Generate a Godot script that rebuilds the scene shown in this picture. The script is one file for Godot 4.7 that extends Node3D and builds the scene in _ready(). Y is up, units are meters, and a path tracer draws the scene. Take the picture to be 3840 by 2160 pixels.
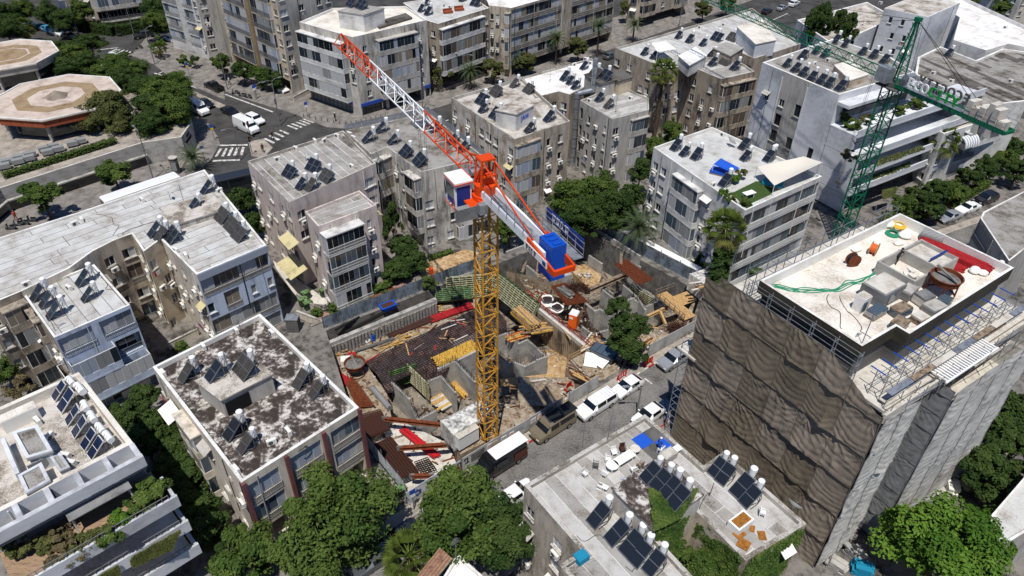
extends Node3D
var M := {}
var unit: ArrayMesh
var cache := {}
var rng := RandomNumberGenerator.new()
var used := {}
var TX := {}
const CR := Vector3(0.99983653,0.01439603,-0.01093907)
const CU := Vector3(-0.01808063,0.79608309,-0.60491719)
const CW := Vector3(0.0,-0.60501609,-0.79621324)
const CP := Vector3(0,60,0)
func _ready():
	rng.seed = 7
	var cam := Camera3D.new()
	cam.name = "camera"
	cam.fov = 43.602
	cam.near = 0.5
	cam.far = 900.0
	cam.transform = Transform3D(Basis(CR,CU,-CW),CP)
	add_child(cam)
	cam.current = true
	var we := WorldEnvironment.new()
	we.name = "environment"
	var env := Environment.new()
	var sky := Sky.new()
	var sm := ProceduralSkyMaterial.new()
	sm.sky_top_color = Color(0.29,0.45,0.7)
	sm.sky_horizon_color = Color(0.66,0.76,0.86)
	sm.ground_bottom_color = Color(0.4,0.38,0.36)
	sm.ground_horizon_color = Color(0.6,0.62,0.64)
	sm.sky_curve = 0.14
	sky.sky_material = sm
	env.background_mode = Environment.BG_SKY
	env.sky = sky
	env.background_energy_multiplier = 0.72
	env.tonemap_mode = Environment.TONE_MAPPER_LINEAR
	env.tonemap_exposure = 0.86
	env.sdfgi_enabled = true
	env.ssao_enabled = true
	env.ssil_enabled = true
	we.environment = env
	add_child(we)
	var sun := DirectionalLight3D.new()
	sun.name = "sun"
	sun.light_energy = 1.55
	sun.light_color = Color(1.0,0.98,0.95)
	sun.light_angular_distance = 0.53
	sun.shadow_enabled = true
	sun.basis = Basis.looking_at(V(0.05,-1.0,-0.41).normalized(),Vector3.RIGHT)
	add_child(sun)
	make_unit()
	materials()
	ground()
	buildings()
	call_rest()
class G:
	var v := PackedVector3Array()
	var n := PackedVector3Array()
	var c := PackedColorArray()
	var ix := PackedInt32Array()
	var col := Color(1,1,1)
	var use_col := false
	func p(a: Vector3,nn: Vector3) -> int:
		v.append(a)
		n.append(nn)
		c.append(col)
		return v.size()-1
	func quad(a: Vector3,b: Vector3,cc: Vector3,d: Vector3,nn := Vector3.ZERO):
		var f := (cc-a).cross(b-a)
		if f.length_squared() < 1e-14:
			f = (d-a).cross(cc-a)
		f = f.normalized()
		var flip := nn != Vector3.ZERO and f.dot(nn) < 0.0
		if flip:
			f = -f
		var i := p(a,f)
		p(b,f)
		p(cc,f)
		p(d,f)
		if flip:
			ix.append_array(PackedInt32Array([i,i+2,i+1,i,i+3,i+2]))
		else:
			ix.append_array(PackedInt32Array([i,i+1,i+2,i,i+2,i+3]))
	func tri(a: Vector3,b: Vector3,cc: Vector3,nn := Vector3.ZERO):
		var f := (cc-a).cross(b-a).normalized()
		if nn != Vector3.ZERO and f.dot(nn) < 0.0:
			f = -f
			var s := b
			b = cc
			cc = s
		var i := p(a,f)
		p(b,f)
		p(cc,f)
		ix.append_array(PackedInt32Array([i,i+1,i+2]))
	func hexa(q: Array):
		var m := Vector3.ZERO
		for x in q:
			m += x
		m /= 8.0
		for f in [[0,1,2,3],[4,5,6,7],[0,1,5,4],[1,2,6,5],[2,3,7,6],[3,0,4,7]]:
			var k: Vector3 = (q[f[0]]+q[f[1]]+q[f[2]]+q[f[3]])/4.0
			quad(q[f[0]],q[f[1]],q[f[2]],q[f[3]],k-m)
	func box(at: Vector3,s: Vector3,b := Basis()):
		var h := s/2.0
		var x := b.x*h.x
		var y := b.y*h.y
		var z := b.z*h.z
		hexa([at-x-y-z,at+x-y-z,at+x-y+z,at-x-y+z,at-x+y-z,at+x+y-z,at+x+y+z,at-x+y+z])
	func bar(a: Vector3,b: Vector3,w: float,h := -1.0):
		if h < 0.0:
			h = w
		var d := b-a
		var l := d.length()
		if l < 1e-5:
			return
		d /= l
		var s := d.cross(Vector3.UP)
		if s.length() < 0.05:
			s = d.cross(Vector3.RIGHT)
		s = s.normalized()
		var u := s.cross(d)
		box((a+b)/2.0,Vector3(w,h,l),Basis(s,u,-d))
	func tube(a: Vector3,b: Vector3,r0: float,r1 := -1.0,k := 8,caps := true):
		if r1 < 0.0:
			r1 = r0
		var d := (b-a).normalized()
		var s := d.cross(Vector3.UP)
		if s.length() < 0.05:
			s = d.cross(Vector3.RIGHT)
		s = s.normalized()
		var u := s.cross(d)
		var st := v.size()
		for i in k+1:
			var t := TAU*i/k
			var o := s*cos(t)+u*sin(t)
			p(a+o*r0,o)
			p(b+o*r1,o)
		for i in k:
			var j := st+i*2
			ix.append_array(PackedInt32Array([j,j+2,j+1,j+1,j+2,j+3]))
		if caps:
			for e in 2:
				var q := a if e == 0 else b
				var r := r0 if e == 0 else r1
				var nn := -d if e == 0 else d
				var cn := p(q,nn)
				for i in k:
					var t := TAU*i/k
					p(q+(s*cos(t)+u*sin(t))*r,nn)
				for i in k:
					var i0 := cn+1+i
					var i1 := cn+1+(i+1) % k
					if e == 0:
						ix.append_array(PackedInt32Array([cn,i1,i0]))
					else:
						ix.append_array(PackedInt32Array([cn,i0,i1]))
	func path(pts: Array,r: float,k := 5):
		for i in pts.size()-1:
			tube(pts[i],pts[i+1],r,r,k,false)
	func lathe(prof: Array,at: Vector3,k := 16):
		for j in prof.size()-1:
			var a: Vector2 = prof[j]
			var b: Vector2 = prof[j+1]
			var t := (b-a)
			var nn := Vector2(t.y,-t.x).normalized()
			var st := v.size()
			for i in k+1:
				var an := TAU*i/k
				var o := Vector3(cos(an),0,sin(an))
				p(at+o*a.x+Vector3(0,a.y,0),(o*nn.x+Vector3(0,nn.y,0)).normalized())
				p(at+o*b.x+Vector3(0,b.y,0),(o*nn.x+Vector3(0,nn.y,0)).normalized())
			for i in k:
				var q := st+i*2
				ix.append_array(PackedInt32Array([q,q+2,q+1,q+1,q+2,q+3]))
	func poly(pl: PackedVector2Array,y: float,up := true):
		var tr := Geometry2D.triangulate_polygon(pl)
		var st := v.size()
		var nn := Vector3.UP if up else Vector3.DOWN
		for q in pl:
			p(Vector3(q.x,y,q.y),nn)
		for i in range(0,tr.size(),3):
			var a := pl[tr[i]]
			var b := pl[tr[i+1]]
			var d := pl[tr[i+2]]
			var cw := (b-a).cross(d-a) > 0.0
			if cw != up:
				ix.append_array(PackedInt32Array([st+tr[i],st+tr[i+2],st+tr[i+1]]))
			else:
				ix.append_array(PackedInt32Array([st+tr[i],st+tr[i+1],st+tr[i+2]]))
	func prism(pl: PackedVector2Array,y0: float,y1: float,bottom := false):
		poly(pl,y1)
		if bottom:
			poly(pl,y0,false)
		var ar := 0.0
		for i in pl.size():
			ar += pl[i].cross(pl[(i+1) % pl.size()])
		for i in pl.size():
			var a := pl[i]
			var b := pl[(i+1) % pl.size()]
			var d := b-a
			var nn := Vector3(d.y,0,-d.x)*signf(ar)
			quad(Vector3(a.x,y0,a.y),Vector3(b.x,y0,b.y),Vector3(b.x,y1,b.y),Vector3(a.x,y1,a.y),nn)
	func mesh() -> ArrayMesh:
		var m := ArrayMesh.new()
		if v.is_empty():
			return m
		var a := []
		a.resize(Mesh.ARRAY_MAX)
		a[Mesh.ARRAY_VERTEX] = v
		a[Mesh.ARRAY_NORMAL] = n
		if use_col:
			a[Mesh.ARRAY_COLOR] = c
		a[Mesh.ARRAY_INDEX] = ix
		m.add_surface_from_arrays(Mesh.PRIMITIVE_TRIANGLES,a)
		return m
func make_unit():
	var g := G.new()
	g.box(Vector3.ZERO,Vector3.ONE)
	unit = g.mesh()
func numbered(s: String) -> String:
	used[s] = used.get(s,-1)+1
	return s if used[s] == 0 else "%s_%03d" % [s,used[s]]
func obj(called: String,g,m,parent: Node = self) -> MeshInstance3D:
	var o := MeshInstance3D.new()
	o.name = numbered(called) if parent == self else called
	o.mesh = g.mesh() if g is G else g
	o.material_override = M[m] if m is String else m
	parent.add_child(o,true)
	return o
func bx(called: String,at: Vector3,s: Vector3,m,parent: Node = self,b := Basis()) -> MeshInstance3D:
	var o := obj(called,unit,m,parent)
	o.transform = Transform3D(Basis(b.x*s.x,b.y*s.y,b.z*s.z),at)
	return o
func meta(o: Node,label := "",category := "",group := "",kind := "") -> Node:
	if label:
		o.set_meta("label",label)
	if category:
		o.set_meta("category",category)
	if group:
		o.set_meta("group",group)
	if kind:
		o.set_meta("kind",kind)
	return o
func thing(called: String,at := Vector3.ZERO,turn := 0.0) -> Node3D:
	var o := Node3D.new()
	o.name = numbered(called)
	add_child(o)
	o.position = at
	o.rotation.y = turn
	return o
func dup(o: Node3D,called := "") -> Node3D:
	var r: Node3D = o.duplicate()
	var base := called
	if base == "":
		base = str(o.name)
		var k := base.rfind("_")
		if k > 0 and base.substr(k+1).is_valid_int():
			base = base.substr(0,k)
	r.name = numbered(base)
	add_child(r)
	return r
const ORD := ["first","second","third","fourth","fifth","sixth","seventh","eighth","ninth","tenth","eleventh","twelfth","thirteenth","fourteenth","fifteenth","sixteenth","seventeenth","eighteenth","nineteenth","twentieth"]
func sx(p: Vector3) -> float:
	var d := p-CP
	return d.dot(CR)/maxf(0.1,d.dot(CW))
func rank(list: Array,what: String,category: String,group := ""):
	list.sort_custom(func(a,b): return sx(a.position) < sx(b.position))
	for i in list.size():
		var w := "%s, %s from left" % [what,ORD[i]]
		if list.size() == 1:
			w = what
		elif i == 0:
			w = "%s, leftmost" % what
		elif i == list.size()-1:
			w = "%s, rightmost" % what
		meta(list[i],w,category,group if group else what+" row")
func seg(a: Vector3,b: Vector3) -> Basis:
	var d := b-a
	d.y = 0
	d = d.normalized()
	return Basis(d,Vector3.UP,d.cross(Vector3.UP))
func f2(p: Vector3) -> Vector2:
	return Vector2(p.x,p.z)
func flat(l: Array) -> PackedVector2Array:
	var r := PackedVector2Array()
	for p in l:
		r.append(Vector2(p.x,p.z))
	return r
func noise_bytes(sd: int,freq: float,type := FastNoiseLite.TYPE_SIMPLEX_SMOOTH,oct := 4) -> PackedByteArray:
	var f := FastNoiseLite.new()
	f.seed = sd
	f.frequency = freq
	f.noise_type = type
	f.fractal_octaves = oct
	f.fractal_type = FastNoiseLite.FRACTAL_FBM
	var im := f.get_seamless_image(512,512)
	im.convert(Image.FORMAT_L8)
	return im.get_data()
func tex(layers: Array,stops: Array) -> ImageTexture:
	var gr := Gradient.new()
	var of := PackedFloat32Array()
	var cs := PackedColorArray()
	for s in stops:
		of.append(s[0])
		cs.append(s[1] if s[1] is Color else Color(s[1],s[1],s[1]))
	gr.offsets = of
	gr.colors = cs
	var lut := PackedByteArray()
	for i in 256:
		var c := gr.sample(i/255.0)
		lut.append(int(c.r*255))
		lut.append(int(c.g*255))
		lut.append(int(c.b*255))
	var out := PackedByteArray()
	out.resize(512*512*3)
	var b0: PackedByteArray = layers[0][0]
	var w0: float = layers[0][1]
	var b1: PackedByteArray = layers[1][0] if layers.size() > 1 else b0
	var w1: float = layers[1][1] if layers.size() > 1 else 0.0
	var b2: PackedByteArray = layers[2][0] if layers.size() > 2 else b0
	var w2: float = layers[2][1] if layers.size() > 2 else 0.0
	for i in 512*512:
		var q := clampi(int(b0[i]*w0+b1[i]*w1+b2[i]*w2),0,255)*3
		out[i*3] = lut[q]
		out[i*3+1] = lut[q+1]
		out[i*3+2] = lut[q+2]
	return ImageTexture.create_from_image(Image.create_from_data(512,512,false,Image.FORMAT_RGB8,out))
func mk(key: String,col: Color,rough := 0.9,tx := "",sc := Vector3(0.25,0.25,0.25),metal := 0.0) -> StandardMaterial3D:
	var m := StandardMaterial3D.new()
	m.resource_name = key
	m.albedo_color = col
	m.roughness = rough
	m.metallic = metal
	m.metallic_specular = 0.35
	if tx:
		m.albedo_texture = TX[tx]
		m.uv1_triplanar = true
		m.uv1_world_triplanar = true
		m.uv1_scale = sc
	M[key] = m
	return m
func h(s: String) -> Color:
	return Color.html(s)
func materials():
	var big := noise_bytes(1,0.006)
	var mid := noise_bytes(2,0.02)
	var fine := noise_bytes(3,0.12)
	var cell := noise_bytes(4,0.02,FastNoiseLite.TYPE_CELLULAR,3)
	var big2 := noise_bytes(5,0.009,FastNoiseLite.TYPE_PERLIN,5)
	TX.mottle = tex([[big,0.5],[mid,0.3],[fine,0.2]],[[0.2,0.62],[0.45,0.9],[0.7,1.0]])
	TX.streak = tex([[big2,0.45],[mid,0.4],[fine,0.15]],[[0.25,0.72],[0.42,0.9],[0.55,0.98],[0.75,1.0]])
	TX.grime = tex([[big2,0.4],[mid,0.35],[fine,0.25]],[[0.3,0.5],[0.42,0.74],[0.53,0.92],[0.7,1.0]])
	TX.roof = tex([[big,0.4],[mid,0.3],[fine,0.3]],[[0.25,Color(0.78,0.75,0.72)],[0.42,Color(0.92,0.91,0.9)],[0.6,0.99],[0.8,1.0]])
	TX.dirtyroof = tex([[big2,0.4],[mid,0.25],[fine,0.35]],[[0.3,Color(0.58,0.55,0.52)],[0.42,Color(0.78,0.76,0.73)],[0.52,Color(0.93,0.92,0.91)],[0.7,1.0]])
	TX.moss = tex([[big2,0.42],[mid,0.3],[fine,0.28]],[[0.0,Color(0.2,0.18,0.165)],[0.42,Color(0.27,0.245,0.23)],[0.5,Color(0.38,0.35,0.33)],[0.56,Color(0.56,0.53,0.51)],[0.62,Color(0.82,0.81,0.79)],[1.0,0.97]])
	TX.peel = tex([[big,0.4],[mid,0.3],[fine,0.3]],[[0.3,Color(0.62,0.53,0.44)],[0.42,Color(0.76,0.69,0.6)],[0.48,Color(0.94,0.92,0.9)],[0.7,1.0]])
	TX.asphalt = tex([[big,0.35],[mid,0.2],[fine,0.45]],[[0.2,0.55],[0.5,0.85],[0.8,1.0]])
	TX.sand = tex([[big2,0.35],[mid,0.35],[fine,0.3]],[[0.25,Color(0.5,0.42,0.34)],[0.45,Color(0.85,0.78,0.68)],[0.7,1.0]])
	TX.rust = tex([[big2,0.35],[mid,0.35],[fine,0.3]],[[0.3,Color(0.35,0.22,0.15)],[0.46,Color(0.75,0.62,0.5)],[0.55,Color(0.95,0.93,0.9)],[0.8,1.0]])
	TX.leaf = tex([[mid,0.5],[fine,0.5]],[[0.2,0.6],[0.5,0.9],[0.8,1.0]])
	var wood := PackedByteArray()
	TX.speck = tex([[cell,0.6],[fine,0.4]],[[0.2,0.7],[0.5,0.92],[0.8,1.0]])
	var st := Image.create(16,64,false,Image.FORMAT_RGB8)
	for y in 64:
		var k := 0.55 if y % 16 < 3 else 0.95-0.01*(y % 16)
		for x in 16:
			st.set_pixel(x,y,Color(k,k,k))
	TX.slat = ImageTexture.create_from_image(st)
	var s3 := V(0.07,0.07,0.07)
	var wv := V(0.16,0.035,0.16)
	mk("pink",h("dccfc8"),0.92,"streak",wv)
	mk("cream",h("dcd3c4"),0.92,"streak",wv)
	mk("white_wall",h("e6e5e2"),0.9,"mottle",s3)
	mk("clean_white",h("e3e6ea"),0.85,"mottle",V(0.02,0.02,0.02))
	mk("bluish",h("c9d6ea"),0.9,"streak",wv)
	mk("grey_wall",h("bdb9b2"),0.92,"streak",wv)
	mk("beige",h("cbbfae"),0.93,"grime",wv)
	mk("tan",h("bdb0a0"),0.93,"grime",wv)
	mk("brown_wall",h("ab9f90"),0.93,"grime",wv)
	mk("old_white",h("d9d4cb"),0.93,"grime",wv)
	mk("peel",h("dcd8d2"),0.93,"peel",V(0.1,0.06,0.1))
	mk("yellowish",h("d2c79a"),0.93,"streak",wv)
	mk("cream2",h("ddcdb4"),0.92,"mottle",s3)
	mk("dark_grey",h("6d6c6a"),0.9,"mottle",s3)
	mk("mid_grey",h("8f8f8f"),0.9,"mottle",s3)
	mk("stone_red",h("6b3f33"),0.9,"mottle",s3)
	mk("red_col",h("7c4f4e"),0.85,"streak",wv)
	mk("roof_light",h("cbccca"),0.9,"roof",s3)
	mk("roof_light2",h("c2c1be"),0.9,"roof",V(0.11,0.11,0.11))
	mk("roof_grey",h("a9a7a3"),0.92,"roof",s3)
	mk("roof_grey2",h("a19f9b"),0.92,"dirtyroof",s3)
	mk("roof_white",h("f2f2f0"),0.8,"roof",V(0.05,0.05,0.05))
	mk("roof_cream",h("e9e4da"),0.85,"roof",V(0.05,0.05,0.05))
	mk("roof_dirty",h("cfcac3"),0.93,"dirtyroof",V(0.09,0.09,0.09))
	mk("roof_moss",h("f4f2f0"),0.95,"moss",V(0.17,0.17,0.17))
	mk("roof_dark",h("6a6764"),0.95,"dirtyroof",s3)
	mk("roof_pink",h("cfc0b4"),0.92,"roof",s3)
	mk("ochre",h("a08b6e"),0.93,"roof",s3)
	mk("seam_dark",h("5f5d5a"),0.95)
	mk("seam_light",h("e2e0dc"),0.9,"roof",s3)
	mk("parapet_white",h("efefec"),0.85,"roof",s3)
	mk("parapet_grey",h("c4c2bd"),0.9,"dirtyroof",s3)
	mk("glass",h("141a20"),0.08).metallic_specular = 0.6
	mk("glass2",h("27323a"),0.1).metallic_specular = 0.6
	mk("glass_blue",h("4b5a66"),0.12).metallic_specular = 0.6
	mk("dark",h("17181a"),0.9)
	mk("frame",h("dfe0df"),0.5)
	mk("frame_dark",h("3c3e40"),0.5)
	mk("shutter",h("e3e5e6"),0.6,"slat",V(0.9,3.0,0.9))
	mk("shutter_grey",h("aeb0b0"),0.6,"slat",V(0.9,3.0,0.9))
	mk("shutter_tan",h("a99c8a"),0.7,"slat",V(0.9,3.0,0.9))
	mk("shutter_brown",h("77695d"),0.7,"slat",V(0.9,3.0,0.9))
	mk("shutter_blue",h("c4cfdf"),0.6,"slat",V(0.9,3.0,0.9))
	mk("curtain",h("b9b7ae"),0.9,"mottle",V(0.5,0.1,0.5))
	mk("metal",h("8d9195"),0.45,"mottle",s3,0.6)
	mk("galv",h("b3b9c0"),0.42,"mottle",V(0.3,0.3,0.3),0.55)
	mk("rail",h("77787a"),0.6)
	mk("rail_white",h("d8d8d6"),0.6)
	mk("ac",h("e4e2dc"),0.55)
	mk("ac_grille",h("55585a"),0.7)
	mk("tank",h("eef0f1"),0.35)
	mk("panel",h("22262d"),0.12).metallic_specular = 0.55
	mk("panel_blue",h("16203c"),0.1).metallic_specular = 0.6
	mk("panel_dusty",h("4a4744"),0.4,"mottle",V(0.5,0.5,0.5))
	mk("rubber",h("1c1c1d"),0.85)
	mk("cable",h("2a2a2b"),0.8)
	mk("pipe",h("9a9a97"),0.6)
	mk("asphalt",h("8a8783"),0.95,"asphalt",V(0.06,0.06,0.06))
	mk("asphalt_dark",h("575654"),0.95,"asphalt",V(0.05,0.05,0.05))
	mk("paving",h("9a948e"),0.93,"asphalt",V(0.12,0.12,0.12))
	mk("paving_light",h("bfb5a8"),0.93,"asphalt",V(0.1,0.1,0.1))
	mk("paint",h("e6e4df"),0.8,"grime",V(0.4,0.4,0.4))
	mk("kerb",h("bdb8b0"),0.9,"mottle",s3)
	mk("kerb_red",h("b3302c"),0.8,"mottle",V(0.5,0.5,0.5))
	mk("yard",h("85807a"),0.95,"grime",V(0.09,0.09,0.09))
	mk("sand",h("cbb595"),0.97,"sand",V(0.16,0.16,0.16))
	mk("soil",h("7d5f48"),0.97,"sand",V(0.2,0.2,0.2))
	mk("brick_path",h("b08a7c"),0.93,"speck",V(0.6,0.6,0.6))
	mk("rubble",h("afa79c"),0.97,"sand",V(0.3,0.3,0.3))
	mk("concrete",h("b9b6b0"),0.9,"mottle",V(0.15,0.15,0.15))
	mk("concrete_light",h("d3cfc6"),0.9,"roof",V(0.13,0.13,0.13))
	mk("concrete_dark",h("85827d"),0.92,"grime",V(0.15,0.07,0.15))
	mk("shotcrete",h("989590"),0.95,"mottle",V(0.4,0.4,0.4))
	mk("earth_wall",h("a8967d"),0.97,"grime",V(0.2,0.06,0.2))
	mk("rebar",h("4a2f26"),0.85)
	mk("rebar_dark",h("33292a"),0.85)
	mk("rust",h("7d4329"),0.9,"mottle",V(0.5,0.5,0.5))
	mk("timber",h("cfa873"),0.85,"mottle",V(0.8,0.8,0.8))
	mk("timber_grey",h("9d8a76"),0.9,"grime",V(0.5,0.5,0.5))
	mk("yellow_ply",h("dcae4c"),0.7,"mottle",V(0.8,0.8,0.8))
	mk("red_board",h("b3282c"),0.75,"mottle",V(0.8,0.8,0.8))
	mk("form_green",h("6f9a6c"),0.7,"rust",V(0.6,0.6,0.6))
	mk("form_dark",h("3f5a45"),0.7,"rust",V(0.6,0.6,0.6))
	mk("form_pale",h("c9d6bd"),0.7,"rust",V(0.8,0.8,0.8))
	mk("container",h("e6e5e0"),0.6,"grime",V(0.2,0.1,0.2))
	mk("orange_toilet",h("ee6a1e"),0.45)
	mk("crane_red",h("d9480f"),0.5)
	mk("crane_yellow",h("dea23c"),0.55,"mottle",V(0.5,0.5,0.5))
	mk("crane_white",h("eceef0"),0.5)
	mk("crane_blue",h("1350b8"),0.5)
	mk("crane_navy",h("1d3a86"),0.45)
	mk("crane_green",h("0f6b4c"),0.5)
	mk("white_paint",h("efefed"),0.5)
	mk("black",h("131314"),0.7)
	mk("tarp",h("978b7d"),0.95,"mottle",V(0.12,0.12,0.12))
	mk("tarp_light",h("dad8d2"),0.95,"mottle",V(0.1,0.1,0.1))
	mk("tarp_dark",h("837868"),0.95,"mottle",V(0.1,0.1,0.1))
	mk("cloth_white",h("ece9e2"),0.9)
	mk("blue_cloth",h("1f58c4"),0.8)
	mk("teal",h("1d86a8"),0.7)
	mk("net_green",h("2e8d6c"),0.8)
	mk("turf",h("47602f"),0.95,"leaf",V(0.6,0.6,0.6))
	mk("wood_deck",h("a58a70"),0.85,"streak",V(0.2,0.2,1.2))
	mk("red",h("c22026"),0.6)
	mk("blue",h("1f4fb0"),0.6)
	mk("orange",h("e2672a"),0.6)
	mk("yellow",h("e6b93a"),0.6)
	mk("sign_blue",h("2a50a8"),0.5)
	mk("awning_red",h("c8382f"),0.8)
	mk("brown_board",h("a9702f"),0.7,"mottle",V(0.8,0.8,0.8))
	mk("deck_dark",h("544a4c"),0.9,"grime",V(0.2,0.2,0.2))
	mk("fence_blue",h("98a6b4"),0.5,"grime",V(0.3,0.1,0.3),0.4)
	mk("fence_white",h("cfd6dc"),0.5,"mottle",V(0.3,0.1,0.3),0.2)
	mk("hoard_grey",h("c3c4c2"),0.6,"mottle",V(0.2,0.1,0.2))
	mk("hoard_print",h("ccd0d8"),0.5,"mottle",V(0.1,0.1,0.1))
	mk("olive",h("4b473d"),0.8,"mottle",V(0.1,0.1,0.1))
	mk("tarp_grey",h("8f9092"),0.9,"mottle",V(0.2,0.2,0.2))
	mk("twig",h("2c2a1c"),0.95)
	mk("deck_brown",h("6b5650"),0.9,"grime",V(0.25,0.25,0.25))
	mk("deck_pale",h("857a76"),0.9,"grime",V(0.25,0.25,0.25))
	mk("pit_ground",h("948a7c"),0.97,"grime",V(0.15,0.15,0.15))
	mk("sail_beige",h("dcd6c9"),0.9)
	mk("letter_green",h("1f9a3c"),0.5)
	mk("terracotta",h("a4583a"),0.9,"mottle",V(0.5,0.5,0.5))
	for k in ["leaf","bark","skin"]:
		var m := mk(k,Color.WHITE,0.75 if k == "leaf" else 0.9)
		m.vertex_color_use_as_albedo = true
		if k == "leaf":
			m.backlight_enabled = true
			m.backlight = Color(0.22,0.3,0.06)
			m.metallic_specular = 0.25
	mk("trunk",h("6b5a49"),0.95,"grime",V(0.8,0.3,0.8))
	mk("tyre",h("1a1a1b"),0.9)
	mk("rim",h("a9adb0"),0.35,"",s3,0.8)
	mk("lamp",h("e9ecef"),0.15)
	mk("tail",h("8d1416"),0.2)
	mk("car_trim",h("202224"),0.6)
	for c in [["white","eff0f0"],["silver","a9adb1"],["black","141518"],["navy","16233b"],["grey","5f6467"],["bronze","8d8069"],["blue","3d8fb3"],["dark","2a2c2f"]]:
		var cm := mk("car_"+c[0],h(c[1]),0.3,"",s3,0.35 if c[0] in ["silver","grey","bronze"] else 0.0)
		cm.clearcoat_enabled = true
		cm.clearcoat = 0.8
		cm.clearcoat_roughness = 0.06
class F:
	var o: Vector3
	var u: Vector3
	var n: Vector3
	var L: float
	var H: float
	func at(x: float,y: float,d := 0.0) -> Vector3:
		return o+u*x+Vector3(0,y,0)+n*d
	func basis() -> Basis:
		return Basis(u,Vector3.UP,n)
func inset(pl: PackedVector2Array,t: float) -> PackedVector2Array:
	var r := PackedVector2Array()
	var k := pl.size()
	for i in k:
		var a := pl[(i+k-1) % k]
		var b := pl[i]
		var c := pl[(i+1) % k]
		var d0 := (b-a).normalized()
		var d1 := (c-b).normalized()
		var n0 := Vector2(d0.y,-d0.x)
		var n1 := Vector2(d1.y,-d1.x)
		var m := (n0+n1)
		var q := m.dot(n0)
		r.append(b+(m/maxf(q,0.35))*t)
	return r
func par(a: Vector3,b: Vector3,c: Vector3) -> Array:
	return [a,b,c,a+c-b]
func cellhole(g: G,f: F,u0: float,u1: float,v0: float,v1: float,a0: float,a1: float,b0: float,b1: float,dp: float):
	var n := f.n
	g.quad(f.at(u0,v0),f.at(a0,v0),f.at(a0,v1),f.at(u0,v1),n)
	g.quad(f.at(a1,v0),f.at(u1,v0),f.at(u1,v1),f.at(a1,v1),n)
	g.quad(f.at(a0,v0),f.at(a1,v0),f.at(a1,b0),f.at(a0,b0),n)
	g.quad(f.at(a0,b1),f.at(a1,b1),f.at(a1,v1),f.at(a0,v1),n)
	g.quad(f.at(a0,b0),f.at(a1,b0),f.at(a1,b0,-dp),f.at(a0,b0,-dp),Vector3.UP)
	g.quad(f.at(a0,b1),f.at(a1,b1),f.at(a1,b1,-dp),f.at(a0,b1,-dp),Vector3.DOWN)
	g.quad(f.at(a0,b0),f.at(a0,b1),f.at(a0,b1,-dp),f.at(a0,b0,-dp),f.u)
	g.quad(f.at(a1,b0),f.at(a1,b1),f.at(a1,b1,-dp),f.at(a1,b0,-dp),-f.u)
func frame_mesh(w: float,hh: float,cols: int,rows := 1) -> ArrayMesh:
	var key := "fr%.2f_%.2f_%d_%d" % [w,hh,cols,rows]
	if not cache.has(key):
		var g := G.new()
		var t := 0.06
		g.box(V(0,t/2,0),V(w,t,0.08))
		g.box(V(0,hh-t/2,0),V(w,t,0.08))
		for i in cols+1:
			var x := -w/2+t/2+(w-t)*i/cols
			g.box(V(x,hh/2,0),V(t,hh-2*t,0.08))
		for i in range(1,rows):
			g.box(V(0,hh*i/rows,0),V(w-2*t,t*0.7,0.06))
		cache[key] = g.mesh()
	return cache[key]
func window(b: Node3D,f: F,uc: float,v: float,w: float,hh: float,dp: float,style: String,fm := "frame"):
	var cols := 2 if w > 0.8 else 1
	if w > 2.2:
		cols = int(round(w/0.8))
	var o := obj("window",frame_mesh(w,hh,cols),fm,b)
	o.transform = Transform3D(f.basis(),f.at(uc,v,-dp+0.06))
	for i in cols:
		var pw := (w-0.06)/cols
		var m := "glass" if rng.randf() < 0.65 else "glass2"
		if style == "s" or (style == "m" and rng.randf() < 0.45):
			m = "shutter" if rng.randf() < 0.75 else "shutter_grey"
		bx("pane",V(-w/2+0.03+pw*(i+0.5),hh/2,-0.03),V(pw-0.02,hh-0.1,0.03),m,o)
	bx("sill",V(0,-0.04,dp*0.5+0.02),V(w+0.2,0.07,dp+0.16),"parapet_grey",o)
func ac_mesh() -> Array:
	if not cache.has("ac"):
		var g := G.new()
		g.box(V(0,0.3,0.2),V(0.85,0.56,0.32))
		g.box(V(-0.28,0.0,0.2),V(0.05,0.05,0.42))
		g.box(V(0.28,0.0,0.2),V(0.05,0.05,0.42))
		var d := G.new()
		d.tube(V(-0.1,0.3,0.355),V(-0.1,0.3,0.372),0.22,0.22,14)
		var p := G.new()
		p.path([V(0.4,0.2,0.15),V(0.55,0.25,0.05),V(0.58,0.9,0.04)],0.025)
		cache["ac"] = [g.mesh(),d.mesh(),p.mesh()]
	return cache["ac"]
func wall_ac(b: Node3D,f: F,u: float,v: float):
	var ms: Array = ac_mesh()
	var o := obj("air_conditioner",ms[0],"ac",b)
	o.transform = Transform3D(f.basis(),f.at(u,v,0.02))
	obj("fan_grille",ms[1],"ac_grille",o)
	obj("pipe",ms[2],"cable",o)
func rail_mesh(g: G,f: F,u0: float,u1: float,v: float,d: float,hh := 1.0,step := 0.16,ret := 0.0):
	var t := 0.045
	g.bar(f.at(u0,v+hh,d),f.at(u1,v+hh,d),t,t)
	g.bar(f.at(u0,v+0.12,d),f.at(u1,v+0.12,d),t*0.8,t*0.8)
	g.bar(f.at(u0,v+hh*0.55,d),f.at(u1,v+hh*0.55,d),t*0.7,t*0.7)
	var k := int((u1-u0)/step)
	for i in k+1:
		var x := u0+(u1-u0)*i/maxi(k,1)
		g.bar(f.at(x,v,d),f.at(x,v+hh,d),0.028)
	if ret > 0.0:
		for x in [u0,u1]:
			g.bar(f.at(x,v+hh,0),f.at(x,v+hh,d),t,t)
			g.bar(f.at(x,v+hh*0.5,0),f.at(x,v+hh*0.5,d),t*0.7,t*0.7)
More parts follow.
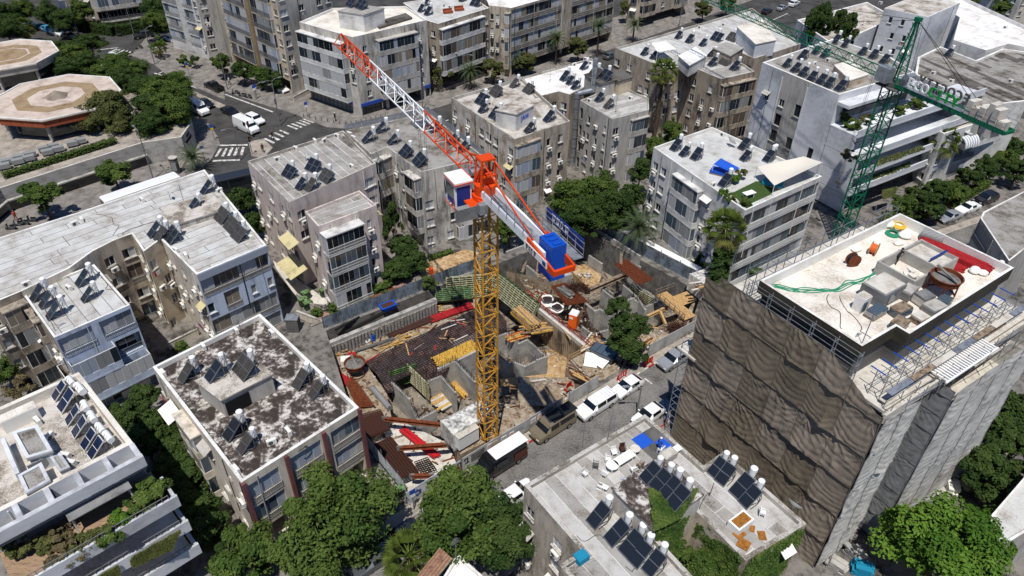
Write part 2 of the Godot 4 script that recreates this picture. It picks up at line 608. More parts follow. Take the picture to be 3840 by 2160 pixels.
func panel_row(p: Node3D,f: F,u0: float,u1: float,v0: float,v1: float,d: float,pal: Array,step := 0.78):
	var k := maxi(1,int(round((u1-u0)/step)))
	var pw := (u1-u0)/k
	var i := 0
	var bs := f.basis()
	while i < k:
		var m: String = pal[rng.randi() % pal.size()]
		var run := 1+rng.randi() % 3
		for j in run:
			if i >= k:
				break
			bx("panel",f.at(u0+pw*(i+0.5),(v0+v1)/2,d+(0.03 if i % 2 else 0.0)),V(pw-0.05,v1-v0-0.04,0.04),m,p,bs)
			i += 1
	var g := G.new()
	for q in k+1:
		g.box(f.at(u0+pw*q,(v0+v1)/2,d-0.02),V(0.05,v1-v0,0.06),bs)
	g.box(f.at((u0+u1)/2,v1,d-0.02),V(u1-u0,0.06,0.07),bs)
	g.box(f.at((u0+u1)/2,v0,d-0.02),V(u1-u0,0.06,0.07),bs)
	obj("frame",g,"frame",p)
func facade(b: Node3D,f: F,m,rows: Array,o: Dictionary):
	var g := G.new()
	var fh: float = o.get("fh",3.0)
	var top: float = o.get("top",0.9)
	var pal: Array = o.get("pal",["shutter","shutter","shutter_grey","glass2","glass_blue","shutter_tan"])
	var bd: float = o.get("bd",1.1)
	var bm = o.get("bm",m)
	var sty: String = o.get("sty","m")
	var rm: String = o.get("rail","rail")
	var R := rows.size()
	g.quad(f.at(0,f.H-top),f.at(f.L,f.H-top),f.at(f.L,f.H),f.at(0,f.H),f.n)
	var low := f.H-top-R*fh
	if low > 0.01:
		g.quad(f.at(0,0),f.at(f.L,0),f.at(f.L,low),f.at(0,low),f.n)
	for r in R:
		var s: String = rows[r]
		var n := s.length()
		var cw := f.L/n
		var v0 := f.H-top-(r+1)*fh
		var v1 := v0+fh
		if v1 < 0.3:
			continue
		var i := 0
		while i < n:
			var ch := s[i]
			var j := i+1
			if ch in "BDORPS":
				while j < n and s[j] == ch:
					j += 1
			var u0 := i*cw
			var u1 := j*cw
			var uc := (u0+u1)/2
			var w := u1-u0
			match ch:
				"w","s","a":
					var ww := snappedf(minf(1.25,w*0.62),0.05)
					cellhole(g,f,u0,u1,v0,v1,uc-ww/2,uc+ww/2,v0+0.95,v0+2.2,0.18)
					window(b,f,uc,v0+0.95,ww,1.25,0.18,"s" if ch == "s" else sty)
					if ch == "a" or rng.randf() < 0.12:
						wall_ac(b,f,uc+0.1,v0+0.15)
					elif rng.randf() < 0.13:
						bx("awning",f.at(uc,v0+2.3,0.4),V(ww+0.5,0.04,0.9),["cloth_white","parapet_grey","yellowish"][rng.randi() % 3],b,f.basis().rotated(f.u,0.5))
					elif rng.randf() < 0.1:
						for q in 4:
							bx("laundry",f.at(uc-0.5+q*0.3,v0+0.5,0.35),V(0.24,0.5,0.03),["red","cloth_white","blue","shutter_blue","dark_grey"][rng.randi() % 5],b,f.basis())
				"W":
					var ww2 := snappedf(minf(2.0,w*0.75),0.05)
					cellhole(g,f,u0,u1,v0,v1,uc-ww2/2,uc+ww2/2,v0+0.9,v0+2.25,0.18)
					window(b,f,uc,v0+0.9,ww2,1.35,0.18,sty)
				"v":
					var w3 := snappedf(minf(1.3,w*0.75),0.05)
					cellhole(g,f,u0,u1,v0,v1,uc-w3/2,uc+w3/2,v0+0.5,v0+2.5,0.25)
					window(b,f,uc,v0+0.5,w3,2.0,0.25,"g","frame_dark")
				"n":
					cellhole(g,f,u0,u1,v0,v1,uc-0.3,uc+0.3,v0+1.5,v0+2.1,0.16)
					window(b,f,uc,v0+1.5,0.6,0.6,0.16,"g")
				"c":
					g.quad(f.at(u0,v0),f.at(u1,v0),f.at(u1,v1),f.at(u0,v1),f.n)
					wall_ac(b,f,uc,v0+0.9)
				"B":
					g.quad(f.at(u0,v0),f.at(u1,v0),f.at(u1,v1),f.at(u0,v1),f.n)
					balcony(b,f,u0+0.08,u1-0.08,v0,fh,bd,bm,pal,rm,o.get("bs",0),r == 0)
				"D":
					cellhole(g,f,u0,u1,v0,v1,u0+0.12,u1-0.12,v0+0.25,v1-0.12,0.6)
					var q := G.new()
					q.box(f.at(uc,v0+0.55,-0.12),V(w-0.25,0.6,0.1),f.basis())
					var dn := obj("balcony",q,bm,b)
					panel_row(dn,f,u0+0.15,u1-0.15,v0+0.9,v1-0.15,-0.25,pal)
					var rg := G.new()
					rail_mesh(rg,f,u0+0.13,u1-0.13,v0+0.28,0.05,0.85)
					obj("railing",rg,rm,dn)
				"O":
					cellhole(g,f,u0,u1,v0,v1,u0+0.3,u1-0.3,v0+0.15,v1-0.6,0.25)
					var q2 := G.new()
					q2.box(f.at(uc,v0+0.05,bd/2+0.01),V(w-0.1,0.2,bd),f.basis())
					var on := obj("balcony",q2,bm,b)
					panel_row(on,f,u0+0.3,u1-0.3,v0+0.18,v1-0.62,-0.18,["glass","glass","glass2","shutter"],0.9)
					var rg2 := G.new()
					rail_mesh(rg2,f,u0+0.1,u1-0.1,v0+0.15,bd-0.06,0.95,0.16,1.0)
					obj("railing",rg2,rm,on)
				"R":
					cellhole(g,f,u0,u1,v0,v1,u0+0.1,u1-0.1,v0+0.1,v1-0.35,1.5)
					var q3 := G.new()
					q3.quad(f.at(u0+0.1,v0+0.1,-1.5),f.at(u1-0.1,v0+0.1,-1.5),f.at(u1-0.1,v1-0.35,-1.5),f.at(u0+0.1,v1-0.35,-1.5),f.n)
					var rn := obj("balcony",q3,m,b)
					panel_row(rn,f,u0+0.4,u1-0.4,v0+0.15,v1-0.6,-1.45,["glass","glass2","glass"],1.0)
					var rg3 := G.new()
					rail_mesh(rg3,f,u0+0.1,u1-0.1,v0+0.1,-0.06,1.0)
					obj("railing",rg3,rm,rn)
				"P":
					cellhole(g,f,u0,u1,v0,v1,u0+0.4,u1-0.4,v0+0.02,v1-0.3,3.0)
					var pk := G.new()
					pk.quad(f.at(u0+0.4,v0,-3),f.at(u1-0.4,v0,-3),f.at(u1-0.4,v1-0.3,-3),f.at(u0+0.4,v1-0.3,-3),f.n)
					obj("back_wall",pk,"dark_grey",b)
				"S":
					cellhole(g,f,u0,u1,v0,v1,u0+0.2,u1-0.2,v0+0.05,v1-0.75,0.5)
					var sn := bx("shop_sign",f.at(uc,v1-0.4,0.08),V(w-0.2,0.65,0.14),"sign_blue",b,f.basis())
					var sp := obj("shop_front",frame_mesh(snappedf(w-0.4,0.05),snappedf(fh-0.8,0.05),maxi(1,int(w/1.2)),2),"frame_dark",b)
					sp.transform = Transform3D(f.basis(),f.at(uc,v0+0.05,-0.42))
					bx("pane",V(0,(fh-0.8)/2,-0.05),V(w-0.45,fh-0.9,0.03),"glass2" if rng.randf() < 0.6 else "shutter_grey",sp)
				_:
					g.quad(f.at(u0,v0),f.at(u1,v0),f.at(u1,v1),f.at(u0,v1),f.n)
			i = j
	obj("wall",g,m,b)
	for k in int(f.L/4.0) if R else 0:
		var q := G.new()
		var x := rng.randf_range(0.2,f.L-0.2)
		q.bar(f.at(x,rng.randf_range(0.0,f.H*0.5),0.05),f.at(x+rng.randf_range(-0.15,0.15),f.H-0.3,0.05),0.09 if k % 2 else 0.05)
		obj("drain_pipe",q,["pipe","cable","rail_white"][rng.randi() % 3],b)
func balcony(b: Node3D,f: F,u0: float,u1: float,v0: float,fh: float,d: float,m,pal: Array,rm: String,style: int,first: bool):
	var bs := f.basis()
	var uc := (u0+u1)/2
	var w := u1-u0
	var g := G.new()
	g.box(f.at(uc,v0+0.04,d/2+0.005),V(w,0.22,d),bs)
	var ph := 0.75
	if style == 1:
		ph = 0.1
	g.box(f.at(uc,v0+0.15+ph/2,d-0.06),V(w-0.004,ph,0.1),bs)
	for x in [u0+0.06,u1-0.06]:
		g.box(f.at(x,v0+0.15+ph/2,d/2-0.05),V(0.1,ph,d-0.12),bs)
	var o := obj("balcony",g,m,b)
	if first:
		bx("canopy",f.at(uc,v0+fh-0.08,d/2+0.06),V(w+0.1,0.16,d+0.1),m,o,bs)
	var v1 := v0+fh-(0.2 if first else 0.1)
	panel_row(o,f,u0+0.05,u1-0.05,v0+0.18+ph,v1,d-0.06,pal)
	for e in 2:
		var q := F.new()
		q.u = -f.n if e == 0 else f.n
		q.n = -f.u if e == 0 else f.u
		q.u = f.n if e == 0 else -f.n
		q.o = f.at(u0 if e == 0 else u1,0,0.0 if e == 0 else d)
		panel_row(o,q,0.05,d-0.05,v0+0.18+ph,v1,-0.06,pal,0.6)
	if style == 1:
		var rg := G.new()
		rail_mesh(rg,f,u0,u1,v0+0.2,d+0.03,0.95,0.14)
		obj("railing",rg,rm,o)
func building(called: String,pts: Array,m: String,o: Dictionary) -> Node3D:
	var ytop: float = pts[0].y
	var y0: float = o.get("y0",0.0)
	var c := Vector3.ZERO
	for p in pts:
		c += p
	c /= pts.size()
	var b := thing(called,V(c.x,y0,c.z))
	var pl := PackedVector2Array()
	for p in pts:
		pl.append(Vector2(p.x-c.x,p.z-c.z))
	var H := ytop-y0
	var ph: float = o.get("ph",0.6)
	var k := pl.size()
	var faces: Dictionary = o.get("faces",{})
	for i in k:
		var f := F.new()
		var d := pl[(i+1) % k]-pl[i]
		f.o = V(pl[i].x,0,pl[i].y)
		f.L = d.length()
		f.H = H
		f.u = V(d.x,0,d.y)/f.L
		f.n = V(-f.u.z,0,f.u.x)
		var fo: Dictionary = faces.get(i,{})
		facade(b,f,fo.get("m",m),fo.get("rows",[]),fo.merged(o))
	var pt: float = o.get("pt",0.22)
	var inn := inset(pl,pt)
	var g := G.new()
	for i in k:
		var j := (i+1) % k
		var a := V(pl[i].x,H,pl[i].y)
		var b2 := V(pl[j].x,H,pl[j].y)
		var ai := V(inn[i].x,H,inn[i].y)
		var bi := V(inn[j].x,H,inn[j].y)
		g.quad(a,b2,bi,ai,Vector3.UP)
		var dn := V(0,ph,0)
		var dd := b2-a
		g.quad(ai,bi,bi-dn,ai-dn,V(dd.z,0,-dd.x))
	obj("parapet",g,o.get("pm","parapet_white"),b)
	var rg := G.new()
	rg.poly(inn,H-ph)
	obj("roof",rg,o.get("base","seam_dark") if o.has("sheets") else o.get("roof","roof_light"),b)
	if o.has("sheets"):
		var e: int = o.get("along",0)
		var dv := (pl[(e+1) % k]-pl[e]).normalized()
		sheets(b,inset(inn,0.03),H-ph,dv,o.get("sw",1.0),o.sheets,o.get("gap",0.07))
	b.set_meta("_h",H-ph)
	return b
func sheets(b: Node3D,pl: PackedVector2Array,y: float,dv: Vector2,w: float,mats: Array,gap: float):
	var nv := Vector2(-dv.y,dv.x)
	var lo := 1e9
	var hi := -1e9
	var l0 := 1e9
	var l1 := -1e9
	for p in pl:
		lo = minf(lo,p.dot(nv))
		hi = maxf(hi,p.dot(nv))
		l0 = minf(l0,p.dot(dv))
		l1 = maxf(l1,p.dot(dv))
	var x := lo
	var i := 0
	while x < hi:
		var cut := l0
		while cut < l1:
			var nx := cut+rng.randf_range(6.0,12.0)
			var q := PackedVector2Array([nv*(x+gap)+dv*cut,nv*(x+w)+dv*cut,nv*(x+w)+dv*(nx-gap),nv*(x+gap)+dv*(nx-gap)])
			for piece in Geometry2D.intersect_polygons(q,pl):
				var g := G.new()
				g.prism(piece,y+0.002,y+0.014+0.006*(i % 2))
				obj("roof_sheet",g,mats[rng.randi() % mats.size()],b)
			cut = nx
		x += w
		i += 1
func block(b: Node3D,called: String,pts: Array,ybase: float,m,rm,lip := 0.12,edge := 0.0) -> Node3D:
	var pl := PackedVector2Array()
	for p in pts:
		pl.append(Vector2(p.x-b.position.x,p.z-b.position.z))
	var yt: float = pts[0].y-b.position.y
	var yb := ybase-b.position.y
	var g := G.new()
	g.prism(pl,yb,yt-0.16)
	var o := obj(called,g,m,b)
	var s := G.new()
	s.prism(inset(pl,-lip),yt-0.155,yt,true)
	obj("roof_slab",s,rm,o)
	if edge > 0.0:
		var e := G.new()
		var outp := inset(pl,-lip)
		var inn := inset(pl,0.15)
		for i in pl.size():
			var j := (i+1) % pl.size()
			var up := V(0,edge,0)
			var a := V(outp[i].x,yt,outp[i].y)
			var c := V(outp[j].x,yt,outp[j].y)
			var ai := V(inn[i].x,yt,inn[i].y)
			var ci := V(inn[j].x,yt,inn[j].y)
			var dd := c-a
			var nn := V(-dd.z,0,dd.x)
			e.quad(a+up,c+up,ci+up,ai+up,Vector3.UP)
			e.quad(a,c,c+up,a+up,nn)
			e.quad(ai,ci,ci+up,ai+up,-nn)
		obj("roof_edge",e,m,o)
	return o
func face_of(b: Node3D,p0: Vector3,p1: Vector3,y0: float,y1: float) -> F:
	var f := F.new()
	f.o = V(p0.x-b.position.x,y0-b.position.y,p0.z-b.position.z)
	var d := V(p1.x-p0.x,0,p1.z-p0.z)
	f.L = d.length()
	f.u = d/f.L
	f.n = V(-f.u.z,0,f.u.x)
	f.H = y1-y0
	return f
var solar_proto := {}
func solar_heater(kind: String,n: int) -> Node3D:
	var key := kind+str(n)
	if solar_proto.has(key):
		return dup(solar_proto[key],"solar_water_heater")
	var t := thing("solar_water_heater")
	var tilt := deg_to_rad(42)
	var up := V(cos(tilt),sin(tilt),0)
	var nn := V(-sin(tilt),cos(tilt),0)
	var len := 1.95
	var cb := Basis(up,nn,V(0,0,1))
	var st := G.new()
	for i in n:
		var z := (i-(n-1)/2.0)*1.16
		var at := up*len/2+V(0,0.12,z)
		var fr := G.new()
		fr.box(at,V(len,0.09,1.06),cb)
		var c := obj("collector",fr,"metal" if kind != "panel_blue" else "rail_white",t)
		for q in 2:
			bx("glass",at+up*(q-0.5)*(len*0.48)+nn*0.04,V(len*0.45,0.03,0.98),kind,c,cb)
		for zz in [z-0.45,z+0.45]:
			var tp: Vector3 = up*len*0.97+V(0,0.05,zz)
			st.bar(tp,V(tp.x,0,tp.z),0.045)
			st.bar(up*0.5+V(0,0.05,zz),V(tp.x,0.05,tp.z),0.04)
	if kind == "panel_blue":
		var g := G.new()
		for e in [-1.0,1.0]:
			st.bar(V(1.95,0,e*0.4),V(1.95,0.8,e*0.4),0.05)
		g.tube(V(1.95,1.15,-0.62),V(1.95,1.15,0.62),0.3,0.3,18)
		obj("tank",g,"tank",t)
	else:
		for i in maxi(1,n-0) if n == 1 else 1:
			var z2 := -0.1 if n == 1 else -0.3
			var g := G.new()
			g.lathe([Vector2(0,0.87),Vector2(0.24,0.87),Vector2(0.28,0.92),Vector2(0.28,1.99),Vector2(0.2,2.06),Vector2(0,2.07)],V(1.78,0,z2),18)
			obj("tank",g,"tank",t)
			for e in 4:
				var o := V(0.22 if e % 2 else -0.22,0,0.22 if e > 1 else -0.22)
				st.bar(V(1.78,0,z2)+o*1.25,V(1.78,0.88,z2)+o,0.045)
			st.bar(V(1.5,0.4,z2-0.25),V(2.05,0.4,z2+0.25),0.035)
	obj("stand",st,"rail",t)
	var pp := G.new()
	pp.path([V(1.75,0.85,0.1),V(1.6,0.5,0.5),V(1.1,0.2,0.6),V(0.3,0.1,0.62)],0.03)
	obj("pipe",pp,"cable",t)
	pp = G.new()
	pp.path([up*len*0.95+V(0,0.1,0.3),V(1.65,1.75,0.3),V(1.78,1.7,0.1)],0.025)
	obj("pipe",pp,"cable",t)
	solar_proto[key] = t
	return t
func solars(where: String,a: Vector3,b: Vector3,list: Array,kind := "panel"):
	var bs := seg(a,b)
	var all := []
	for e in list:
		var p: Vector3 = e if e is Vector3 else e[0]
		var n: int = 1 if e is Vector3 else e[1]
		var kd: String = kind if e is Vector3 or e.size() < 3 else e[2]
		var t := solar_heater(kd,n)
		t.transform = Transform3D(bs.rotated(Vector3.UP,rng.randf_range(-0.09,0.09)).scaled(Vector3.ONE*rng.randf_range(0.9,1.1)),p)
		all.append(t)
	rank(all,"solar heater with white tank on "+where,"solar heater","solar heaters on "+where)
func roof_acs(where: String,list: Array,turn: float):
	var all := []
	var ms: Array = ac_mesh()
	for p in list:
		var t := thing("air_conditioner",p,turn+rng.randf_range(-0.3,0.3)+(PI/2 if rng.randf() < 0.3 else 0.0))
		obj("casing",ms[0],"ac",t)
		obj("fan_grille",ms[1],"ac_grille",t)
		all.append(t)
	rank(all,"white air conditioner box on "+where,"air conditioner","air conditioners on "+where)
func dish(p: Vector3,turn: float,label: String,r := 0.45):
	var t := thing("satellite_dish",p,turn)
	var g := G.new()
	g.tube(Vector3.ZERO,V(0,0.75,0),0.035)
	obj("mast",g,"rail",t)
	var d := G.new()
	var pr := []
	for i in 7:
		var x := r*i/6.0
		pr.append(Vector2(x,x*x*0.55))
	d.lathe(pr,Vector3.ZERO,18)
	var o := obj("dish",d,"ac",t)
	o.transform = Transform3D(Basis(Vector3.RIGHT,deg_to_rad(50)),V(0,0.8,0.1))
	var a := G.new()
	a.bar(V(0,0.8,0.1),V(0,0.95,0.5),0.025)
	a.box(V(0,0.95,0.5),V(0.07,0.07,0.12))
	obj("feed_arm",a,"rail",t)
	meta(t,label,"satellite dish")
func cables(where: String,lists: Array,r := 0.025):
	var all := []
	for l in lists:
		var c: Vector3 = l[0]
		var t := thing("cable",c)
		var g := G.new()
		var q := Curve3D.new()
		for i in l.size():
			var p: Vector3 = l[i]-c
			var tg := V(rng.randf_range(-1,1),0,rng.randf_range(-1,1))*0.7
			q.add_point(p,-tg,tg)
		var pts := Array(q.tessellate(3,8))
		g.path(pts,r,4)
		obj("sheath",g,"cable",t)
		all.append(t)
	rank(all,"black cable lying across "+where,"cable","cables on "+where)
const PIT := [Vector3(-10.2,0,-44.2),Vector3(23.0,0,-71.0),Vector3(26.0,0,-78.5),Vector3(11.0,0,-94.0),Vector3(-23.5,0,-69.2),Vector3(-16.1,0,-51.8)]
func sheet(called: String,pts: Array,y: float,m: String,kind := "structure") -> MeshInstance3D:
	var g := G.new()
	g.poly(flat(pts),y)
	var o := obj(called,g,m)
	meta(o,"","","",kind)
	return o
func slab(called: String,pts: Array,y0: float,y1: float,m: String) -> MeshInstance3D:
	var g := G.new()
	g.prism(flat(pts),y0,y1)
	var o := obj(called,g,m)
	meta(o,"","","","structure")
	return o
func flatp(a: Array) -> Array:
	var r := []
	for i in range(0,a.size(),2):
		r.append(V(a[i],0,a[i+1]))
	return r
func off(pts: Array,d: float) -> Array:
	var r := []
	for i in pts.size():
		var a: Vector3 = pts[maxi(i-1,0)]
		var b: Vector3 = pts[mini(i+1,pts.size()-1)]
		var t := (b-a)
		t.y = 0
		t = t.normalized()
		r.append(pts[i]+V(-t.z,0,t.x)*d)
	return r
func band(called: String,line: Array,d0: float,d1: float,y0: float,y1: float,m: String) -> MeshInstance3D:
	var a := off(line,d0)
	var b := off(line,d1)
	b.reverse()
	return slab(called,a+b,y0,y1,m)
func kerb_line(line: Array,d: float,pieces: Array):
	var l := off(line,d)
	var k := thing("kerb",Vector3.ZERO)
	meta(k,"","","","structure")
	var run := 0.0
	for i in l.size()-1:
		var a: Vector3 = l[i]
		var b: Vector3 = l[i+1]
		var len := a.distance_to(b)
		var n := int(len/1.0)
		var bs := seg(a,b)
		for j in n:
			var q := run+len*(j+0.5)/n
			var m := "kerb"
			for p in pieces:
				if q > p[0] and q < p[1]:
					m = "kerb_red" if int(q/1.6) % 2 else "paint"
			bx("kerb_stone",a.lerp(b,(j+0.5)/n)+V(0,0.065,0),V(len/n-0.02,0.15,0.18),m,k,bs)
		run += len
var STREET := [Vector3(-45,0,-14.2),Vector3(-10,0,-43.5),Vector3(6.6,0,-57.3),Vector3(16.4,0,-65.4),Vector3(23.7,0,-71),Vector3(46,0,-85.5),Vector3(69,0,-97.5),Vector3(120,0,-124)]
func ground():
	var g := G.new()
	var far := []
	for p in PIT:
		far.append(V(5,0,-72)+(p-V(5,0,-72)).normalized()*900.0)
	for i in 6:
		var j := (i+1) % 6
		g.quad(far[i],far[j],PIT[j],PIT[i],Vector3.UP)
	meta(obj("ground",g,"asphalt_dark"),"","","","structure")
	var st := off(STREET,1.5)
	var st2 := off(STREET,9.0)
	st2.reverse()
	sheet("road",st+st2,0.006,"asphalt")
	band("pavement",STREET,0.35,1.5,0.0,0.13,"paving_light")
	band("pavement",STREET,9.0,12.2,0.0,0.13,"paving")
	kerb_line(STREET,1.58,[[60,92]])
	kerb_line(STREET,8.92,[[55,92]])
	var y := G.new()
	var n1 := off(STREET,0.3)
	var ring := [n1[0]+V(-5,0,4),n1[1],n1[2],n1[3],n1[4],n1[5],n1[6],n1[7],V(68,0,-172),V(-64,0,-74),V(-110,0,-30)]
	var inn := [PIT[5],PIT[0],PIT[0].lerp(PIT[1],0.5),PIT[0].lerp(PIT[1],0.75),PIT[1],PIT[1],PIT[2],PIT[2],PIT[3],PIT[4],PIT[5]]
	for i in ring.size():
		var j := (i+1) % ring.size()
		var up := V(0,0.08,0)
		if inn[i] != inn[j]:
			y.quad(ring[i]+up,ring[j]+up,inn[j]+up,inn[i]+up,Vector3.UP)
		else:
			y.tri(ring[i]+up,ring[j]+up,inn[i]+up,Vector3.UP)
	meta(obj("yard",y,"yard"),"","","","structure")
	var s2 := off(STREET,12.2)
	sheet("yard",[s2[0],s2[1],s2[2],s2[3],s2[4],s2[5],s2[6],s2[7],V(140,0,20),V(-60,0,20)],0.05,"yard")
	slab("sandy_lot",[V(-13.7,0,-83.7),V(-7.0,0,-88.0),V(-5.0,0,-87.3),V(-4.9,0,-85.8),V(-11.8,0,-81.2),V(-12.5,0,-80.9)],0.02,0.13,"sand")
	slab("brick_path",[V(-17.1,0,-83.6),V(-13.9,0,-80.4),V(-15.2,0,-78.7),V(-16.2,0,-78.3),V(-18.0,0,-82.9)],0.02,0.14,"brick_path")
	slab("soil_bed",[V(-19.7,0,-77.3),V(-17.3,0,-79.8),V(-15.4,0,-79.3),V(-16.1,0,-77.7),V(-19.1,0,-75.9)],0.02,0.125,"soil")
	slab("brick_path",[V(-25.5,0,-73.0),V(-23.0,0,-72.5),V(-23.7,0,-71.0),V(-24.9,0,-71.6)],0.02,0.14,"brick_path")
	slab("concrete_path",[V(-34.4,0,-84.4),V(-32.0,0,-81.9),V(-24.7,0,-75.4),V(-24.4,0,-74.3),V(-27.7,0,-74.8),V(-29.7,0,-77.0),V(-33.5,0,-82.5)],0.02,0.15,"concrete_light")
	slab("pavement",flatp([-72,-153,-54,-140.7,-45,-135.5,-36.2,-129,-32.5,-128.6,-25.5,-133.1,-15.6,-139.4,3,-157,24,-177,45,-197,70,-222,62,-236,-30,-148,-48,-150,-73,-168,-92,-180,-90,-166]),0.0,0.13,"paving")
	slab("pavement",flatp([-110,-55,-72,-90,-56,-107,-54.4,-110.3,-53.8,-115.3,-54.3,-121.1,-55.5,-123.8,-59.2,-129.5,-64,-134,-66,-130,-66,-116,-100,-82,-125,-60]),0.0,0.13,"paving")
	slab("pavement",[V(-62,0,-73),V(-24,0,-106),V(70,0,-182),V(66,0,-172),V(-10,0,-108),V(-40,0,-85),V(-58,0,-66)],0.0,0.13,"paving")
	slab("traffic_island",[V(-49.3,0,-122.1),V(-47.0,0,-123.6),V(-44.2,0,-119.9),V(-44.7,0,-115.7),V(-47.1,0,-116.6)],0.0,0.14,"paving_light")
	slab("traffic_island",[V(-68.4,0,-144.9),V(-68.1,0,-145.7),V(-53.4,0,-134.1),V(-53.6,0,-133.2),V(-61.7,0,-138.3)],0.0,0.14,"paving_light")
	slab("pavement",[V(-92.2,0,-164.4),V(-90.9,0,-165.8),V(-86.1,0,-164.7),V(-77.7,0,-155.1),V(-59.9,0,-141.1),V(-64.2,0,-152.6),V(-78.2,0,-162.5),V(-85.2,0,-174.9),V(-87.0,0,-172.9),V(-91.6,0,-165.3)],0.0,0.132,"paving")
	slab("pavement",[V(-103.5,0,-176.8),V(-93.8,0,-175.4),V(-89.0,0,-183.7),V(-91.3,0,-187.8),V(-96.8,0,-182.2),V(-107.2,0,-177.6),V(-113.0,0,-181.3),V(-112.6,0,-179.3)],0.0,0.132,"paving")
	var all := []
	var marks := [
		[V(-53.8,0.012,-119.4),V(-53.3,0.012,-119.4),V(-53.2,0.012,-116.2),V(-53.6,0.012,-116.2)],[V(-52.8,0.012,-119.6),V(-52.4,0.012,-119.6),V(-52.0,0.012,-116.4),V(-52.5,0.012,-116.4)],[V(-51.9,0.012,-119.9),V(-51.4,0.012,-119.9),V(-51.0,0.012,-116.6),V(-51.5,0.012,-116.6)],[V(-50.9,0.012,-120.0),V(-50.4,0.012,-120.0),V(-50.0,0.012,-116.8),V(-50.5,0.012,-116.8)],[V(-49.9,0.012,-120.2),V(-49.4,0.012,-120.2),V(-48.9,0.012,-116.9),V(-49.4,0.012,-116.9)],
		[V(-54.7,0.012,-120.9),V(-49.3,0.012,-121.4),V(-49.1,0.012,-120.8),V(-54.6,0.012,-120.4)],[V(-53.5,0.012,-114.9),V(-48.9,0.012,-115.4),V(-48.7,0.012,-114.9),V(-53.3,0.012,-114.3)],
		[V(-44.3,0.012,-129.7),V(-43.9,0.012,-129.9),V(-41.6,0.012,-128.3),V(-42.0,0.012,-128.0)],[V(-43.7,0.012,-130.4),V(-43.3,0.012,-130.7),V(-41.0,0.012,-129.2),V(-41.3,0.012,-128.8)],[V(-43.1,0.012,-131.3),V(-42.7,0.012,-131.5),V(-40.4,0.012,-130.1),V(-40.7,0.012,-129.7)],[V(-42.5,0.012,-132.1),V(-42.1,0.012,-132.3),V(-39.8,0.012,-130.8),V(-40.1,0.012,-130.4)],[V(-42.1,0.012,-132.8),V(-41.7,0.012,-133.1),V(-39.0,0.012,-131.5),V(-39.4,0.012,-131.1)],
		[V(-45.2,0.012,-127.5),V(-44.9,0.012,-127.7),V(-42.7,0.012,-126.2),V(-43.0,0.012,-125.7)],[V(-45.9,0.012,-126.3),V(-45.5,0.012,-126.6),V(-43.3,0.012,-124.9),V(-43.6,0.012,-124.5)],[V(-46.5,0.012,-125.0),V(-46.2,0.012,-125.3),V(-43.8,0.012,-123.6),V(-44.2,0.012,-123.1)],[V(-47.0,0.012,-123.7),V(-46.7,0.012,-124.1),V(-44.4,0.012,-122.2),V(-44.7,0.012,-121.8)],[V(-47.6,0.012,-122.5),V(-47.2,0.012,-122.8),V(-45.0,0.012,-121.1),V(-45.4,0.012,-120.6)]]
	var zb := thing("crossing_stripes",Vector3.ZERO)
	meta(zb,"","","","structure")
	for q in marks:
		var gg := G.new()
		gg.poly(flat(q),0.012)
		obj("stripe",gg,"paint",zb)
	var z2 := thing("crossing_stripes",Vector3.ZERO)
	meta(z2,"","","","structure")
	for q in [[V(-95.5,0,-167.8),V(-94.7,0,-170.6),V(-94.4,0,-170.2),V(-95.1,0,-167.4)],[V(-94.5,0,-167.1),V(-93.6,0,-170.2),V(-93.2,0,-169.8),V(-94.0,0,-166.8)],[V(-93.4,0,-166.4),V(-92.6,0,-169.8),V(-92.2,0,-169.4),V(-92.9,0,-166.1)],[V(-92.2,0,-165.8),V(-91.6,0,-169.1),V(-91.2,0,-168.6),V(-91.8,0,-165.5)],[V(-96.4,0,-168.2),V(-95.6,0,-170.7),V(-95.2,0,-170.4),V(-95.9,0,-167.8)]]:
		var gg := G.new()
		gg.poly(flat(q),0.012)
		obj("stripe",gg,"paint",z2)
	var ln := thing("lane_lines",Vector3.ZERO)
	meta(ln,"","","","structure")
	for q in [[V(-69.7,0,-148.5),V(-65.5,0,-146.1),0.18],[V(-68.2,0,-152.4),V(-65.1,0,-146.5),0.15],[V(-70.4,0,-150.7),V(-66.4,0,-147.2),0.15],[V(-61,0,-144.4),V(-48.6,0,-135.9),0.18],[V(-80.4,0,-155.6),V(-77.4,0,-153.9),0.18],[V(-79.7,0,-154.8),V(-78.5,0,-157.5),0.15],[V(-89.5,0,-161.2),V(-87,0,-160),0.15],[V(-99.7,0,-169.6),V(-95.6,0,-171.5),0.18],[V(-14.73,0,-132.3),V(-13.14,0,-133.7),0.15],[V(20.38,0,-176.2),V(23.75,0,-180.8),0.12],[V(70.4,0,-202.8),V(76.3,0,-209.2),0.12],[V(15.91,0,-61.7),V(16.69,0,-60.8),0.1]]:
		var gg := G.new()
		var a: Vector3 = q[0]
		var b: Vector3 = q[1]
		var s: Vector3 = (b-a).normalized().cross(Vector3.UP)*float(q[2])
		gg.poly(flat([a-s,b-s,b+s,a+s]),0.013)
		obj("line",gg,"paint",ln)
	for q in [[V(17.0,0,-58.6),V(17.4,0,-58.8),V(17.6,0,-58.6),V(17.3,0,-58.3)],[V(75.3,0,-207.0),V(76.1,0,-207.7),V(76.1,0,-206.8),V(75.4,0,-206.0)],[V(-33.6,0,-131.5),V(-33.2,0,-132.0),V(-32.6,0,-131.5),V(-33.0,0,-131.0)],[V(-37.5,0,-135.1),V(-36.8,0,-135.6),V(-36.4,0,-135.1),V(-37.0,0,-134.6)],[V(-44.6,0,-136.1),V(-43.9,0,-136.6),V(-43.4,0,-136.0),V(-44.0,0,-135.4)],[V(-58.5,0,-94.2),V(-58.0,0,-94.5),V(-57.7,0,-94.2),V(-58.0,0,-94.0)]]:
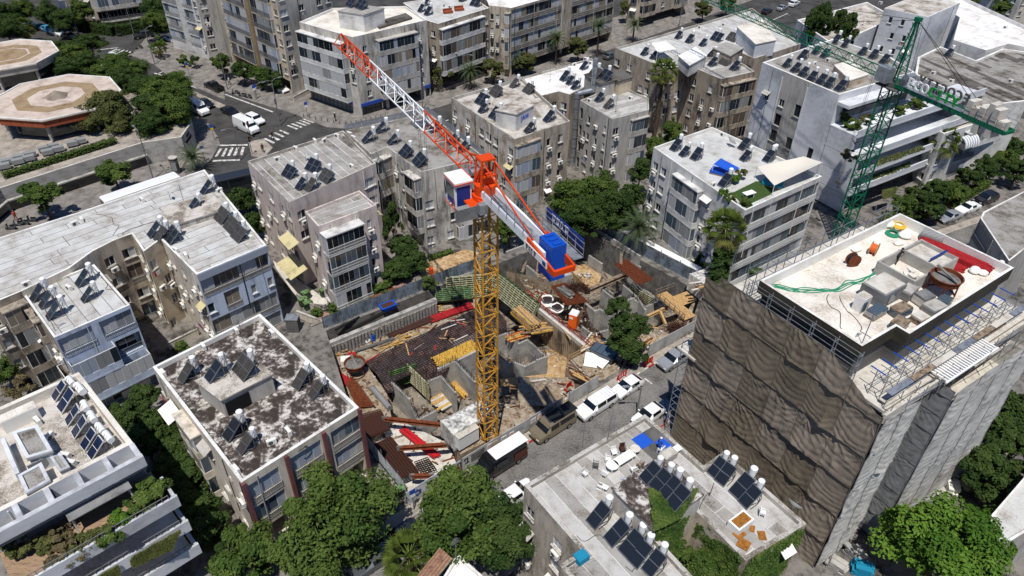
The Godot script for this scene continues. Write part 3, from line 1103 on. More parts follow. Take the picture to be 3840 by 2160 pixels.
		var gg := G.new()
		var c: Vector3 = (q[0]+q[1]+q[2]+q[3])/4
		gg.lathe([Vector2(0.36,0.0),Vector2(0.36,0.02),Vector2(0,0.025)],Vector3.ZERO,14)
		var mh := obj("manhole_cover",gg,"concrete_dark")
		mh.position = V(c.x,0.008,c.z) if c.z > -60 and c.x > 5 else V(c.x,0.132,c.z)
		all.append(mh)
	all.pop_back().queue_free()
	rank(all,"round iron manhole cover in the paving","manhole cover")
func up(pts: Array,y: float) -> Array:
	var r := []
	for p in pts:
		r.append(V(p.x,y,p.z))
	return r
func buildings():
	var gr := "apartment blocks of the quarter"
	var WHT := ["shutter","shutter","shutter_blue","shutter_grey","glass_blue"]
	var DRK := ["glass","glass2","shutter_grey","shutter_tan","shutter_brown","glass"]
	var b: Node3D
	var mp := [V(-35.2,10.5,-51.3),V(-22.26,10.5,-37.7),V(-14.01,10.5,-46.4),V(-27.1,10.5,-59.8)]
	b = building("apartment_building",mp,"cream",{"ph": 0.55,"pt": 0.3,"roof": "roof_moss","pm": "parapet_white","y0": 0.0,"faces": {
		0: {"rows": ["w.aBBw.na","w.wBB.wn.","a.wBBw.wa"],"top": 1.0,"bd": 0.9},
		1: {"rows": ["DDDDxDDDDxDDDD".replace("x","."),"DDDD.DDDD.DDDD","PPPP.PPPP.PPPP"],"top": 0.75,"pal": ["shutter","shutter_blue","shutter_blue","glass_blue","shutter_grey","curtain"],"bm": "cream","fh": 3.0}}})
	meta(b,"apartment block with dark mossy roof and reddish balcony posts beside the building site","building",gr)
	var A: Vector3 = (mp[2]-mp[1]).normalized()
	for i in 4:
		var q: Vector3 = mp[1].lerp(mp[2],[0.006,0.345,0.665,0.994][i])-b.position
		bx("post",V(q.x,5.2,q.z)+V(0.1,0,0.09),V(0.34,10.4,0.3),"red_col",b,seg(mp[1],mp[2]))
	var sh := par(V(-29.1,12.3,-47.7),V(-26.1,12.3,-45.4),V(-22.49,12.3,-48.8))
	var sb := block(b,"stair_head",sh,9.95,"grey_wall","roof_dirty",0.15)
	bx("door",V(0,0,0),Vector3.ONE*0.01,"dark",sb).transform = Transform3D(Basis(seg(sh[1],sh[2]).x*2.3,Vector3.UP*1.6,seg(sh[1],sh[2]).z*0.1),sh[1].lerp(sh[2],0.27)-b.position+V(0,-1.5,0)+seg(sh[1],sh[2]).z*0.02)
	bx("awning",V(-32.4,8.6,-47.1)-b.position,V(2.6,0.06,1.5),"cloth_white",b,seg(mp[0],mp[1]).rotated(seg(mp[0],mp[1]).x,0.35))
	solars("the mossy dark roof",mp[1],mp[2],[[V(-32,9.95,-49.7),1,"panel_dusty"],[V(-28.1,12.3,-47.6),1,"panel"],[V(-25.5,12.3,-48.3),2,"panel_dusty"],[V(-20.75,9.95,-49.1),1,"panel_dusty"],[V(-18.99,9.95,-47.9),1,"panel_dusty"],[V(-25.3,9.95,-42.6),1,"panel"],[V(-23.66,9.95,-41.2),1,"panel_dusty"]])
	roof_acs("the mossy dark roof",[V(-28.8,9.95,-57.4),V(-33.9,9.95,-50.9),V(-31.3,9.95,-54.8),V(-24.93,9.95,-57.1),V(-19.74,9.95,-43.7),V(-21.17,9.95,-42.5),V(-23.09,9.95,-39.4)],-0.75)
	dish(V(-28.7,9.95,-47.6),2.2,"satellite dish at the stair head of the mossy dark roof")
	var p1 := [V(-36.9,13.2,-89.5),V(-28.3,13.2,-78.6),V(-19.15,13.2,-89.6),V(-25.7,13.2,-99.8)]
	b = building("apartment_building",p1,"pink",{"ph": 0.4,"roof": "roof_grey","base": "seam_light","sheets": ["roof_grey","roof_grey","roof_grey2"],"along": 0,"gap": 0.1,"sw": 1.25,"pm": "parapet_grey","faces": {
		0: {"rows": ["aw.W.aw","a.aW.aw","aw.WDDa","aw.WDDw"],"top": 1.0,"pal": DRK},
		1: {"rows": ["w...W","w...W"],"top": 1.0}}})
	meta(b,"tall part of the pink apartment block with striped grey roof","building",gr)
	solars("the striped grey roof",p1[1],p1[2],[[V(-30.7,12.8,-85.6),2],[V(-27.9,12.8,-87.4),2],[V(-25.6,12.8,-84.7),2,"panel_dusty"],[V(-28.4,12.8,-82.4),1],[V(-27,12.8,-82),1,"panel_dusty"]])
	roof_acs("the striped grey roof",[V(-33.2,12.8,-90.7),V(-31.2,12.8,-94),V(-29,12.8,-96.5),V(-28,12.8,-96.7),V(-26.2,12.8,-98.4),V(-22.19,12.8,-88.9)],-0.75)
	dish(V(-29.1,12.8,-90.6),2.0,"dark satellite dish on the striped grey roof")
	var p2 := [V(-26.2,12.5,-77.6),V(-23.77,12.5,-74.2),V(-17.5,12.5,-79.5),V(-20.37,12.5,-83.2)]
	b = building("apartment_building",p2,"pink",{"ph": 0.4,"base": "seam_light","sheets": ["roof_grey","roof_grey2"],"along": 1,"gap": 0.1,"sw": 1.25,"pm": "pink","faces": {
		0: {"rows": [".a","a.",".a","aw"],"top": 1.0},
		1: {"rows": ["BBBBBB.a.","BBBBBB.a.","BBBBBB.a.","BBBBBB.a."],"top": 0.9,"bd": 1.5,"pal": ["glass2","glass_blue","shutter","glass"],"bs": 1,"bm": "white_wall","rail": "rail_white"},
		2: {"rows": ["w.w","..w","w.w"]}}})
	meta(b,"low front wing of the pink apartment block with stacked glazed balconies","building",gr)
	bx("awning",V(-28.8,8.5,-77)-b.position,V(3.4,0.06,1.6),"yellowish",b,seg(p1[0],p1[1]).rotated(seg(p1[0],p1[1]).x,0.35))
	bx("awning",V(-29.2,4.2,-77.3)-b.position,V(4.6,0.06,2.6),"yellowish",b,seg(p1[0],p1[1]).rotated(seg(p1[0],p1[1]).x,0.3))
	var pb := [V(-20.53,12.5,-93.6),V(-18.61,12.5,-96),V(-12.84,12.5,-88.5),V(-4.28,12.5,-93.4),V(-13.9,12.5,-108.4),V(-25.8,12.5,-101.3)]
	b = building("apartment_building",pb,"old_white",{"ph": 0.5,"roof": "roof_grey2","pm": "parapet_grey","faces": {
		0: {"rows": ["BB","BB","BB"],"pal": DRK},
		1: {"rows": ["nwn.BB","n.n.BB","nwn.BB"],"pal": DRK},2: {"rows": ["....","w.W.a","w.WBB","w.sBBa"],"top": 1.0,"bd": 0.9,"bm": "white_wall"}}})
	meta(b,"grey-white apartment block with patchy grey roof behind the crane cab","building",gr)
	solars("the patchy roof behind the crane",pb[2],pb[3],[V(-22.63,12,-98.2),V(-21.21,12,-101.6),V(-18.82,12,-97.8),[V(-16.34,12,-93.9),2],[V(-14.12,12,-91.4),2],V(-9.91,12,-98.2),V(-8.25,12,-95.7),V(-13.08,12,-102.2)])
	roof_acs("the patchy roof behind the crane",[V(-24.9,12,-100.8),V(-24.05,12,-99.5),V(-23.45,12,-103.4),V(-19.76,12,-105.5)],-0.6)
	b.set_meta("sheet",1)
	var fence := G.new()
	for e in [[pb[5],pb[4]],[pb[4],pb[3]]]:
		var n := 26
		for i in n:
			var q0: Vector3 = e[0].lerp(e[1],(i+0.04)/n)-b.position
			var q1: Vector3 = e[0].lerp(e[1],(i+0.96)/n)-b.position
			fence.bar(q0+V(0,0.5,0),q1+V(0,0.5,0),0.05,0.95)
	obj("sheet_metal_screen",fence,"galv",b)
	var q1 := [V(-55.5,12,-58),V(-52.9,12,-61),V(-49.9,12,-65.4),V(-48.9,12,-68.8),V(-47.4,12,-71.2),V(-46,12,-72.6),V(-43,12,-68.9),V(-42.1,12,-71.6),V(-35.3,12,-64.6),V(-29.2,12,-70.7),V(-43,12,-89.1),V(-53.9,12,-78.1),V(-62.7,12,-69.9)]
	b = building("apartment_building",q1,"cream",{"ph": 0.3,"pt": 0.25,"base": "seam_dark","sheets": ["roof_light","roof_light2","roof_light"],"along": 8,"gap": 0.07,"sw": 1.35,"faces": {
		0: {"rows": ["wBB","wBB","sBB","wBB"],"m": "brown_wall","pal": DRK},
		3: {"rows": ["w","w","w","w"],"m": "tan"},4: {"rows": ["W","D","W","D"],"m": "tan","pal": DRK},
		5: {"rows": ["Wa","wa","wa","ca"],"m": "cream2"},6: {"rows": ["w.","ca",".w","a."],"m": "cream2"},
		7: {"rows": ["aw.w.aw",".waw.aw","a.w.waa","w.a.w.w"],"m": "cream","top": 1.0},
		8: {"rows": ["DDDDDDDD","W.DD.w.w","DDDDDDDD","DDDDDDDD"],"m": "bluish","bm": "grey_wall","top": 0.7,"pal": ["shutter_grey","shutter","shutter_tan","glass2","shutter_grey"]},
		9: {"rows": ["wa.w.aw","w..w..w","wa.w.aw"]}}})
	meta(b,"long apartment block with pale sheeted roof and light blue end facade","building",gr)
	bx("tarpaulin",(q1[8]+q1[9])/2-b.position+V(0,-0.5,0)+seg(q1[8],q1[9]).z*0.12,V(q1[8].distance_to(q1[9]),0.9,0.05),"shutter_blue",b,seg(q1[8],q1[9]))
	solars("the long pale roof",q1[8],q1[9],[V(-43.9,11.7,-72.3),[V(-42.7,11.7,-71.4),1,"panel_dusty"],[V(-41.4,11.7,-71.4),2],V(-40.9,12.2,-77.7),[V(-36.9,11.7,-76),2,"panel_dusty"],[V(-35.1,11.7,-74),2,"panel_dusty"],[V(-33.5,11.7,-72),2,"panel_dusty"],V(-41.2,11.7,-82.7)])
	roof_acs("the long pale roof",[V(-54.1,11.7,-74.8),V(-53.3,11.7,-75.7),V(-48,11.7,-80.8),V(-39.3,11.7,-69.5),V(-37.7,11.7,-68.4),V(-31.5,11.7,-72.5),V(-39.2,11.7,-83.5)],-0.75)
	dish(V(-44.7,11.7,-81.2),2.0,"dark satellite dish on the long pale roof")
	var hz := par(V(-44.3,12.6,-77.7),V(-41.4,12.6,-73.8),V(-36.4,12.6,-77.7))
	block(b,"stair_head",hz,11.7,"old_white","roof_dirty",0.1)
	var q2 := par(V(-53.5,11.3,-61.7),V(-46.2,11.3,-54.4),V(-40.9,11.3,-59.9))
	b = building("apartment_building",q2,"cream",{"ph": 0.25,"base": "seam_dark","sheets": ["roof_light","roof_light2"],"along": 0,"gap": 0.06,"sw": 1.3,"faces": {
		0: {"rows": ["wBB.aw","wBBcww","w.aBBw","wa.BBw"],"m": "tan","pal": DRK,"bd": 0.6},
		1: {"rows": ["DDDDDDD.DDDDDDD","BBBBBRRR","BBBBBBBB","DDDDDDDD"],"m": "bluish","top": 0.35,"fh": 2.9,"bd": 1.2,"pal": ["shutter_blue","shutter","shutter_grey","shutter_grey","glass2"]},
		2: {"rows": ["w.w.w","w.w.w"],"m": "tan"}}})
	meta(b,"short wing with light blue front and five solar heaters on its pale roof","building",gr)
	solars("the short light blue wing",q2[1],q2[2],[V(-51.8,11.05,-60.4),V(-50.3,11.05,-59.3),V(-48.6,11.05,-57.5),V(-48.3,11.05,-63.2),V(-46.4,11.05,-60.5)])
	roof_acs("the short light blue wing",[V(-48.7,11.05,-62.8),V(-52.9,12,-62.1)],-0.75)
	for e in [[150,875],[305,1110]]:
		pass
	bx("awning",V(-55.1,9.2,-62.6)-b.position,V(1.9,0.05,1.3),"cloth_white",b,seg(q2[0],q2[1]).rotated(seg(q2[0],q2[1]).x,0.4))
	bx("awning",V(-52.6,6.3,-60.4)-b.position,V(1.9,0.05,1.3),"cloth_white",b,seg(q2[0],q2[1]).rotated(seg(q2[0],q2[1]).x,0.4))
	bld_white()
	bld_near()
	bld_mid(gr,DRK,WHT)
	bld_far(gr,DRK,WHT)
func bld_white():
	var w := [V(-36.4,15,-29.1),V(-28.6,15,-36.6),V(-38.2,15,-45.8),V(-43.2,15,-40.5)]
	w = [w[0],w[1],w[2],w[0]+w[2]-w[1]]
	var A: Vector3 = (w[1]-w[0]).normalized()
	var Bk: Vector3 = (w[2]-w[1]).normalized()
	var b := building("modern_building",[w[0]+Bk*1.9,w[1]+Bk*1.9-A*0.0,w[2],w[3]],"clean_white",{"ph": 1.0,"pt": 0.42,"roof": "roof_dirty","pm": "roof_cream","faces": {0: {"rows": ["DDDDDDDD"],"top": 1.5,"fh": 2.8,"pal": ["glass","glass2","glass_blue","glass"]},1: {"rows": ["..w..","w.w..","..w.w"]}}})
	meta(b,"modern white building with framed roof openings and planted terrace","building")
	var lp := b.position
	var g := G.new()
	var bs := seg(w[0],w[1])
	var L: float = w[0].distance_to(w[1])
	var fc: Vector3 = (w[0]+w[1])/2-lp
	g.box(fc+V(0,-0.55,0)+Bk*0.2,V(L,1.1,0.4),bs)
	obj("roof_beam",g,"clean_white",b)
	for i in 11:
		var q: Vector3 = w[1]-A*(0.2+i*2.1)-lp
		bx("cross_beam",q+Bk*1.15+V(0,-0.8,0),V(0.4,1.58,1.5),"clean_white",b,bs)
	bx("slab",fc+V(0,-1.7,0)+Bk*1.15,V(L-0.02,0.16,1.49),"mid_grey",b,bs)
	for k in 3:
		var y := 11.2-k*3.1
		var o: Vector3 = -Bk*(2.7+k*0.15)
		var fl: Vector3 = fc+o*0.5+Bk*0.95
		bx("terrace_slab",V(fl.x,y-0.15,fl.z),V(L+0.4,0.3,2.7+k*0.15+1.9),"roof_cream" if k else "wood_deck",b,bs)
		var pr: Vector3 = fc+o+A*0.2
		bx("terrace_parapet",V(pr.x,y+0.32,pr.z),V(L+0.8,1.25,0.25),"clean_white",b,bs)
		var sd: Vector3 = w[1]-lp+A*0.45+o*0.5
		bx("terrace_parapet",V(sd.x,y+0.32,sd.z),V(0.24,1.248,o.length()-0.28),"clean_white",b,bs)
		if k:
			var bk: Vector3 = fc+Bk*1.2
			bx("window_band",V(bk.x,y+1.5,bk.z),V(L-1.0,2.4,0.1),"glass",b,bs)
		var rg := G.new()
		for i in int(L/0.5):
			var q: Vector3 = w[1]-lp+o-A*(i*0.5)
			rg.bar(V(q.x,y+0.95,q.z),V(q.x,y+1.4,q.z),0.04)
		rg.bar(V((w[1]-lp+o).x,y+1.4,(w[1]-lp+o).z),V((w[0]-lp+o).x,y+1.4,(w[0]-lp+o).z),0.05)
		obj("railing",rg,"rail",b)
	var far: Vector3 = fc+Bk*5.5
	bx("body",V(far.x,5.6,far.z)-Bk*0.5,V(L-0.3,11.0,9.0),"clean_white",b,bs)
	var yb := 14.0
	var s1 := block(b,"lift_shaft",par(V(-39.3,15.6,-38.1),V(-36.9,15.6,-35.7),V(-35.5,15.6,-36.4)),yb,"clean_white","roof_grey2",0.12,0.18)
	block(b,"vent_box",par(V(-36.9,15.2,-34.3),V(-35.5,15.2,-32.8),V(-34.5,15.2,-33.9)),yb,"clean_white","roof_grey2",0.1,0.18)
	block(b,"vent_box",par(V(-35.7,15,-36.3),V(-34.3,15,-35),V(-33.8,15,-35.4)),yb,"clean_white","roof_grey2",0.05,0.1)
	bx("louvre",V(-36.3,14.8,-35.9)-lp,V(1.8,0.8,0.08),"shutter_grey",s1,bs)
	var wl := G.new()
	var wa := V(-40.3,15.2,-37.9)-lp
	var wb := V(-37.2,15.2,-34.5)-lp
	wl.bar(wa+V(0,-0.5,0),wb+V(0,-0.5,0),0.3,1.2)
	obj("shaft_wall",wl,"clean_white",b)
	solars("the modern white building",w[0],w[1],[V(-39.5,14,-43.3),V(-38.3,14,-42),V(-37,14,-40.6),V(-35.8,14,-39.3),V(-34.4,14,-38),V(-33.4,14,-37.1)],"panel_blue")
	roof_acs("the modern white building",[V(-37.7,14,-39),V(-36.8,14,-38.1),V(-35.2,14,-37.3),V(-34.4,14,-36.6),V(-39.2,14,-40.8)],-0.4)
	var t := thing("ventilation_unit",V(-40.7,14,-40.7),bs.get_euler().y)
	var vg := G.new()
	vg.box(V(0,0.65,0),V(2.7,1.3,1.0))
	obj("casing",vg,"ac",t)
	for i in 4:
		bx("lid",V(-1.0+i*0.66,1.33,0),V(0.6,0.05,0.9),"roof_cream",t)
	meta(t,"long beige ventilation unit beside the lift shaft of the modern white building","ventilation unit")
	t = thing("terrace_table",V(-31.6,11.22,-34),bs.get_euler().y)
	bx("table_top",V(0,1.9,0),V(4.6,0.08,1.6),"mid_grey",t)
	for i in 4:
		bx("leg",V(-2.1 if i % 2 else 2.1,0.95,-0.6 if i > 1 else 0.6),V(0.1,1.85,0.1),"frame",t)
	meta(t,"grey sun shade on white legs over the planted terrace","canopy")
func bld_near():
	var Y := 12.0
	var a := V(1.27,12,-36.8)
	var c := V(12.17,12,-44.8)
	var A: Vector3 = (c-a).normalized()
	var D := V(-A.z,0,A.x)
	var pl := []
	for e in [[0,0],[0,7.2],[-2.1,7.2],[-2.1,15],[5.2,15],[5.4,9.5],[9.6,9.8],[9.4,14.9],[15.8,15.5],[16,6.95],[13.5,7],[13.5,0]]:
		pl.append(a+A*e[0]+D*e[1])
	var b := building("apartment_building",pl,"beige",{"ph": 0.45,"pt": 0.35,"base": "seam_light","sheets": ["roof_grey","roof_light2","roof_grey2","roof_light2"],"along": 0,"gap": 0.06,"sw": 1.15,"pm": "parapet_grey","faces": {
		0: {"rows": ["w.s.","w.w.","a.w."],"top": 1.2},2: {"rows": ["w..w","w..w"]},4: {"rows": [".w.",".w."]},7: {"rows": ["w..w.","w..w."]}}})
	meta(b,"near apartment block with sheeted grey roof, white garden tables and ivy","building")
	var yr := Y-0.45
	var hp: Vector3 = a+A*4.5+D*5.4+V(0,2.1,0)
	var sh := par(hp,hp+D*4.4,hp+D*4.4+A*5.2)
	var s := block(b,"stair_head",sh,yr,"old_white","roof_moss",0.12)
	solars("the near furnished roof",a,c,[V(6.4,11.55,-33.4),V(7.6,11.55,-31.9),V(8.63,11.55,-30.9),V(9.23,11.55,-30.1),V(10.17,11.55,-29.4),V(16.77,11.55,-38.4),V(17.28,11.55,-37.6),V(18.19,11.55,-36.4),V(18.68,11.55,-35.5)])
	solars("the ivy-grown stair head",a,c,[V(10.44,14.1,-35.7),V(11.1,14.1,-34.9),V(11.65,14.1,-34.3),V(12.18,14.1,-33.3)])
	dish(V(22.44,11.55,-34.9),2.3,"big white satellite dish at the corner of the near furnished roof",0.7)
func bld_mid(gr: String,DRK: Array,WHT: Array):
	var b: Node3D
	var t1 := [V(-10.57,13,-113.6),V(-0.01,13,-98.3),V(8.6,13,-105.1),V(0.95,13,-122.9)]
	b = building("apartment_building",t1,"beige",{"ph": 0.5,"roof": "roof_dirty","pm": "parapet_grey","faces": {
		0: {"rows": ["w.s.wWw.a","..w.a.w.w","w.wa..aw.",".w.w.w.aw"],"m": "peel","top": 1.1},1: {"rows": ["BBBB.a.W.","BBBB.a.a.","BBBB.a.a.","BBBB.w.a."],"top": 1.0,"pal": ["shutter_blue","shutter","shutter_tan","shutter_brown","glass_blue"],"bd": 0.5,"bm": "tan"},
		2: {"rows": ["w..w.w","w..w.w","..w.w"],"m": "tan"}}})
	meta(b,"peeling beige apartment block with blue graffiti on its roof room","building",gr)
	var gh := par(V(-2.96,15.3,-103.5),V(0.12,15.3,-102.1),V(2.86,15.3,-105.7))
	var gb := block(b,"stair_head",gh,12.5,"white_wall","roof_dirty",0.1)
	var tm := TextMesh.new()
	tm.text = "JAM"
	tm.font_size = 64
	tm.pixel_size = 0.016
	tm.depth = 0.02
	var fo := SystemFont.new()
	fo.font_names = PackedStringArray(["Droid Sans"])
	fo.font_weight = 700
	fo.font_italic = true
	tm.font = fo
	var go := obj("graffiti",tm,"blue_cloth",gb)
	var gf := seg(gh[1],gh[2])
	go.transform = Transform3D(gf,(gh[1]+gh[2])/2-b.position+gf.z*0.03+V(0,-1.2,0))
	solars("the graffiti roof",t1[1],t1[2],[[V(-6.01,12.5,-111.7),2],V(-5.75,12.5,-108.5),[V(-3.55,12.5,-106.1),2],[V(-3.97,12.5,-115.6),2,"panel_dusty"],V(-0,12.5,-103.6),V(1.54,12.5,-101.5),V(4.61,12.5,-105.6),[V(-0.85,12.5,-119.3),1,"panel_dusty"],[V(1.64,12.5,-117),2,"panel_dusty"]])
	var tw := [V(3.29,12.6,-115),V(7.39,12.6,-117.9),V(9.13,12.6,-116.6),V(16.63,12.6,-126),V(14.19,12.6,-134.5),V(1.15,12.6,-124.2)]
	b = building("apartment_building",tw,"tan",{"ph": 0.35,"roof": "roof_white","pm": "parapet_grey","faces": {0: {"rows": ["w.w","www","w.w"]},1: {"rows": ["w","w","w"]}}})
	meta(b,"apartment block with freshly painted bright white roof","building",gr)
	solars("the bright white roof",t1[1],t1[2],[V(8.03,12.25,-123.4),V(8.96,12.25,-121.7),V(9.7,12.25,-119.6),V(11.87,12.25,-129.1)])
	roof_acs("the bright white roof",[V(10.66,12.25,-131.3),V(13.2,12.25,-134.2),V(14.04,12.25,-132.2)],-0.7)
	var dk := block(b,"stair_head",[V(11.74,15,-119.7),V(14.08,15,-115.6),V(16.69,15,-117.5),V(14.39,15,-121.7)],12.2,"grey_wall","roof_dark",0.15)
	block(b,"stair_head",[V(16.03,15,-119.8),V(17.29,15,-116.9),V(19.76,15,-118.9),V(18.13,15,-122.5)],12.2,"cream2","roof_dark",0.15)
	solars("the dark stair head roof",t1[1],t1[2],[[V(12.75,15,-118.3),2,"panel_dusty"],[V(14.44,15,-117.2),2]])
	var tr := [V(10.72,12.8,-113.8),V(15.36,12.8,-106.5),V(21.66,12.8,-110.5),V(22.27,12.8,-115.3),V(17.72,12.8,-120.9)]
	b = building("apartment_building",tr,"grey_wall",{"ph": 0.3,"base": "seam_dark","sheets": ["roof_light2","roof_grey"],"along": 1,"gap": 0.03,"sw": 1.2,"pm": "parapet_grey","faces": {
		0: {"rows": ["D.w.c.w.","Dww.a.w.","D.w.a.w.","D.w.w.w."],"top": 1.0,"pal": DRK},1: {"rows": ["w.BB","a.BB","a.BB","a.BB"],"bd": 0.4,"top": 0.9,"pal": ["glass2","shutter_grey","glass_blue","shutter"]}}})
	meta(b,"grey apartment block with a tall round ventilation duct on its wall","building",gr)
	solars("the grey roof beside the duct",tr[1],tr[2],[V(13.31,12.5,-113.8),[V(14.52,12.5,-111.2),1,"panel_dusty"]])
	roof_acs("the grey roof beside the duct",[V(12.4,12.5,-114),V(16.61,12.5,-118.6),V(19.25,12.5,-119.9),V(19.38,12.5,-115.3)],-0.7)
	var du := thing("ventilation_duct",V(10.35,0,-115.8))
	var d := G.new()
	var db := V(10.35,0,-115.8)
	var d1 := V(db.x,13.2,db.z)
	var d2 := V(13,13.2,-116.7)
	d2 = d1+(d2-d1)
	d.tube(Vector3.ZERO,d1-db,0.45,0.45,14)
	d.tube(d1-db+V(0,-0.1,0),d2-db+V(0,0.2,0),0.45,0.45,14)
	d.tube(d2-db,d2-db+V(0,5.6,0),0.4,0.4,14)
	obj("duct",d,"galv",du)
	var cl := G.new()
	for i in 7:
		cl.tube(V(0,1.5+i*1.8,0),V(0,1.6+i*1.8,0),0.49,0.49,14)
	for i in 3:
		cl.tube(d2-db+V(0,1.2+i*1.6,0),d2-db+V(0,1.3+i*1.6,0),0.44,0.44,14)
	obj("clamp",cl,"metal",du)
	meta(du,"fat galvanised ventilation duct climbing the grey apartment wall and roof","duct")
	var s1 := [V(19.15,13,-139.3),V(27.4,13,-128.4),V(31.4,13,-130.6),V(31.8,13,-130),V(35.7,13,-135),V(41.8,13,-139.8),V(44.9,13,-134.8),V(49.1,13,-137.9),V(56.4,13,-143.6),V(52.8,13,-167.4),V(34.5,13,-151.9)]
	b = building("apartment_building",s1,"tan",{"ph": 0.4,"base": "seam_dark","sheets": ["roof_light","roof_light2","roof_light"],"along": 0,"gap": 0.04,"sw": 1.2,"pm": "parapet_grey","faces": {
		0: {"rows": ["W.s..w.w","wDD.sa.w","w.w.wB.w","w.w.w..w"],"top": 1.2,"pal": DRK},1: {"rows": ["w.","wa","ww"]},5: {"rows": ["W.s","w.W","w.w"]}}})
	meta(b,"sandy apartment block with a white tent canopy on its sheeted roof","building",gr)
	var rx := block(b,"roof_room",par(V(29.6,14.8,-130.3),V(30.7,14.8,-125.7),V(34.7,14.8,-130.6)),12.6,"white_wall","roof_white",0.12)
	block(b,"roof_room",[V(43.7,15.6,-145.4),V(44.7,15.6,-135.2),V(49.2,15.6,-137.7),V(49.9,15.6,-150)],12.6,"clean_white","roof_cream",0.1)
	block(b,"roof_room",[V(37,14.6,-135.6),V(39.3,14.6,-131.4),V(42.8,14.6,-135.9),V(40.2,14.6,-138.7)],12.6,"tan","roof_grey",0.1)
	solars("the sandy block with the tent",t1[1],t1[2],[V(23.86,12.6,-136.1),V(25.3,12.6,-134.2),V(32.1,12.6,-146.1),V(33.8,12.6,-143.8),V(36.1,12.6,-142),[V(39.6,12.6,-145.3),2],[V(42.7,12.6,-145.5),2,"panel_dusty"],V(44,12.6,-143.5),V(45.8,12.6,-142.1)])
	roof_acs("the sandy block with the tent",[V(38.4,12.6,-153.4),V(43.9,12.6,-155.5)],-0.7)
	var s2 := [V(31.6,13,-130.5),V(36.3,13,-123.9),V(43.2,13,-127.9),V(42.3,13,-131.2),V(40.5,13,-135.3),V(35.7,13,-134.9)]
	b = building("apartment_building",s2,"brown_wall",{"ph": 0.35,"base": "seam_dark","sheets": ["roof_light2","roof_grey"],"along": 1,"gap": 0.04,"sw": 1.2,"pm": "parapet_grey","faces": {
		0: {"rows": [".W..w.",".W.a.c",".W.a.c",".W.a.c"],"top": 1.1},1: {"rows": ["BBBBBB","BBBBBB","BBBBBB","BBBBBB"],"bd": 0.9,"top": 1.0,"pal": DRK,"bm": "tan"}}})
	meta(b,"brown apartment block with glazed corner balconies beside the tall white building","building",gr)
	solars("the brown block's sheeted roof",s2[1],s2[2],[V(36.1,12.65,-135.2),V(35.6,12.65,-131),[V(38.1,12.65,-131.8),2,"panel_dusty"],V(39.2,12.65,-129.1)])
	var v := [V(20.34,13,-96.5),V(29.4,13,-79),V(42.3,13,-88.5),V(30.4,13,-103.9)]
	b = building("apartment_building",v,"white_wall",{"ph": 0.5,"roof": "roof_light","pm": "parapet_white","faces": {
		0: {"rows": ["aw.BBBs.n.","as.BBBs.n.","aw.BBBws..","aw.BBBw.a."],"top": 1.2,"bd": 0.9,"pal": WHT,"bm": "white_wall"},1: {"rows": ["DDDDDDDDDD","DDDDDDDDDD","DDDDDDDDDD","DDDDDDDDDD"],"top": 0.7,"bm": "white_wall","rail": "rail_white","pal": ["glass","glass2","glass_blue","shutter","glass_blue","shutter_grey"]}}})
	meta(b,"cream apartment block with a large white shade sail over its roof garden","building",gr)
	solars("the roof with the shade sail",v[1],v[2],[V(23,12.5,-96.3),V(23.97,12.5,-94.6),V(25.5,12.5,-93.5),V(33.2,12.5,-97.1),V(32.5,12.5,-93.5),V(35.8,12.5,-93.3),V(36.1,12.5,-93.9),V(27.8,12.5,-85.8)])
	roof_acs("the roof with the shade sail",[V(31.8,12.5,-101.8),V(26.8,12.5,-86.2)],-0.7)
	dish(V(31.8,12.5,-98),2.0,"large grey mesh dish on the roof with the shade sail",0.8)
	var u := [V(41,18,-118.6),V(49.1,18,-105.2),V(65,18,-115.3),V(63.8,18,-122.2),V(57.4,18,-131.6)]
	var u3 := [u[0],u[0].lerp(u[1],0.31),u[0].lerp(u[1],0.64),u[1],u[2],u[3],u[4]]
	b = building("modern_building",u3,"clean_white",{"ph": 0.7,"pt": 0.35,"base": "seam_dark","sheets": ["roof_grey","roof_grey2"],"along": 0,"gap": 0.03,"sw": 1.2,"pm": "parapet_white","faces": {
		0: {"rows": ["...",".w.","...","...","...","..."],"top": 0.9,"fh": 2.85,"sty": "g"},1: {"rows": ["...","w.v","v..","v.v","...","v.w"],"m": "grey_wall","top": 0.9,"fh": 2.85,"sty": "g"},2: {"rows": ["....","....","....","..v.","....",".w.."],"top": 0.9,"fh": 2.85,"sty": "g"},3: {"rows": [".RRRRRRRRR",".RRRRRRRRR",".RRRRRRRRR",".RRRRRRRRR",".RRRRRRRRR"],"top": 1.6}}})
	meta(b,"tall white modern building with slit windows behind the green crane mast","building")
	var fz := face_of(b,u3[1],u3[2],0,17.3)
	for e in [-0.02,0.98]:
		bx("drain_pipe",fz.at(fz.L*e,8.6,0.08),V(0.14,17.0,0.14),"rail_white",b,fz.basis())
	bx("penthouse_roof",(u[1]+u[2])/2-b.position+seg(u[1],u[2]).z*1.0+V(0,-1.4,0),V(u[1].distance_to(u[2])*0.98,0.5,2.2),"clean_white",b,seg(u[1],u[2]))
	solars("the tall white modern building",u[1],u[2],[V(44.5,17.3,-118.1),V(45.2,17.3,-116),V(45.9,17.3,-114),V(46.7,17.3,-112),V(47.7,17.3,-110.7),V(48.5,17.3,-109.4),V(49.8,17.3,-108.2),V(48.2,17.3,-121.9),V(51.5,17.3,-124.7),V(52.5,17.3,-123.1),V(56.9,17.3,-130.4),V(58,17.3,-128.6),V(59.5,17.3,-124.7),V(60.8,17.3,-123),V(61.7,17.3,-120.7)])
	var um := par(V(52,18.6,-116.3),V(52.2,18.6,-109.7),V(56.1,18.6,-112.4))
	block(b,"roof_room",um,17.3,"cream2","roof_cream",0.05)
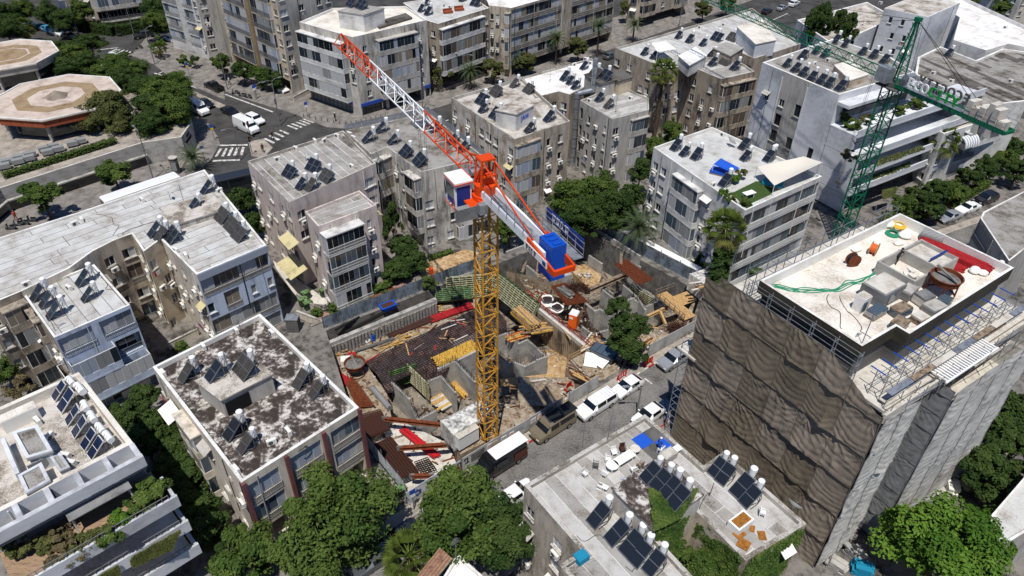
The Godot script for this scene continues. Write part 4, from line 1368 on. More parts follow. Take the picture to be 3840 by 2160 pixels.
	roof_acs("the tall white modern building",[V(50,17.3,-119.8),V(53.2,17.3,-121.5),V(52.1,17.3,-114.5),V(57.5,17.3,-123.3)],-0.7)
	var fu := seg(u[1],u[2])
	var o3: Vector3 = u[1]
	var Lu: float = u[1].distance_to(u[2])+15.0
	for k in 4:
		var y := 13.0-k*3.1
		var dd := 5.0+(0.0 if k == 0 else 1.6)
		var at: Vector3 = o3+fu.x*Lu/2+fu.z*dd/2-b.position
		bx("terrace_slab",V(at.x,y,at.z),V(Lu,0.28,dd),"clean_white",b,fu)
		var pt: Vector3 = o3+fu.x*Lu/2+fu.z*(dd-0.12)-b.position
		bx("terrace_parapet",V(pt.x,y+0.6,pt.z),V(Lu-0.01,0.95,0.2),"clean_white",b,fu)
		var gl: Vector3 = o3+fu.x*(Lu/2)+fu.z*1.6-b.position
		if k:
			bx("glazing",V(gl.x,y+1.5,gl.z),V(Lu-1.2,2.6,0.1),"glass",b,fu)
		var sd: Vector3 = o3+fu.x*0.1+fu.z*dd*0.5-b.position
		bx("side_wall",V(sd.x,y-1.7,sd.z),V(0.22,3.0,dd-0.3),"clean_white",b,fu)
func bld_far(gr: String,DRK: Array,WHT: Array):
	var b: Node3D
	var t3 := [V(-42.4,15.8,-142.6),V(-30.4,15.8,-134.2),V(-17.8,15.8,-145.3),V(-23.16,15.8,-154.4),V(-37.8,15.8,-152.1)]
	b = building("apartment_building",t3,"old_white",{"ph": 0.5,"roof": "roof_cream","pm": "parapet_white","faces": {
		0: {"rows": ["BBBBBBa","BBBBBBa","BBBBBBw","BBBBBB.","SSSSSS."],"top": 1.4,"fh": 2.9,"bd": 1.3,"pal": ["glass","glass2","shutter","shutter_grey","shutter"],"bm": "white_wall"},1: {"rows": [".w.BBBBBBa.",".w.BBBBBBa.",".w.BBBBBBa.",".w.BBBBBBa.","SSSSPPPPPPS"],"top": 1.4,"fh": 2.9,"bd": 1.3,"pal": ["glass","shutter","shutter_blue","glass2","shutter_tan"],"bm": "grey_wall"}}})
	meta(b,"corner building with shops under it and white roof room at the crossing","building",gr)
	block(b,"roof_room",par(V(-34.1,18.6,-140.8),V(-28.9,18.6,-138.6),V(-25.7,18.6,-143.1)),15.3,"white_wall","roof_grey",0.1)
	var dt := V(-31.8,16.3,-141.2)-b.position
	bx("door",dt,V(0.9,2.0,0.12),"dark",b,seg(t3[0],t3[1]))
	solars("the white corner building",t3[1],t3[2],[[V(-32.7,18.6,-143.1),2],[V(-30.5,18.6,-141.9),2]],"panel")
	var dr := block(b,"roof_deck",par(V(-28.2,15.7,-143.4),V(-26.5,15.7,-140.6),V(-20.92,15.7,-147.2)),15.3,"roof_dark","roof_dark",0.0)
	var t4 := [V(-18.28,14.5,-149.2),V(-15.8,14.5,-147.2),V(-5.97,14.5,-158.6),V(-11.8,14.5,-170.4),V(-24.72,14.5,-161.3)]
	b = building("apartment_building",t4,"tan",{"ph": 0.4,"roof": "roof_light","pm": "parapet_white","faces": {
		0: {"rows": ["w","w","w","w"]},1: {"rows": ["BBBBBBw","BBBBBBw","BBBBBBw","PPPPPPP"],"top": 1.0,"bd": 1.0,"fh": 3.2,"pal": DRK,"bm": "white_wall"}}})
	meta(b,"tan apartment block with dark glazed balconies beside the white corner building","building",gr)
	solars("the tan block with red sofas",t4[1],t4[2],[V(-20.67,14.1,-155.8),V(-19.04,14.1,-153.6),V(-20.07,14.1,-160.6),V(-12.58,14.1,-164),[V(-9.48,14.1,-160.7),2]])
	roof_acs("the tan block with red sofas",[V(-16.04,14.1,-160.3),V(-14.26,14.1,-159.5)],-0.6)
	var t5 := [V(-5.97,15,-158.8),V(-1.22,15,-157.1),V(23.7,15,-182.3),V(20.43,15,-192.2),V(-9.03,15,-175.4)]
	b = building("apartment_building",t5,"beige",{"ph": 0.3,"roof": "roof_white","faces": {
		0: {"rows": ["wa.B","w.aB","wa.B","w..B"]},1: {"rows": ["DDDDD.DDDDD","DDDDD.DDDDD","DDDDD.DDDDD","DDDDD.DDDDD","PPPPPPPPPPP"],"top": 0.4,"fh": 2.95,"pal": ["shutter","shutter","shutter_tan","shutter_blue","glass","glass2"]}}})
	meta(b,"long apartment block with white shutters over street pillars","building",gr)
	bx("awning",V(-3.32,3.2,-159.9)-b.position,V(3.5,0.1,2.0),"awning_red",b,seg(t5[0],t5[1]).rotated(seg(t5[0],t5[1]).x,0.4))
	var t6 := up([V(29.1,0,-195.8),V(31.9,0,-193.8),V(46.2,0,-206.2),V(48.5,0,-226.1),V(33.2,0,-214.2)],15.0)
	b = building("apartment_building",t6,"beige",{"faces": {0: {"rows": ["w","w","w","w","."]},1: {"rows": ["BB.w.BB","BB.w.BB","BB.w.BB","BB.w.BB","PPPPPPP"],"pal": DRK,"top": 0.6,"fh": 2.9}}})
	meta(b,"beige apartment block with corner balconies at the far pavement trees","building",gr)
	var c2 := [V(-65,0,-162.3),V(-46.9,0,-145.2),V(-44.3,0,-149)]
	var t2 := up([c2[0],c2[1],c2[1]+(c2[2]-c2[1]).normalized()*14.0,c2[0]+(c2[2]-c2[1]).normalized()*14.0],21.5)
	b = building("apartment_building",t2,"cream2",{"faces": {
		0: {"rows": ["nBBBB.BBBw","nBBBB.BBBw","nBBBB.BBBw","nBBBB.BBBw","nBBBB.BBBw","nBBBB.BBBw","PPPPPPPPPP"],"top": 0.7,"fh": 2.97,"bd": 0.7,"bs": 1,"pal": ["glass","shutter","shutter_blue","glass2","shutter_grey"]},1: {"rows": ["w.w.ww","W.w.ww","w.a.ww","w.a.ww","w.w.ww","w.w.ww"],"m": "grey_wall","top": 0.7}}})
	meta(b,"tall cream apartment tower with an ochre stripe and barred balconies","building",gr)
	bx("stripe",(t2[0].lerp(t2[1],0.55)-b.position)+V(0,-10.8,0)+seg(t2[0],t2[1]).z*0.4,V(1.3,21.4,0.8),"ochre",b,seg(t2[0],t2[1]))
	var c1 := [V(-82.3,0,-172),V(-70.9,0,-164.2),V(-66.8,0,-167)]
	var t1 := up([c1[0],c1[1],c1[1]+(c1[2]-c1[1]).normalized()*13.0,c1[0]+(c1[2]-c1[1]).normalized()*13.0],20.0)
	b = building("apartment_building",t1,"white_wall",{"faces": {
		0: {"rows": ["DDD.DDw","DDD.DDw","DDD.DDw","DDD.DDw","DDD.DDw","DDD.DDw"],"top": 0.6,"fh": 2.9,"bm": "white_wall","pal": WHT},1: {"rows": ["w.w.w","a.w.w","w.W.w","a.w.w","w.w.w","w.w.w"],"m": "grey_wall","top": 0.6}}})
	meta(b,"grey and white apartment tower with a pierced block screen stripe","building",gr)
	var fz := face_of(b,t1[0],t1[1],0,20)
	var pg := G.new()
	for i in 5:
		for j in 44:
			pg.box(fz.at(fz.L*0.5-0.85+i*0.42,0.8+j*0.42,0.05),V(0.3,0.3,0.12),fz.basis())
	meta(obj("pierced_blocks",pg,"white_wall",b),"","","","stuff")
	var t0 := up([V(-109.8,0,-187.8),V(-106.7,0,-186.4),V(-97.2,0,-193),V(-107.9,0,-208),V(-121.3,0,-202.2)],14.0)
	b = building("apartment_building",t0,"beige",{"faces": {0: {"rows": ["w","w","w","w"]},1: {"rows": ["BBBBBB","BBBBBB","BBBBBB","OOOOOO"],"pal": WHT,"top": 0.9,"bm": "old_white"}}})
	meta(b,"beige apartment block behind a tall hedge at the side street","building",gr)
	b = building("apartment_building",up([V(-125.6,0,-201.9),V(-121,0,-198.6),V(-120.3,0,-206),V(-131.1,0,-217.2)],13.0),"white_wall",{"faces": {0: {"rows": ["BB","BB","BB"]},1: {"rows": ["w.w","w.w","w.w"]}}})
	meta(b,"white apartment block partly seen behind the side street trees","building",gr)
	var x1 := par(V(76.2,17,-154.9),V(74.6,9,-150),V(83.8,9,-148.1))
	var tower := up([V(76.1,17,-154.7),V(82.7,17,-149.2),V(94.3,17,-159.8),V(85.3,17,-163.2)],17.0)
	b = building("apartment_building",tower,"clean_white",{"ph": 0.2,"roof": "roof_dirty","faces": {0: {"rows": [".w.w...","..w.w..",".w.w.w.","..w.w.."],"top": 0.6,"sty": "g"},1: {"rows": ["....","...."]}}})
	meta(b,"white stair tower with small dark windows behind the green crane top","building")
	b = building("apartment_building",[V(60.4,13,-159.2),V(62.6,13,-144),V(70.1,13,-150.1),V(78.9,13,-158.4),V(82.5,13,-164.3),V(81.1,13,-173.9)],"clean_white",{"ph": 0.7,"pt": 0.4,"roof": "roof_dirty","pm": "parapet_white","faces": {0: {"rows": ["w.w.w"],"top": 2.0},1: {"rows": ["w.w","w.w"],"top": 2.0}}})
	meta(b,"low white building with ventilation curbs on its roof behind the cypress trees","building")
	roof_acs("the low white roof behind the cypresses",[V(72,12.3,-164.1),V(74.6,12.3,-166.2),V(74.9,12.3,-159.1),V(73.9,12.3,-158.2),V(84.9,12.3,-175)],-0.7)
	b = building("office_building",[V(87.7,13.5,-146.2),V(91.2,13.5,-140.2),V(97.9,13.5,-144.4),V(101.5,13.5,-141.5),V(108.1,13.5,-153.2),V(105,13.5,-177.3),V(96.1,13.5,-173.5),V(96.4,13.5,-161.5)],"white_wall",{"ph": 0.7,"roof": "roof_white","pm": "parapet_white","faces": {0: {"rows": ["...","w.w"]}}})
	meta(b,"large flat building with flaking white roof at the upper right","building")
	roof_acs("the flaking white roof",[V(100.8,12.8,-162.2),V(103.9,12.8,-156.5),V(105.1,12.8,-152.6)],-0.7)
	b = building("office_building",[V(77.1,12.8,-137.7),V(72.6,12.8,-128.6),V(77.7,12.8,-114.5),V(86.8,12.8,-117.1),V(101.7,12.8,-141.2),V(96.5,12.8,-143.6),V(87.6,12.8,-136.5),V(84.4,12.8,-144.2)],"white_wall",{"ph": 0.4,"pt": 0.4,"base": "seam_light","sheets": ["roof_grey2","roof_dark","roof_grey2"],"along": 1,"gap": 0.05,"sw": 1.1,"pm": "parapet_white","faces": {1: {"rows": ["w.w.w","w.w.w"]}}})
	meta(b,"wide flat building with dark grey strip roof behind the crane sign","building")
	roof_acs("the dark grey strip roof",[V(76.6,12.4,-129.8),V(78.1,12.4,-126),V(81.1,12.4,-121.3),V(89,12.4,-126.5)],-0.7)
	solars("the dark grey strip roof",V(73.8,12,-130.7),V(89.5,12,-137),[V(83.1,12.4,-139.2)])
	var h1 := [V(70,10,-115.1),V(69.3,10,-111.2),V(79.9,10,-116.7),V(82.3,10,-123.6),V(74.2,10,-122.1)]
	b = building("apartment_building",[V(69.4,10,-112),V(70,10,-109.5),V(82.9,10,-116.8),V(82,10,-123.6),V(73.5,10,-120.9)],"white_wall",{"roof": "roof_dirty","faces": {0: {"rows": ["w","w","w"]},1: {"rows": ["w.BBB","w.DDD","w.DDD"],"pal": WHT}}})
	meta(b,"low white building with flaking roof and blue striped awning","building",gr)
	var ag := thing("barrel_awning",V(75.5,7.2,-111.8),seg(h1[1],h1[2]).get_euler().y)
	for i in 12:
		var gg := G.new()
		var x0 := -1.8+i*0.3
		for k in 8:
			var a0 := PI/2*k/8
			var a1 := PI/2*(k+1)/8
			gg.quad(V(x0,sin(a0)*1.6,cos(a0)*1.4),V(x0+0.3,sin(a0)*1.6,cos(a0)*1.4),V(x0+0.3,sin(a1)*1.6,cos(a1)*1.4),V(x0,sin(a1)*1.6,cos(a1)*1.4),V(0,sin(a0),cos(a0)))
		obj("stripe",gg,"cloth_white" if i % 2 else "shutter_blue",ag)
	meta(ag,"round blue and white striped awning above the palm","awning")
	b = building("apartment_building",[V(63.8,10,-84.8),V(62.6,8,-83.2),V(61,10,-73.1),V(70.1,10,-80.4),V(78.4,10,-94.6)],"grey_wall",{"ph": 0.15,"roof": "roof_grey2","faces": {0: {"rows": ["D","w"]},1: {"rows": ["DD.w","w..w"],"top": 0.4,"pal": ["shutter_grey"]}}})
	meta(b,"grey house with a sloping look and slatted windows at the right edge","building",gr)
	b = building("apartment_building",up([V(132,0,-202.9),V(133.1,0,-199),V(142.2,0,-202.3),V(151.6,0,-218.9),V(143.6,0,-218.4)],12.0),"white_wall",{"faces": {0: {"rows": ["w","w","w"]},1: {"rows": ["w.a","w.w","w.w"],"m": "cream"}}})
	meta(b,"light house with small windows at the upper right corner","building",gr)
	b = building("apartment_building",up([V(133.6,0,-223.1),V(136.5,0,-211.6),V(141.4,0,-215.7),V(149.2,0,-232.6),V(140.2,0,-234.9)],12.0),"terracotta",{"faces": {0: {"rows": ["sBBs","sBBs","w..w"],"m": "white_wall"},1: {"rows": ["w","w"]}}})
	meta(b,"reddish building with white window bands at the top right","building",gr)
	b = building("house",[V(40.7,7,-37.3),V(40.9,7,-35.1),V(48,7,-38.7),V(51.9,7,-46.3)],"grey_wall",{"ph": 0.4,"roof": "roof_light","faces": {0: {"rows": ["W.","W."],"top": 0.9},1: {"rows": ["w..","w.."]}}})
	meta(b,"low grey house with a white sunroof at the lower right edge","building",gr)
	b = building("house",[V(37.8,5,-33.9),V(37.8,5,-32.4),V(40.7,5,-33.2),V(39.2,5,-35)],"white_wall",{"ph": 0.3,"roof": "roof_light"})
	meta(b,"corner of a small white flat roof at the bottom edge of the picture","building")
	b = building("house",[V(-4.35,6,-33.9),V(-5.41,6,-31.7),V(-2.79,6,-31),V(-1.96,6,-32.4),V(-3.96,6,-34.2)],"cream",{"ph": 0.3,"roof": "roof_white"})
	meta(b,"white roof corner with an antenna at the bottom edge of the picture","building")
	var cr := thing("corrugated_roof",V(-6.09,5.5,-33.7),0)
	var ca := V(-5.59,6.6,-34.5)
	var cb2 := V(-4.46,6.6,-33.5)
	var dv := V(-0.62,-0.35,0.72)*4.6
	for i in 16:
		var gg := G.new()
		var q: Vector3 = ca.lerp(cb2,(i+0.5)/16.0)-cr.position
		gg.bar(q,q+dv,0.1,0.05)
		obj("sheet",gg,"terracotta" if i % 3 == 1 else "timber_grey",cr)
	meta(cr,"brownish corrugated roof slope at the bottom edge of the picture","roof","","")
	octagons()
func octagons():
	var deck := [V(-79.1,4.2,-89.4),V(-78.9,4.2,-96.4),V(-63.8,4.2,-112.8),V(-58.1,4.2,-115.2),V(-58.5,4.2,-120.9),V(-61.8,4.2,-128.4),V(-67.2,4.2,-134.6),V(-83,4.2,-146.7),V(-113,4.2,-160.8),V(-118.8,4.2,-146.4)]
	var b := building("garden_mall",deck,"concrete",{"ph": 0.35,"pt": 0.3,"roof": "paving_light","pm": "concrete_light","faces": {}})
	meta(b,"garden mall deck with a long curved concrete wall at the crossing","building")
	for i in 3:
		var a: Vector3 = deck[[0,1,2][i]]
		var c: Vector3 = deck[[1,2,3][i]]
		var f := face_of(b,a,c,0,4.2)
		if i < 2:
			bx("shop_window",f.at(f.L*0.5,1.0,0.04),V(f.L-0.6,1.7,0.06),"glass",b,f.basis())
			bx("ledge",f.at(f.L*0.5,2.0,0.3),V(f.L-0.1,0.2,0.6),"concrete",b,f.basis())
	var fs := face_of(b,deck[3],deck[4],0,4.2)
	for r in 2:
		var tm := TextMesh.new()
		tm.text = ["CITY","GARDEN"][r]
		tm.font_size = 48
		tm.pixel_size = 0.014
		tm.depth = 0.08
		var fo := SystemFont.new()
		fo.font_names = PackedStringArray(["Droid Serif"])
		fo.font_weight = 700
		tm.font = fo
		var o := obj("lettering",tm,"black",b)
		o.transform = Transform3D(fs.basis(),fs.at(fs.L*0.5,3.3-r*0.8,0.05))
	for k in 2:
		var c: Vector3 = V(-82.1,8,-122.4) if k == 0 else V(-102.5,8,-142.8)
		var r := 10.6 if k == 0 else 9.3
		var t := thing("octagonal_pavilion",V(c.x,4.2,c.z))
		var ring := func(rr: float) -> PackedVector2Array:
			var p := PackedVector2Array()
			for i in 8:
				var an := TAU*(i+0.35)/8 
				p.append(Vector2(cos(an),-sin(an))*rr)
			return p
		var g := G.new()
		g.prism(ring.call(r),2.6,3.8)
		obj("fascia",g,"terracotta" if k == 0 else "concrete",t)
		var g0 := G.new()
		g0.prism(ring.call(r+0.25),3.805,3.98,true)
		obj("roof",g0,"roof_pink",t)
		var names := ["ring","ring","ring"]
		var rs := [r*0.68,r*0.45]
		for i in 2:
			var gg := G.new()
			gg.prism(ring.call(rs[i]),3.985,4.0+0.012*i)
			obj("roof_band",gg,"ochre" if i == 0 else "roof_pink",t)
		if k == 1:
			var gg := G.new()
			gg.prism(ring.call(rs[1]*0.9),4.015,4.03)
			obj("roof_band",gg,"ochre",t)
		var ed := G.new()
		var oo: PackedVector2Array = ring.call(r+0.25)
		for i in 8:
			var p0 := oo[i]
			var p1 := oo[(i+1) % 8]
			ed.bar(V(p0.x,4.06,p0.y)*V(0.985,1,0.985),V(p1.x,4.06,p1.y)*V(0.985,1,0.985),0.25,0.15)
		obj("roof_edge",ed,"parapet_white",t)
		var wl := G.new()
		wl.prism(ring.call(r*0.8),0.0,2.6)
		obj("wall",wl,"glass2",t)
		for i in 8:
			var q: Vector2 = oo[i]*0.9
			bx("pillar",V(q.x,1.3,q.y),V(0.4,2.6,0.4),"concrete",t)
		if k == 0:
			var tp := G.new()
			var cn := 14
			for i in cn:
				var a0 := TAU*i/cn
				var a1 := TAU*(i+1)/cn
				var r0 := 2.0+0.25*sin(i*2.3)
				var r1 := 2.0+0.25*sin(((i+1) % cn)*2.3)
				tp.tri(V(0,5.1,0),V(cos(a0)*r0,4.02,sin(a0)*r0),V(cos(a1)*r1,4.02,sin(a1)*r1),Vector3.UP)
			obj("cover",tp,"tarp",t)
		meta(t,["octagonal pavilion roof with a brown ring and tarpaulin-covered skylight","octagonal pavilion roof with a solid brown centre beyond the other"][k],"pavilion","octagonal mall pavilions")
func mast(t: Node3D,y0: float,y1: float,s: float,yaw: float,m: String,sec := 2.4):
	var k := int(round((y1-y0)/sec))
	var dy := (y1-y0)/k
	var key := "mast%s%.2f%.2f" % [m,s,dy]
	var g := G.new()
	var hh := s/2
	var cs := [V(-hh,0,-hh),V(hh,0,-hh),V(hh,0,hh),V(-hh,0,hh)]
	for i in 4:
		var a: Vector3 = cs[i]
		var b: Vector3 = cs[(i+1) % 4]
		g.bar(a,a+V(0,dy,0),0.15)
		g.bar(a,b,0.08)
		g.bar(a,b+V(0,dy/2,0),0.085)
		g.bar(b+V(0,dy/2,0),a+V(0,dy,0),0.085)
		g.box(a+V(0,0.05,0),V(0.2,0.14,0.2))
	var ms := g.mesh()
	for i in k:
		var o := obj("mast_section",ms,m,t)
		o.transform = Transform3D(Basis(Vector3.UP,yaw),V(0,y0+i*dy,0))
	var l := G.new()
	for e in [-0.18,0.18]:
		l.bar(V(e,y0,0.1),V(e,y1,0.1),0.04)
	for i in int((y1-y0)/0.35):
		l.bar(V(-0.18,y0+i*0.35,0.1),V(0.18,y0+i*0.35,0.1),0.03)
	obj("ladder",l,"metal",t)
func boom(t: Node3D,a: Vector3,b: Vector3,w: float,hh: float,sec: float,cols: Array,th := 0.11):
	var d := (b-a).normalized()
	var s := d.cross(Vector3.UP).normalized()
	var L := a.distance_to(b)
	var n := int(round(L/sec))
	for i in n:
		var p: Vector3 = a.lerp(b,float(i)/n)
		var q: Vector3 = a.lerp(b,float(i+1)/n)
		var g := G.new()
		var m := (p+q)/2
		var up := V(0,hh,0)
		for e in [-1.0,1.0]:
			var o: Vector3 = s*w/2*e
			g.bar(p+o,q+o,th)
			g.bar(p+o,m+up,th*0.62)
			g.bar(q+o,m+up,th*0.62)
		g.bar(p-s*w/2,p+s*w/2,th*0.6)
		g.bar(p-s*w/2,q+s*w/2,th*0.5)
		if i < n-1:
			g.bar(m+up,m+up+(q-p),th*1.15)
		var f := (i+0.5)/n
		var c: String = cols[0]
		for k in cols:
			if k is Array and f > k[0]:
				c = k[1]
		obj("boom_section",g,c,t)
const HEB := {
	"ב": [[0,0,1,0],[0.75,0,0.75,1],[0.05,1,0.75,1]],"י": [[0.5,1,0.75,1],[0.75,0.55,0.75,1]],"ח": [[0.1,0,0.1,1],[0.85,0,0.85,1],[0,1,0.85,1]],"ד": [[0,1,1,1],[0.75,0,0.75,1]],
	"נ": [[0.25,0,0.75,0],[0.75,0,0.75,1],[0.4,1,0.75,1]],"צ": [[0,0,0.9,0],[0.15,1,0.85,0.05],[0.85,1,0.5,0.5]],"ק": [[0,1,0.85,1],[0.85,1,0.6,0.3],[0.12,-0.35,0.12,0.65]],"ו": [[0.4,1,0.7,1],[0.7,0,0.7,1]],
	"מ": [[0.1,1,0.3,0.75],[0.3,0.75,0.05,0],[0.3,1,0.85,1],[0.85,0,0.85,1],[0.45,0,0.85,0]],"ס": [[0.1,1,0.95,1],[0.9,1,0.75,0.2],[0.75,0.2,0.5,0],[0.5,0,0.25,0.2],[0.25,0.2,0.15,1]],"!": [[0.5,0.3,0.5,1],[0.5,0,0.5,0.08]]," ": []}
func hebrew(parent: Node3D,txt: String,tr: Transform3D,size: float,m: String):
	var x := 0.0
	for i in range(txt.length()-1,-1,-1):
		var g := G.new()
		for s in HEB[txt[i]]:
			g.bar(V(s[0]*size*0.7,s[1]*size,0),V(s[2]*size*0.7,s[3]*size,0),size*0.03,size*0.2)
			g.box(V(s[2]*size*0.7,s[3]*size,0),V(size*0.2,size*0.19,size*0.031))
		if g.v.size():
			var o := obj("letter",g,m,parent)
			o.transform = tr*Transform3D(Basis(),V(x,0,0))
		x += size*(0.55 if txt[i] in "יו!" else 0.95)
func cranes():
	var base := V(-2.35,0,-52.6)
	var d := V(-0.487,0,-0.873)
	var s := d.cross(Vector3.UP).normalized()
	var bs := Basis(-d,Vector3.UP,s)
	var t := thing("tower_crane",base)
	mast(t,-4.5,29.4,1.5,0.52,"crane_yellow")
	var y := 29.9
	var g := G.new()
	g.tube(V(0,29.4,0),V(0,30,0),1.15,1.15,22)
	g.tube(V(0,30,0),V(0,30.9,0),0.95,0.95,22)
	g.box(V(0,29.65,0),V(2.1,0.35,2.1),bs)
	obj("slewing_ring",g,"crane_red",t)
	g = G.new()
	for e in [-0.7,0.7]:
		for f in [-0.55,0.65]:
			g.bar(s*e-d*f+V(0,30.7,0),s*e*0.8-d*(f*0.9)+V(0,33.1,0),0.17)
		g.bar(s*e-d*-0.55+V(0,30.9,0),s*e*0.8-d*0.6+V(0,33,0),0.13)
		g.bar(s*e*0.8+d*0.5+V(0,33.1,0),s*e*0.8-d*0.6+V(0,33.1,0),0.15)
	g.bar(s*0.7-d*0.65+V(0,31.8,0),-s*0.7-d*0.65+V(0,31.8,0),0.14)
	g.box(V(0,33.22,0)-d*0.1,V(1.1,0.14,1.25),bs)
	g.box(V(0,31.5,0),V(1.0,0.9,0.9),bs)
	obj("tower_head",g,"crane_red",t)
	boom(t,d*1.6+V(0,30.8,0),d*38.9+V(0,30.8,0),1.25,1.45,2.43,["crane_red",[0.29,"crane_white"],[0.69,"crane_red"]])
	g = G.new()
	g.bar(d*0.6+V(0,33,0),d*2.9+V(0,32.25,0),0.16)
	obj("tie_bar",g,"crane_red",t)
	g = G.new()
	var tp: Vector3 = d*13.6
	g.box(tp+V(0,30.65,0),V(1.5,0.18,1.7),bs)
	for e in [-0.7,0.7]:
		g.bar(tp+s*e+V(0,30.7,0),tp+s*e+V(0,31.7,0),0.06)
		g.bar(tp+s*e+d*0.9+V(0,31.6,0),tp+s*e-d*0.9+V(0,31.6,0),0.05)
	obj("trolley",g,"metal",t)
	g = G.new()
	for e in 4:
		var o: Vector3 = s*(0.3 if e % 2 else -0.3)+d*(0.25 if e > 1 else -0.25)
		g.bar(tp+o+V(0,30.6,0),tp+o*0.5+V(0,13.5,0),0.025)
	obj("hoist_rope",g,"cable",t)
	g = G.new()
	g.box(tp+V(0,13.2,0),V(0.5,0.7,0.35),bs)
	g.path([tp+V(0,12.9,0),tp+V(0,12.5,0),tp+V(0.15,12.3,0),tp+V(0.22,12.5,0)],0.05)
	obj("hook_block",g,"crane_red",t)
	var cj := -d
	g = G.new()
	for e in [-0.62,0.62]:
		g.box(cj*5.6+s*e+V(0,30.25,0),V(10.2,0.75,0.2),bs)
	obj("counter_jib_girder",g,"crane_white",t)
	bx("walkway",cj*5.4+V(0,30.1,0),V(9.6,0.06,1.02),"galv",t,bs)
	g = G.new()
	for e in [0.95,-0.75]:
		for yy in [0.55,1.05]:
			g.bar(cj*1.2+s*e+V(0,30.45+yy,0),cj*9.0+s*e+V(0,30.45+yy,0),0.04)
		for i in 7:
			g.bar(cj*(1.2+i*1.3)+s*e+V(0,30.4,0),cj*(1.2+i*1.3)+s*e+V(0,31.5,0),0.04)
	obj("handrail",g,"metal",t)
	g = G.new()
	for e in [-0.5,0.5]:
		g.bar(cj*0.5+s*e+V(0,33.1,0),cj*9.0+s*e*1.2+V(0,30.7,0),0.1)
	obj("tie_bar",g,"crane_red",t)
	g = G.new()
	for e in [-0.85,0.85]:
		g.hexa([cj*8.6+s*(e-0.07)+V(0,29.65,0),cj*12.5+s*(e-0.07)+V(0,29.65,0),cj*12.5+s*(e+0.07)+V(0,29.65,0),cj*8.6+s*(e+0.07)+V(0,29.65,0),cj*8.6+s*(e-0.07)+V(0,30.85,0),cj*12.5+s*(e-0.07)+V(0,30.15,0),cj*12.5+s*(e+0.07)+V(0,30.15,0),cj*8.6+s*(e+0.07)+V(0,30.85,0)])
	g.bar(cj*12.4-s*0.85+V(0,29.9,0),cj*12.4+s*0.85+V(0,29.9,0),0.25,0.4)
	obj("ballast_frame",g,"crane_red",t)
	for i in 3:
		g = G.new()
		g.box(cj*(9.75+i*0.6)+s*0.25+V(0,29.75,0),V(0.58,3.0,1.25),bs)
		g.box(cj*(9.75+i*0.6)+s*0.25+V(0,31.3,0.0),V(0.3,0.12,0.7),bs)
		obj("ballast_block",g,"crane_blue",t)
	var sf := bs
	var near: float = signf(s.z)
	var sb := Basis(cj,Vector3.UP,cj.cross(Vector3.UP))
	var board := bx("name_board",cj*9.95+s*near*0.96+V(0,30.12,0),V(3.3,0.62,0.05),"white_paint",t,sb)
	hebrew(t,"קומסקו",Transform3D(sb,cj*8.5+s*near*1.0+V(0,29.95,0)),0.34,"black")
	bx("logo",cj*11.25+s*near*1.0+V(0,30.12,0),V(0.42,0.3,0.03),"crane_navy",t,sb)
	var bb := bx("name_board",cj*9.2-s*near*1.95+V(0,31.1,0),V(5.2,1.0,0.06),"crane_navy",t,sb)
	hebrew(t,"קומסקו",Transform3D(sb,cj*7.3-s*near*1.9+V(0,30.85,0)),0.55,"white_paint")
	g = G.new()
	for yy in [0.0,0.5,1.0]:
		g.bar(cj*6.6-s*near*1.85+V(0,30.4+yy,0),cj*12.0-s*near*1.85+V(0,30.4+yy,0),0.045)
	for i in 6:
		g.bar(cj*(6.6+i*1.08)-s*near*1.85+V(0,30.2,0),cj*(6.6+i*1.08)-s*near*1.85+V(0,31.5,0),0.045)
	g.box(cj*9.3-s*near*1.45+V(0,30.2,0),V(5.4,0.06,0.8),sb)
	obj("side_platform",g,"galv",t)
	var cb := Basis(d,Vector3.UP,d.cross(Vector3.UP))
	var cc: Vector3 = s*near*1.9+d*1.2
	g = G.new()
	g.hexa([cc+cb*V(-0.9,29.1,-0.75),cc+cb*V(0.8,29.1,-0.75),cc+cb*V(0.8,29.1,0.75),cc+cb*V(-0.9,29.1,0.75),cc+cb*V(-0.9,31.2,-0.75),cc+cb*V(1.15,31.2,-0.75),cc+cb*V(1.15,31.2,0.75),cc+cb*V(-0.9,31.2,0.75)])
	var cab := obj("cab",g,"white_paint",t)
	bx("roof",cc+V(0,31.3,0),V(2.2,0.16,1.65),"white_paint",cab,cb)
	bx("roof_trim",cc+V(0,31.2,0),V(2.25,0.1,1.7),"crane_red",cab,cb)
	bx("door",cc-cb.x*0.93+V(0,30,0),V(0.06,1.7,1.2),"crane_navy",cab,cb)
	for e in [-1.0,1.0]:
		bx("side_window",cc+cb*V(0.1,30.3,0.77*e),V(1.5,1.1,0.04),"glass",cab,cb)
		bx("side_panel",cc+cb*V(-0.1,29.45,0.77*e),V(1.4,0.5,0.03),"crane_navy",cab,cb)
	g = G.new()
	for i in 6:
		var a0 := -0.9+i*0.3
		var a1 := a0+0.3
		var fx := func(q: float) -> Vector3: return cc+cb*V(0.85+0.5*cos(q),30.1+sin(q)*1.0,0)
		g.quad(fx.call(a0)-cb.z*0.72,fx.call(a0)+cb.z*0.72,fx.call(a1)+cb.z*0.72,fx.call(a1)-cb.z*0.72,cb.x)
	obj("windscreen",g,"glass2",cab)
	bx("platform",s*near*0.4+d*2.2+V(0,30.7,0),V(2.2,0.1,1.7),"galv",t,cb)
	g = G.new()
	g.tube(d*1.6-s*0.6+V(0,31.2,0),d*1.6+s*0.6+V(0,31.2,0),0.3,0.3,14)
	g.box(d*2.4+V(0,31.1,0),V(0.5,0.6,0.6),cb)
	obj("winch",g,"galv",t)
	var gc: Vector3 = s*near*1.9-d*0.75
	bx("control_box",gc+V(0,29,0),V(0.55,1.2,2.3),"mid_grey",t,cb)
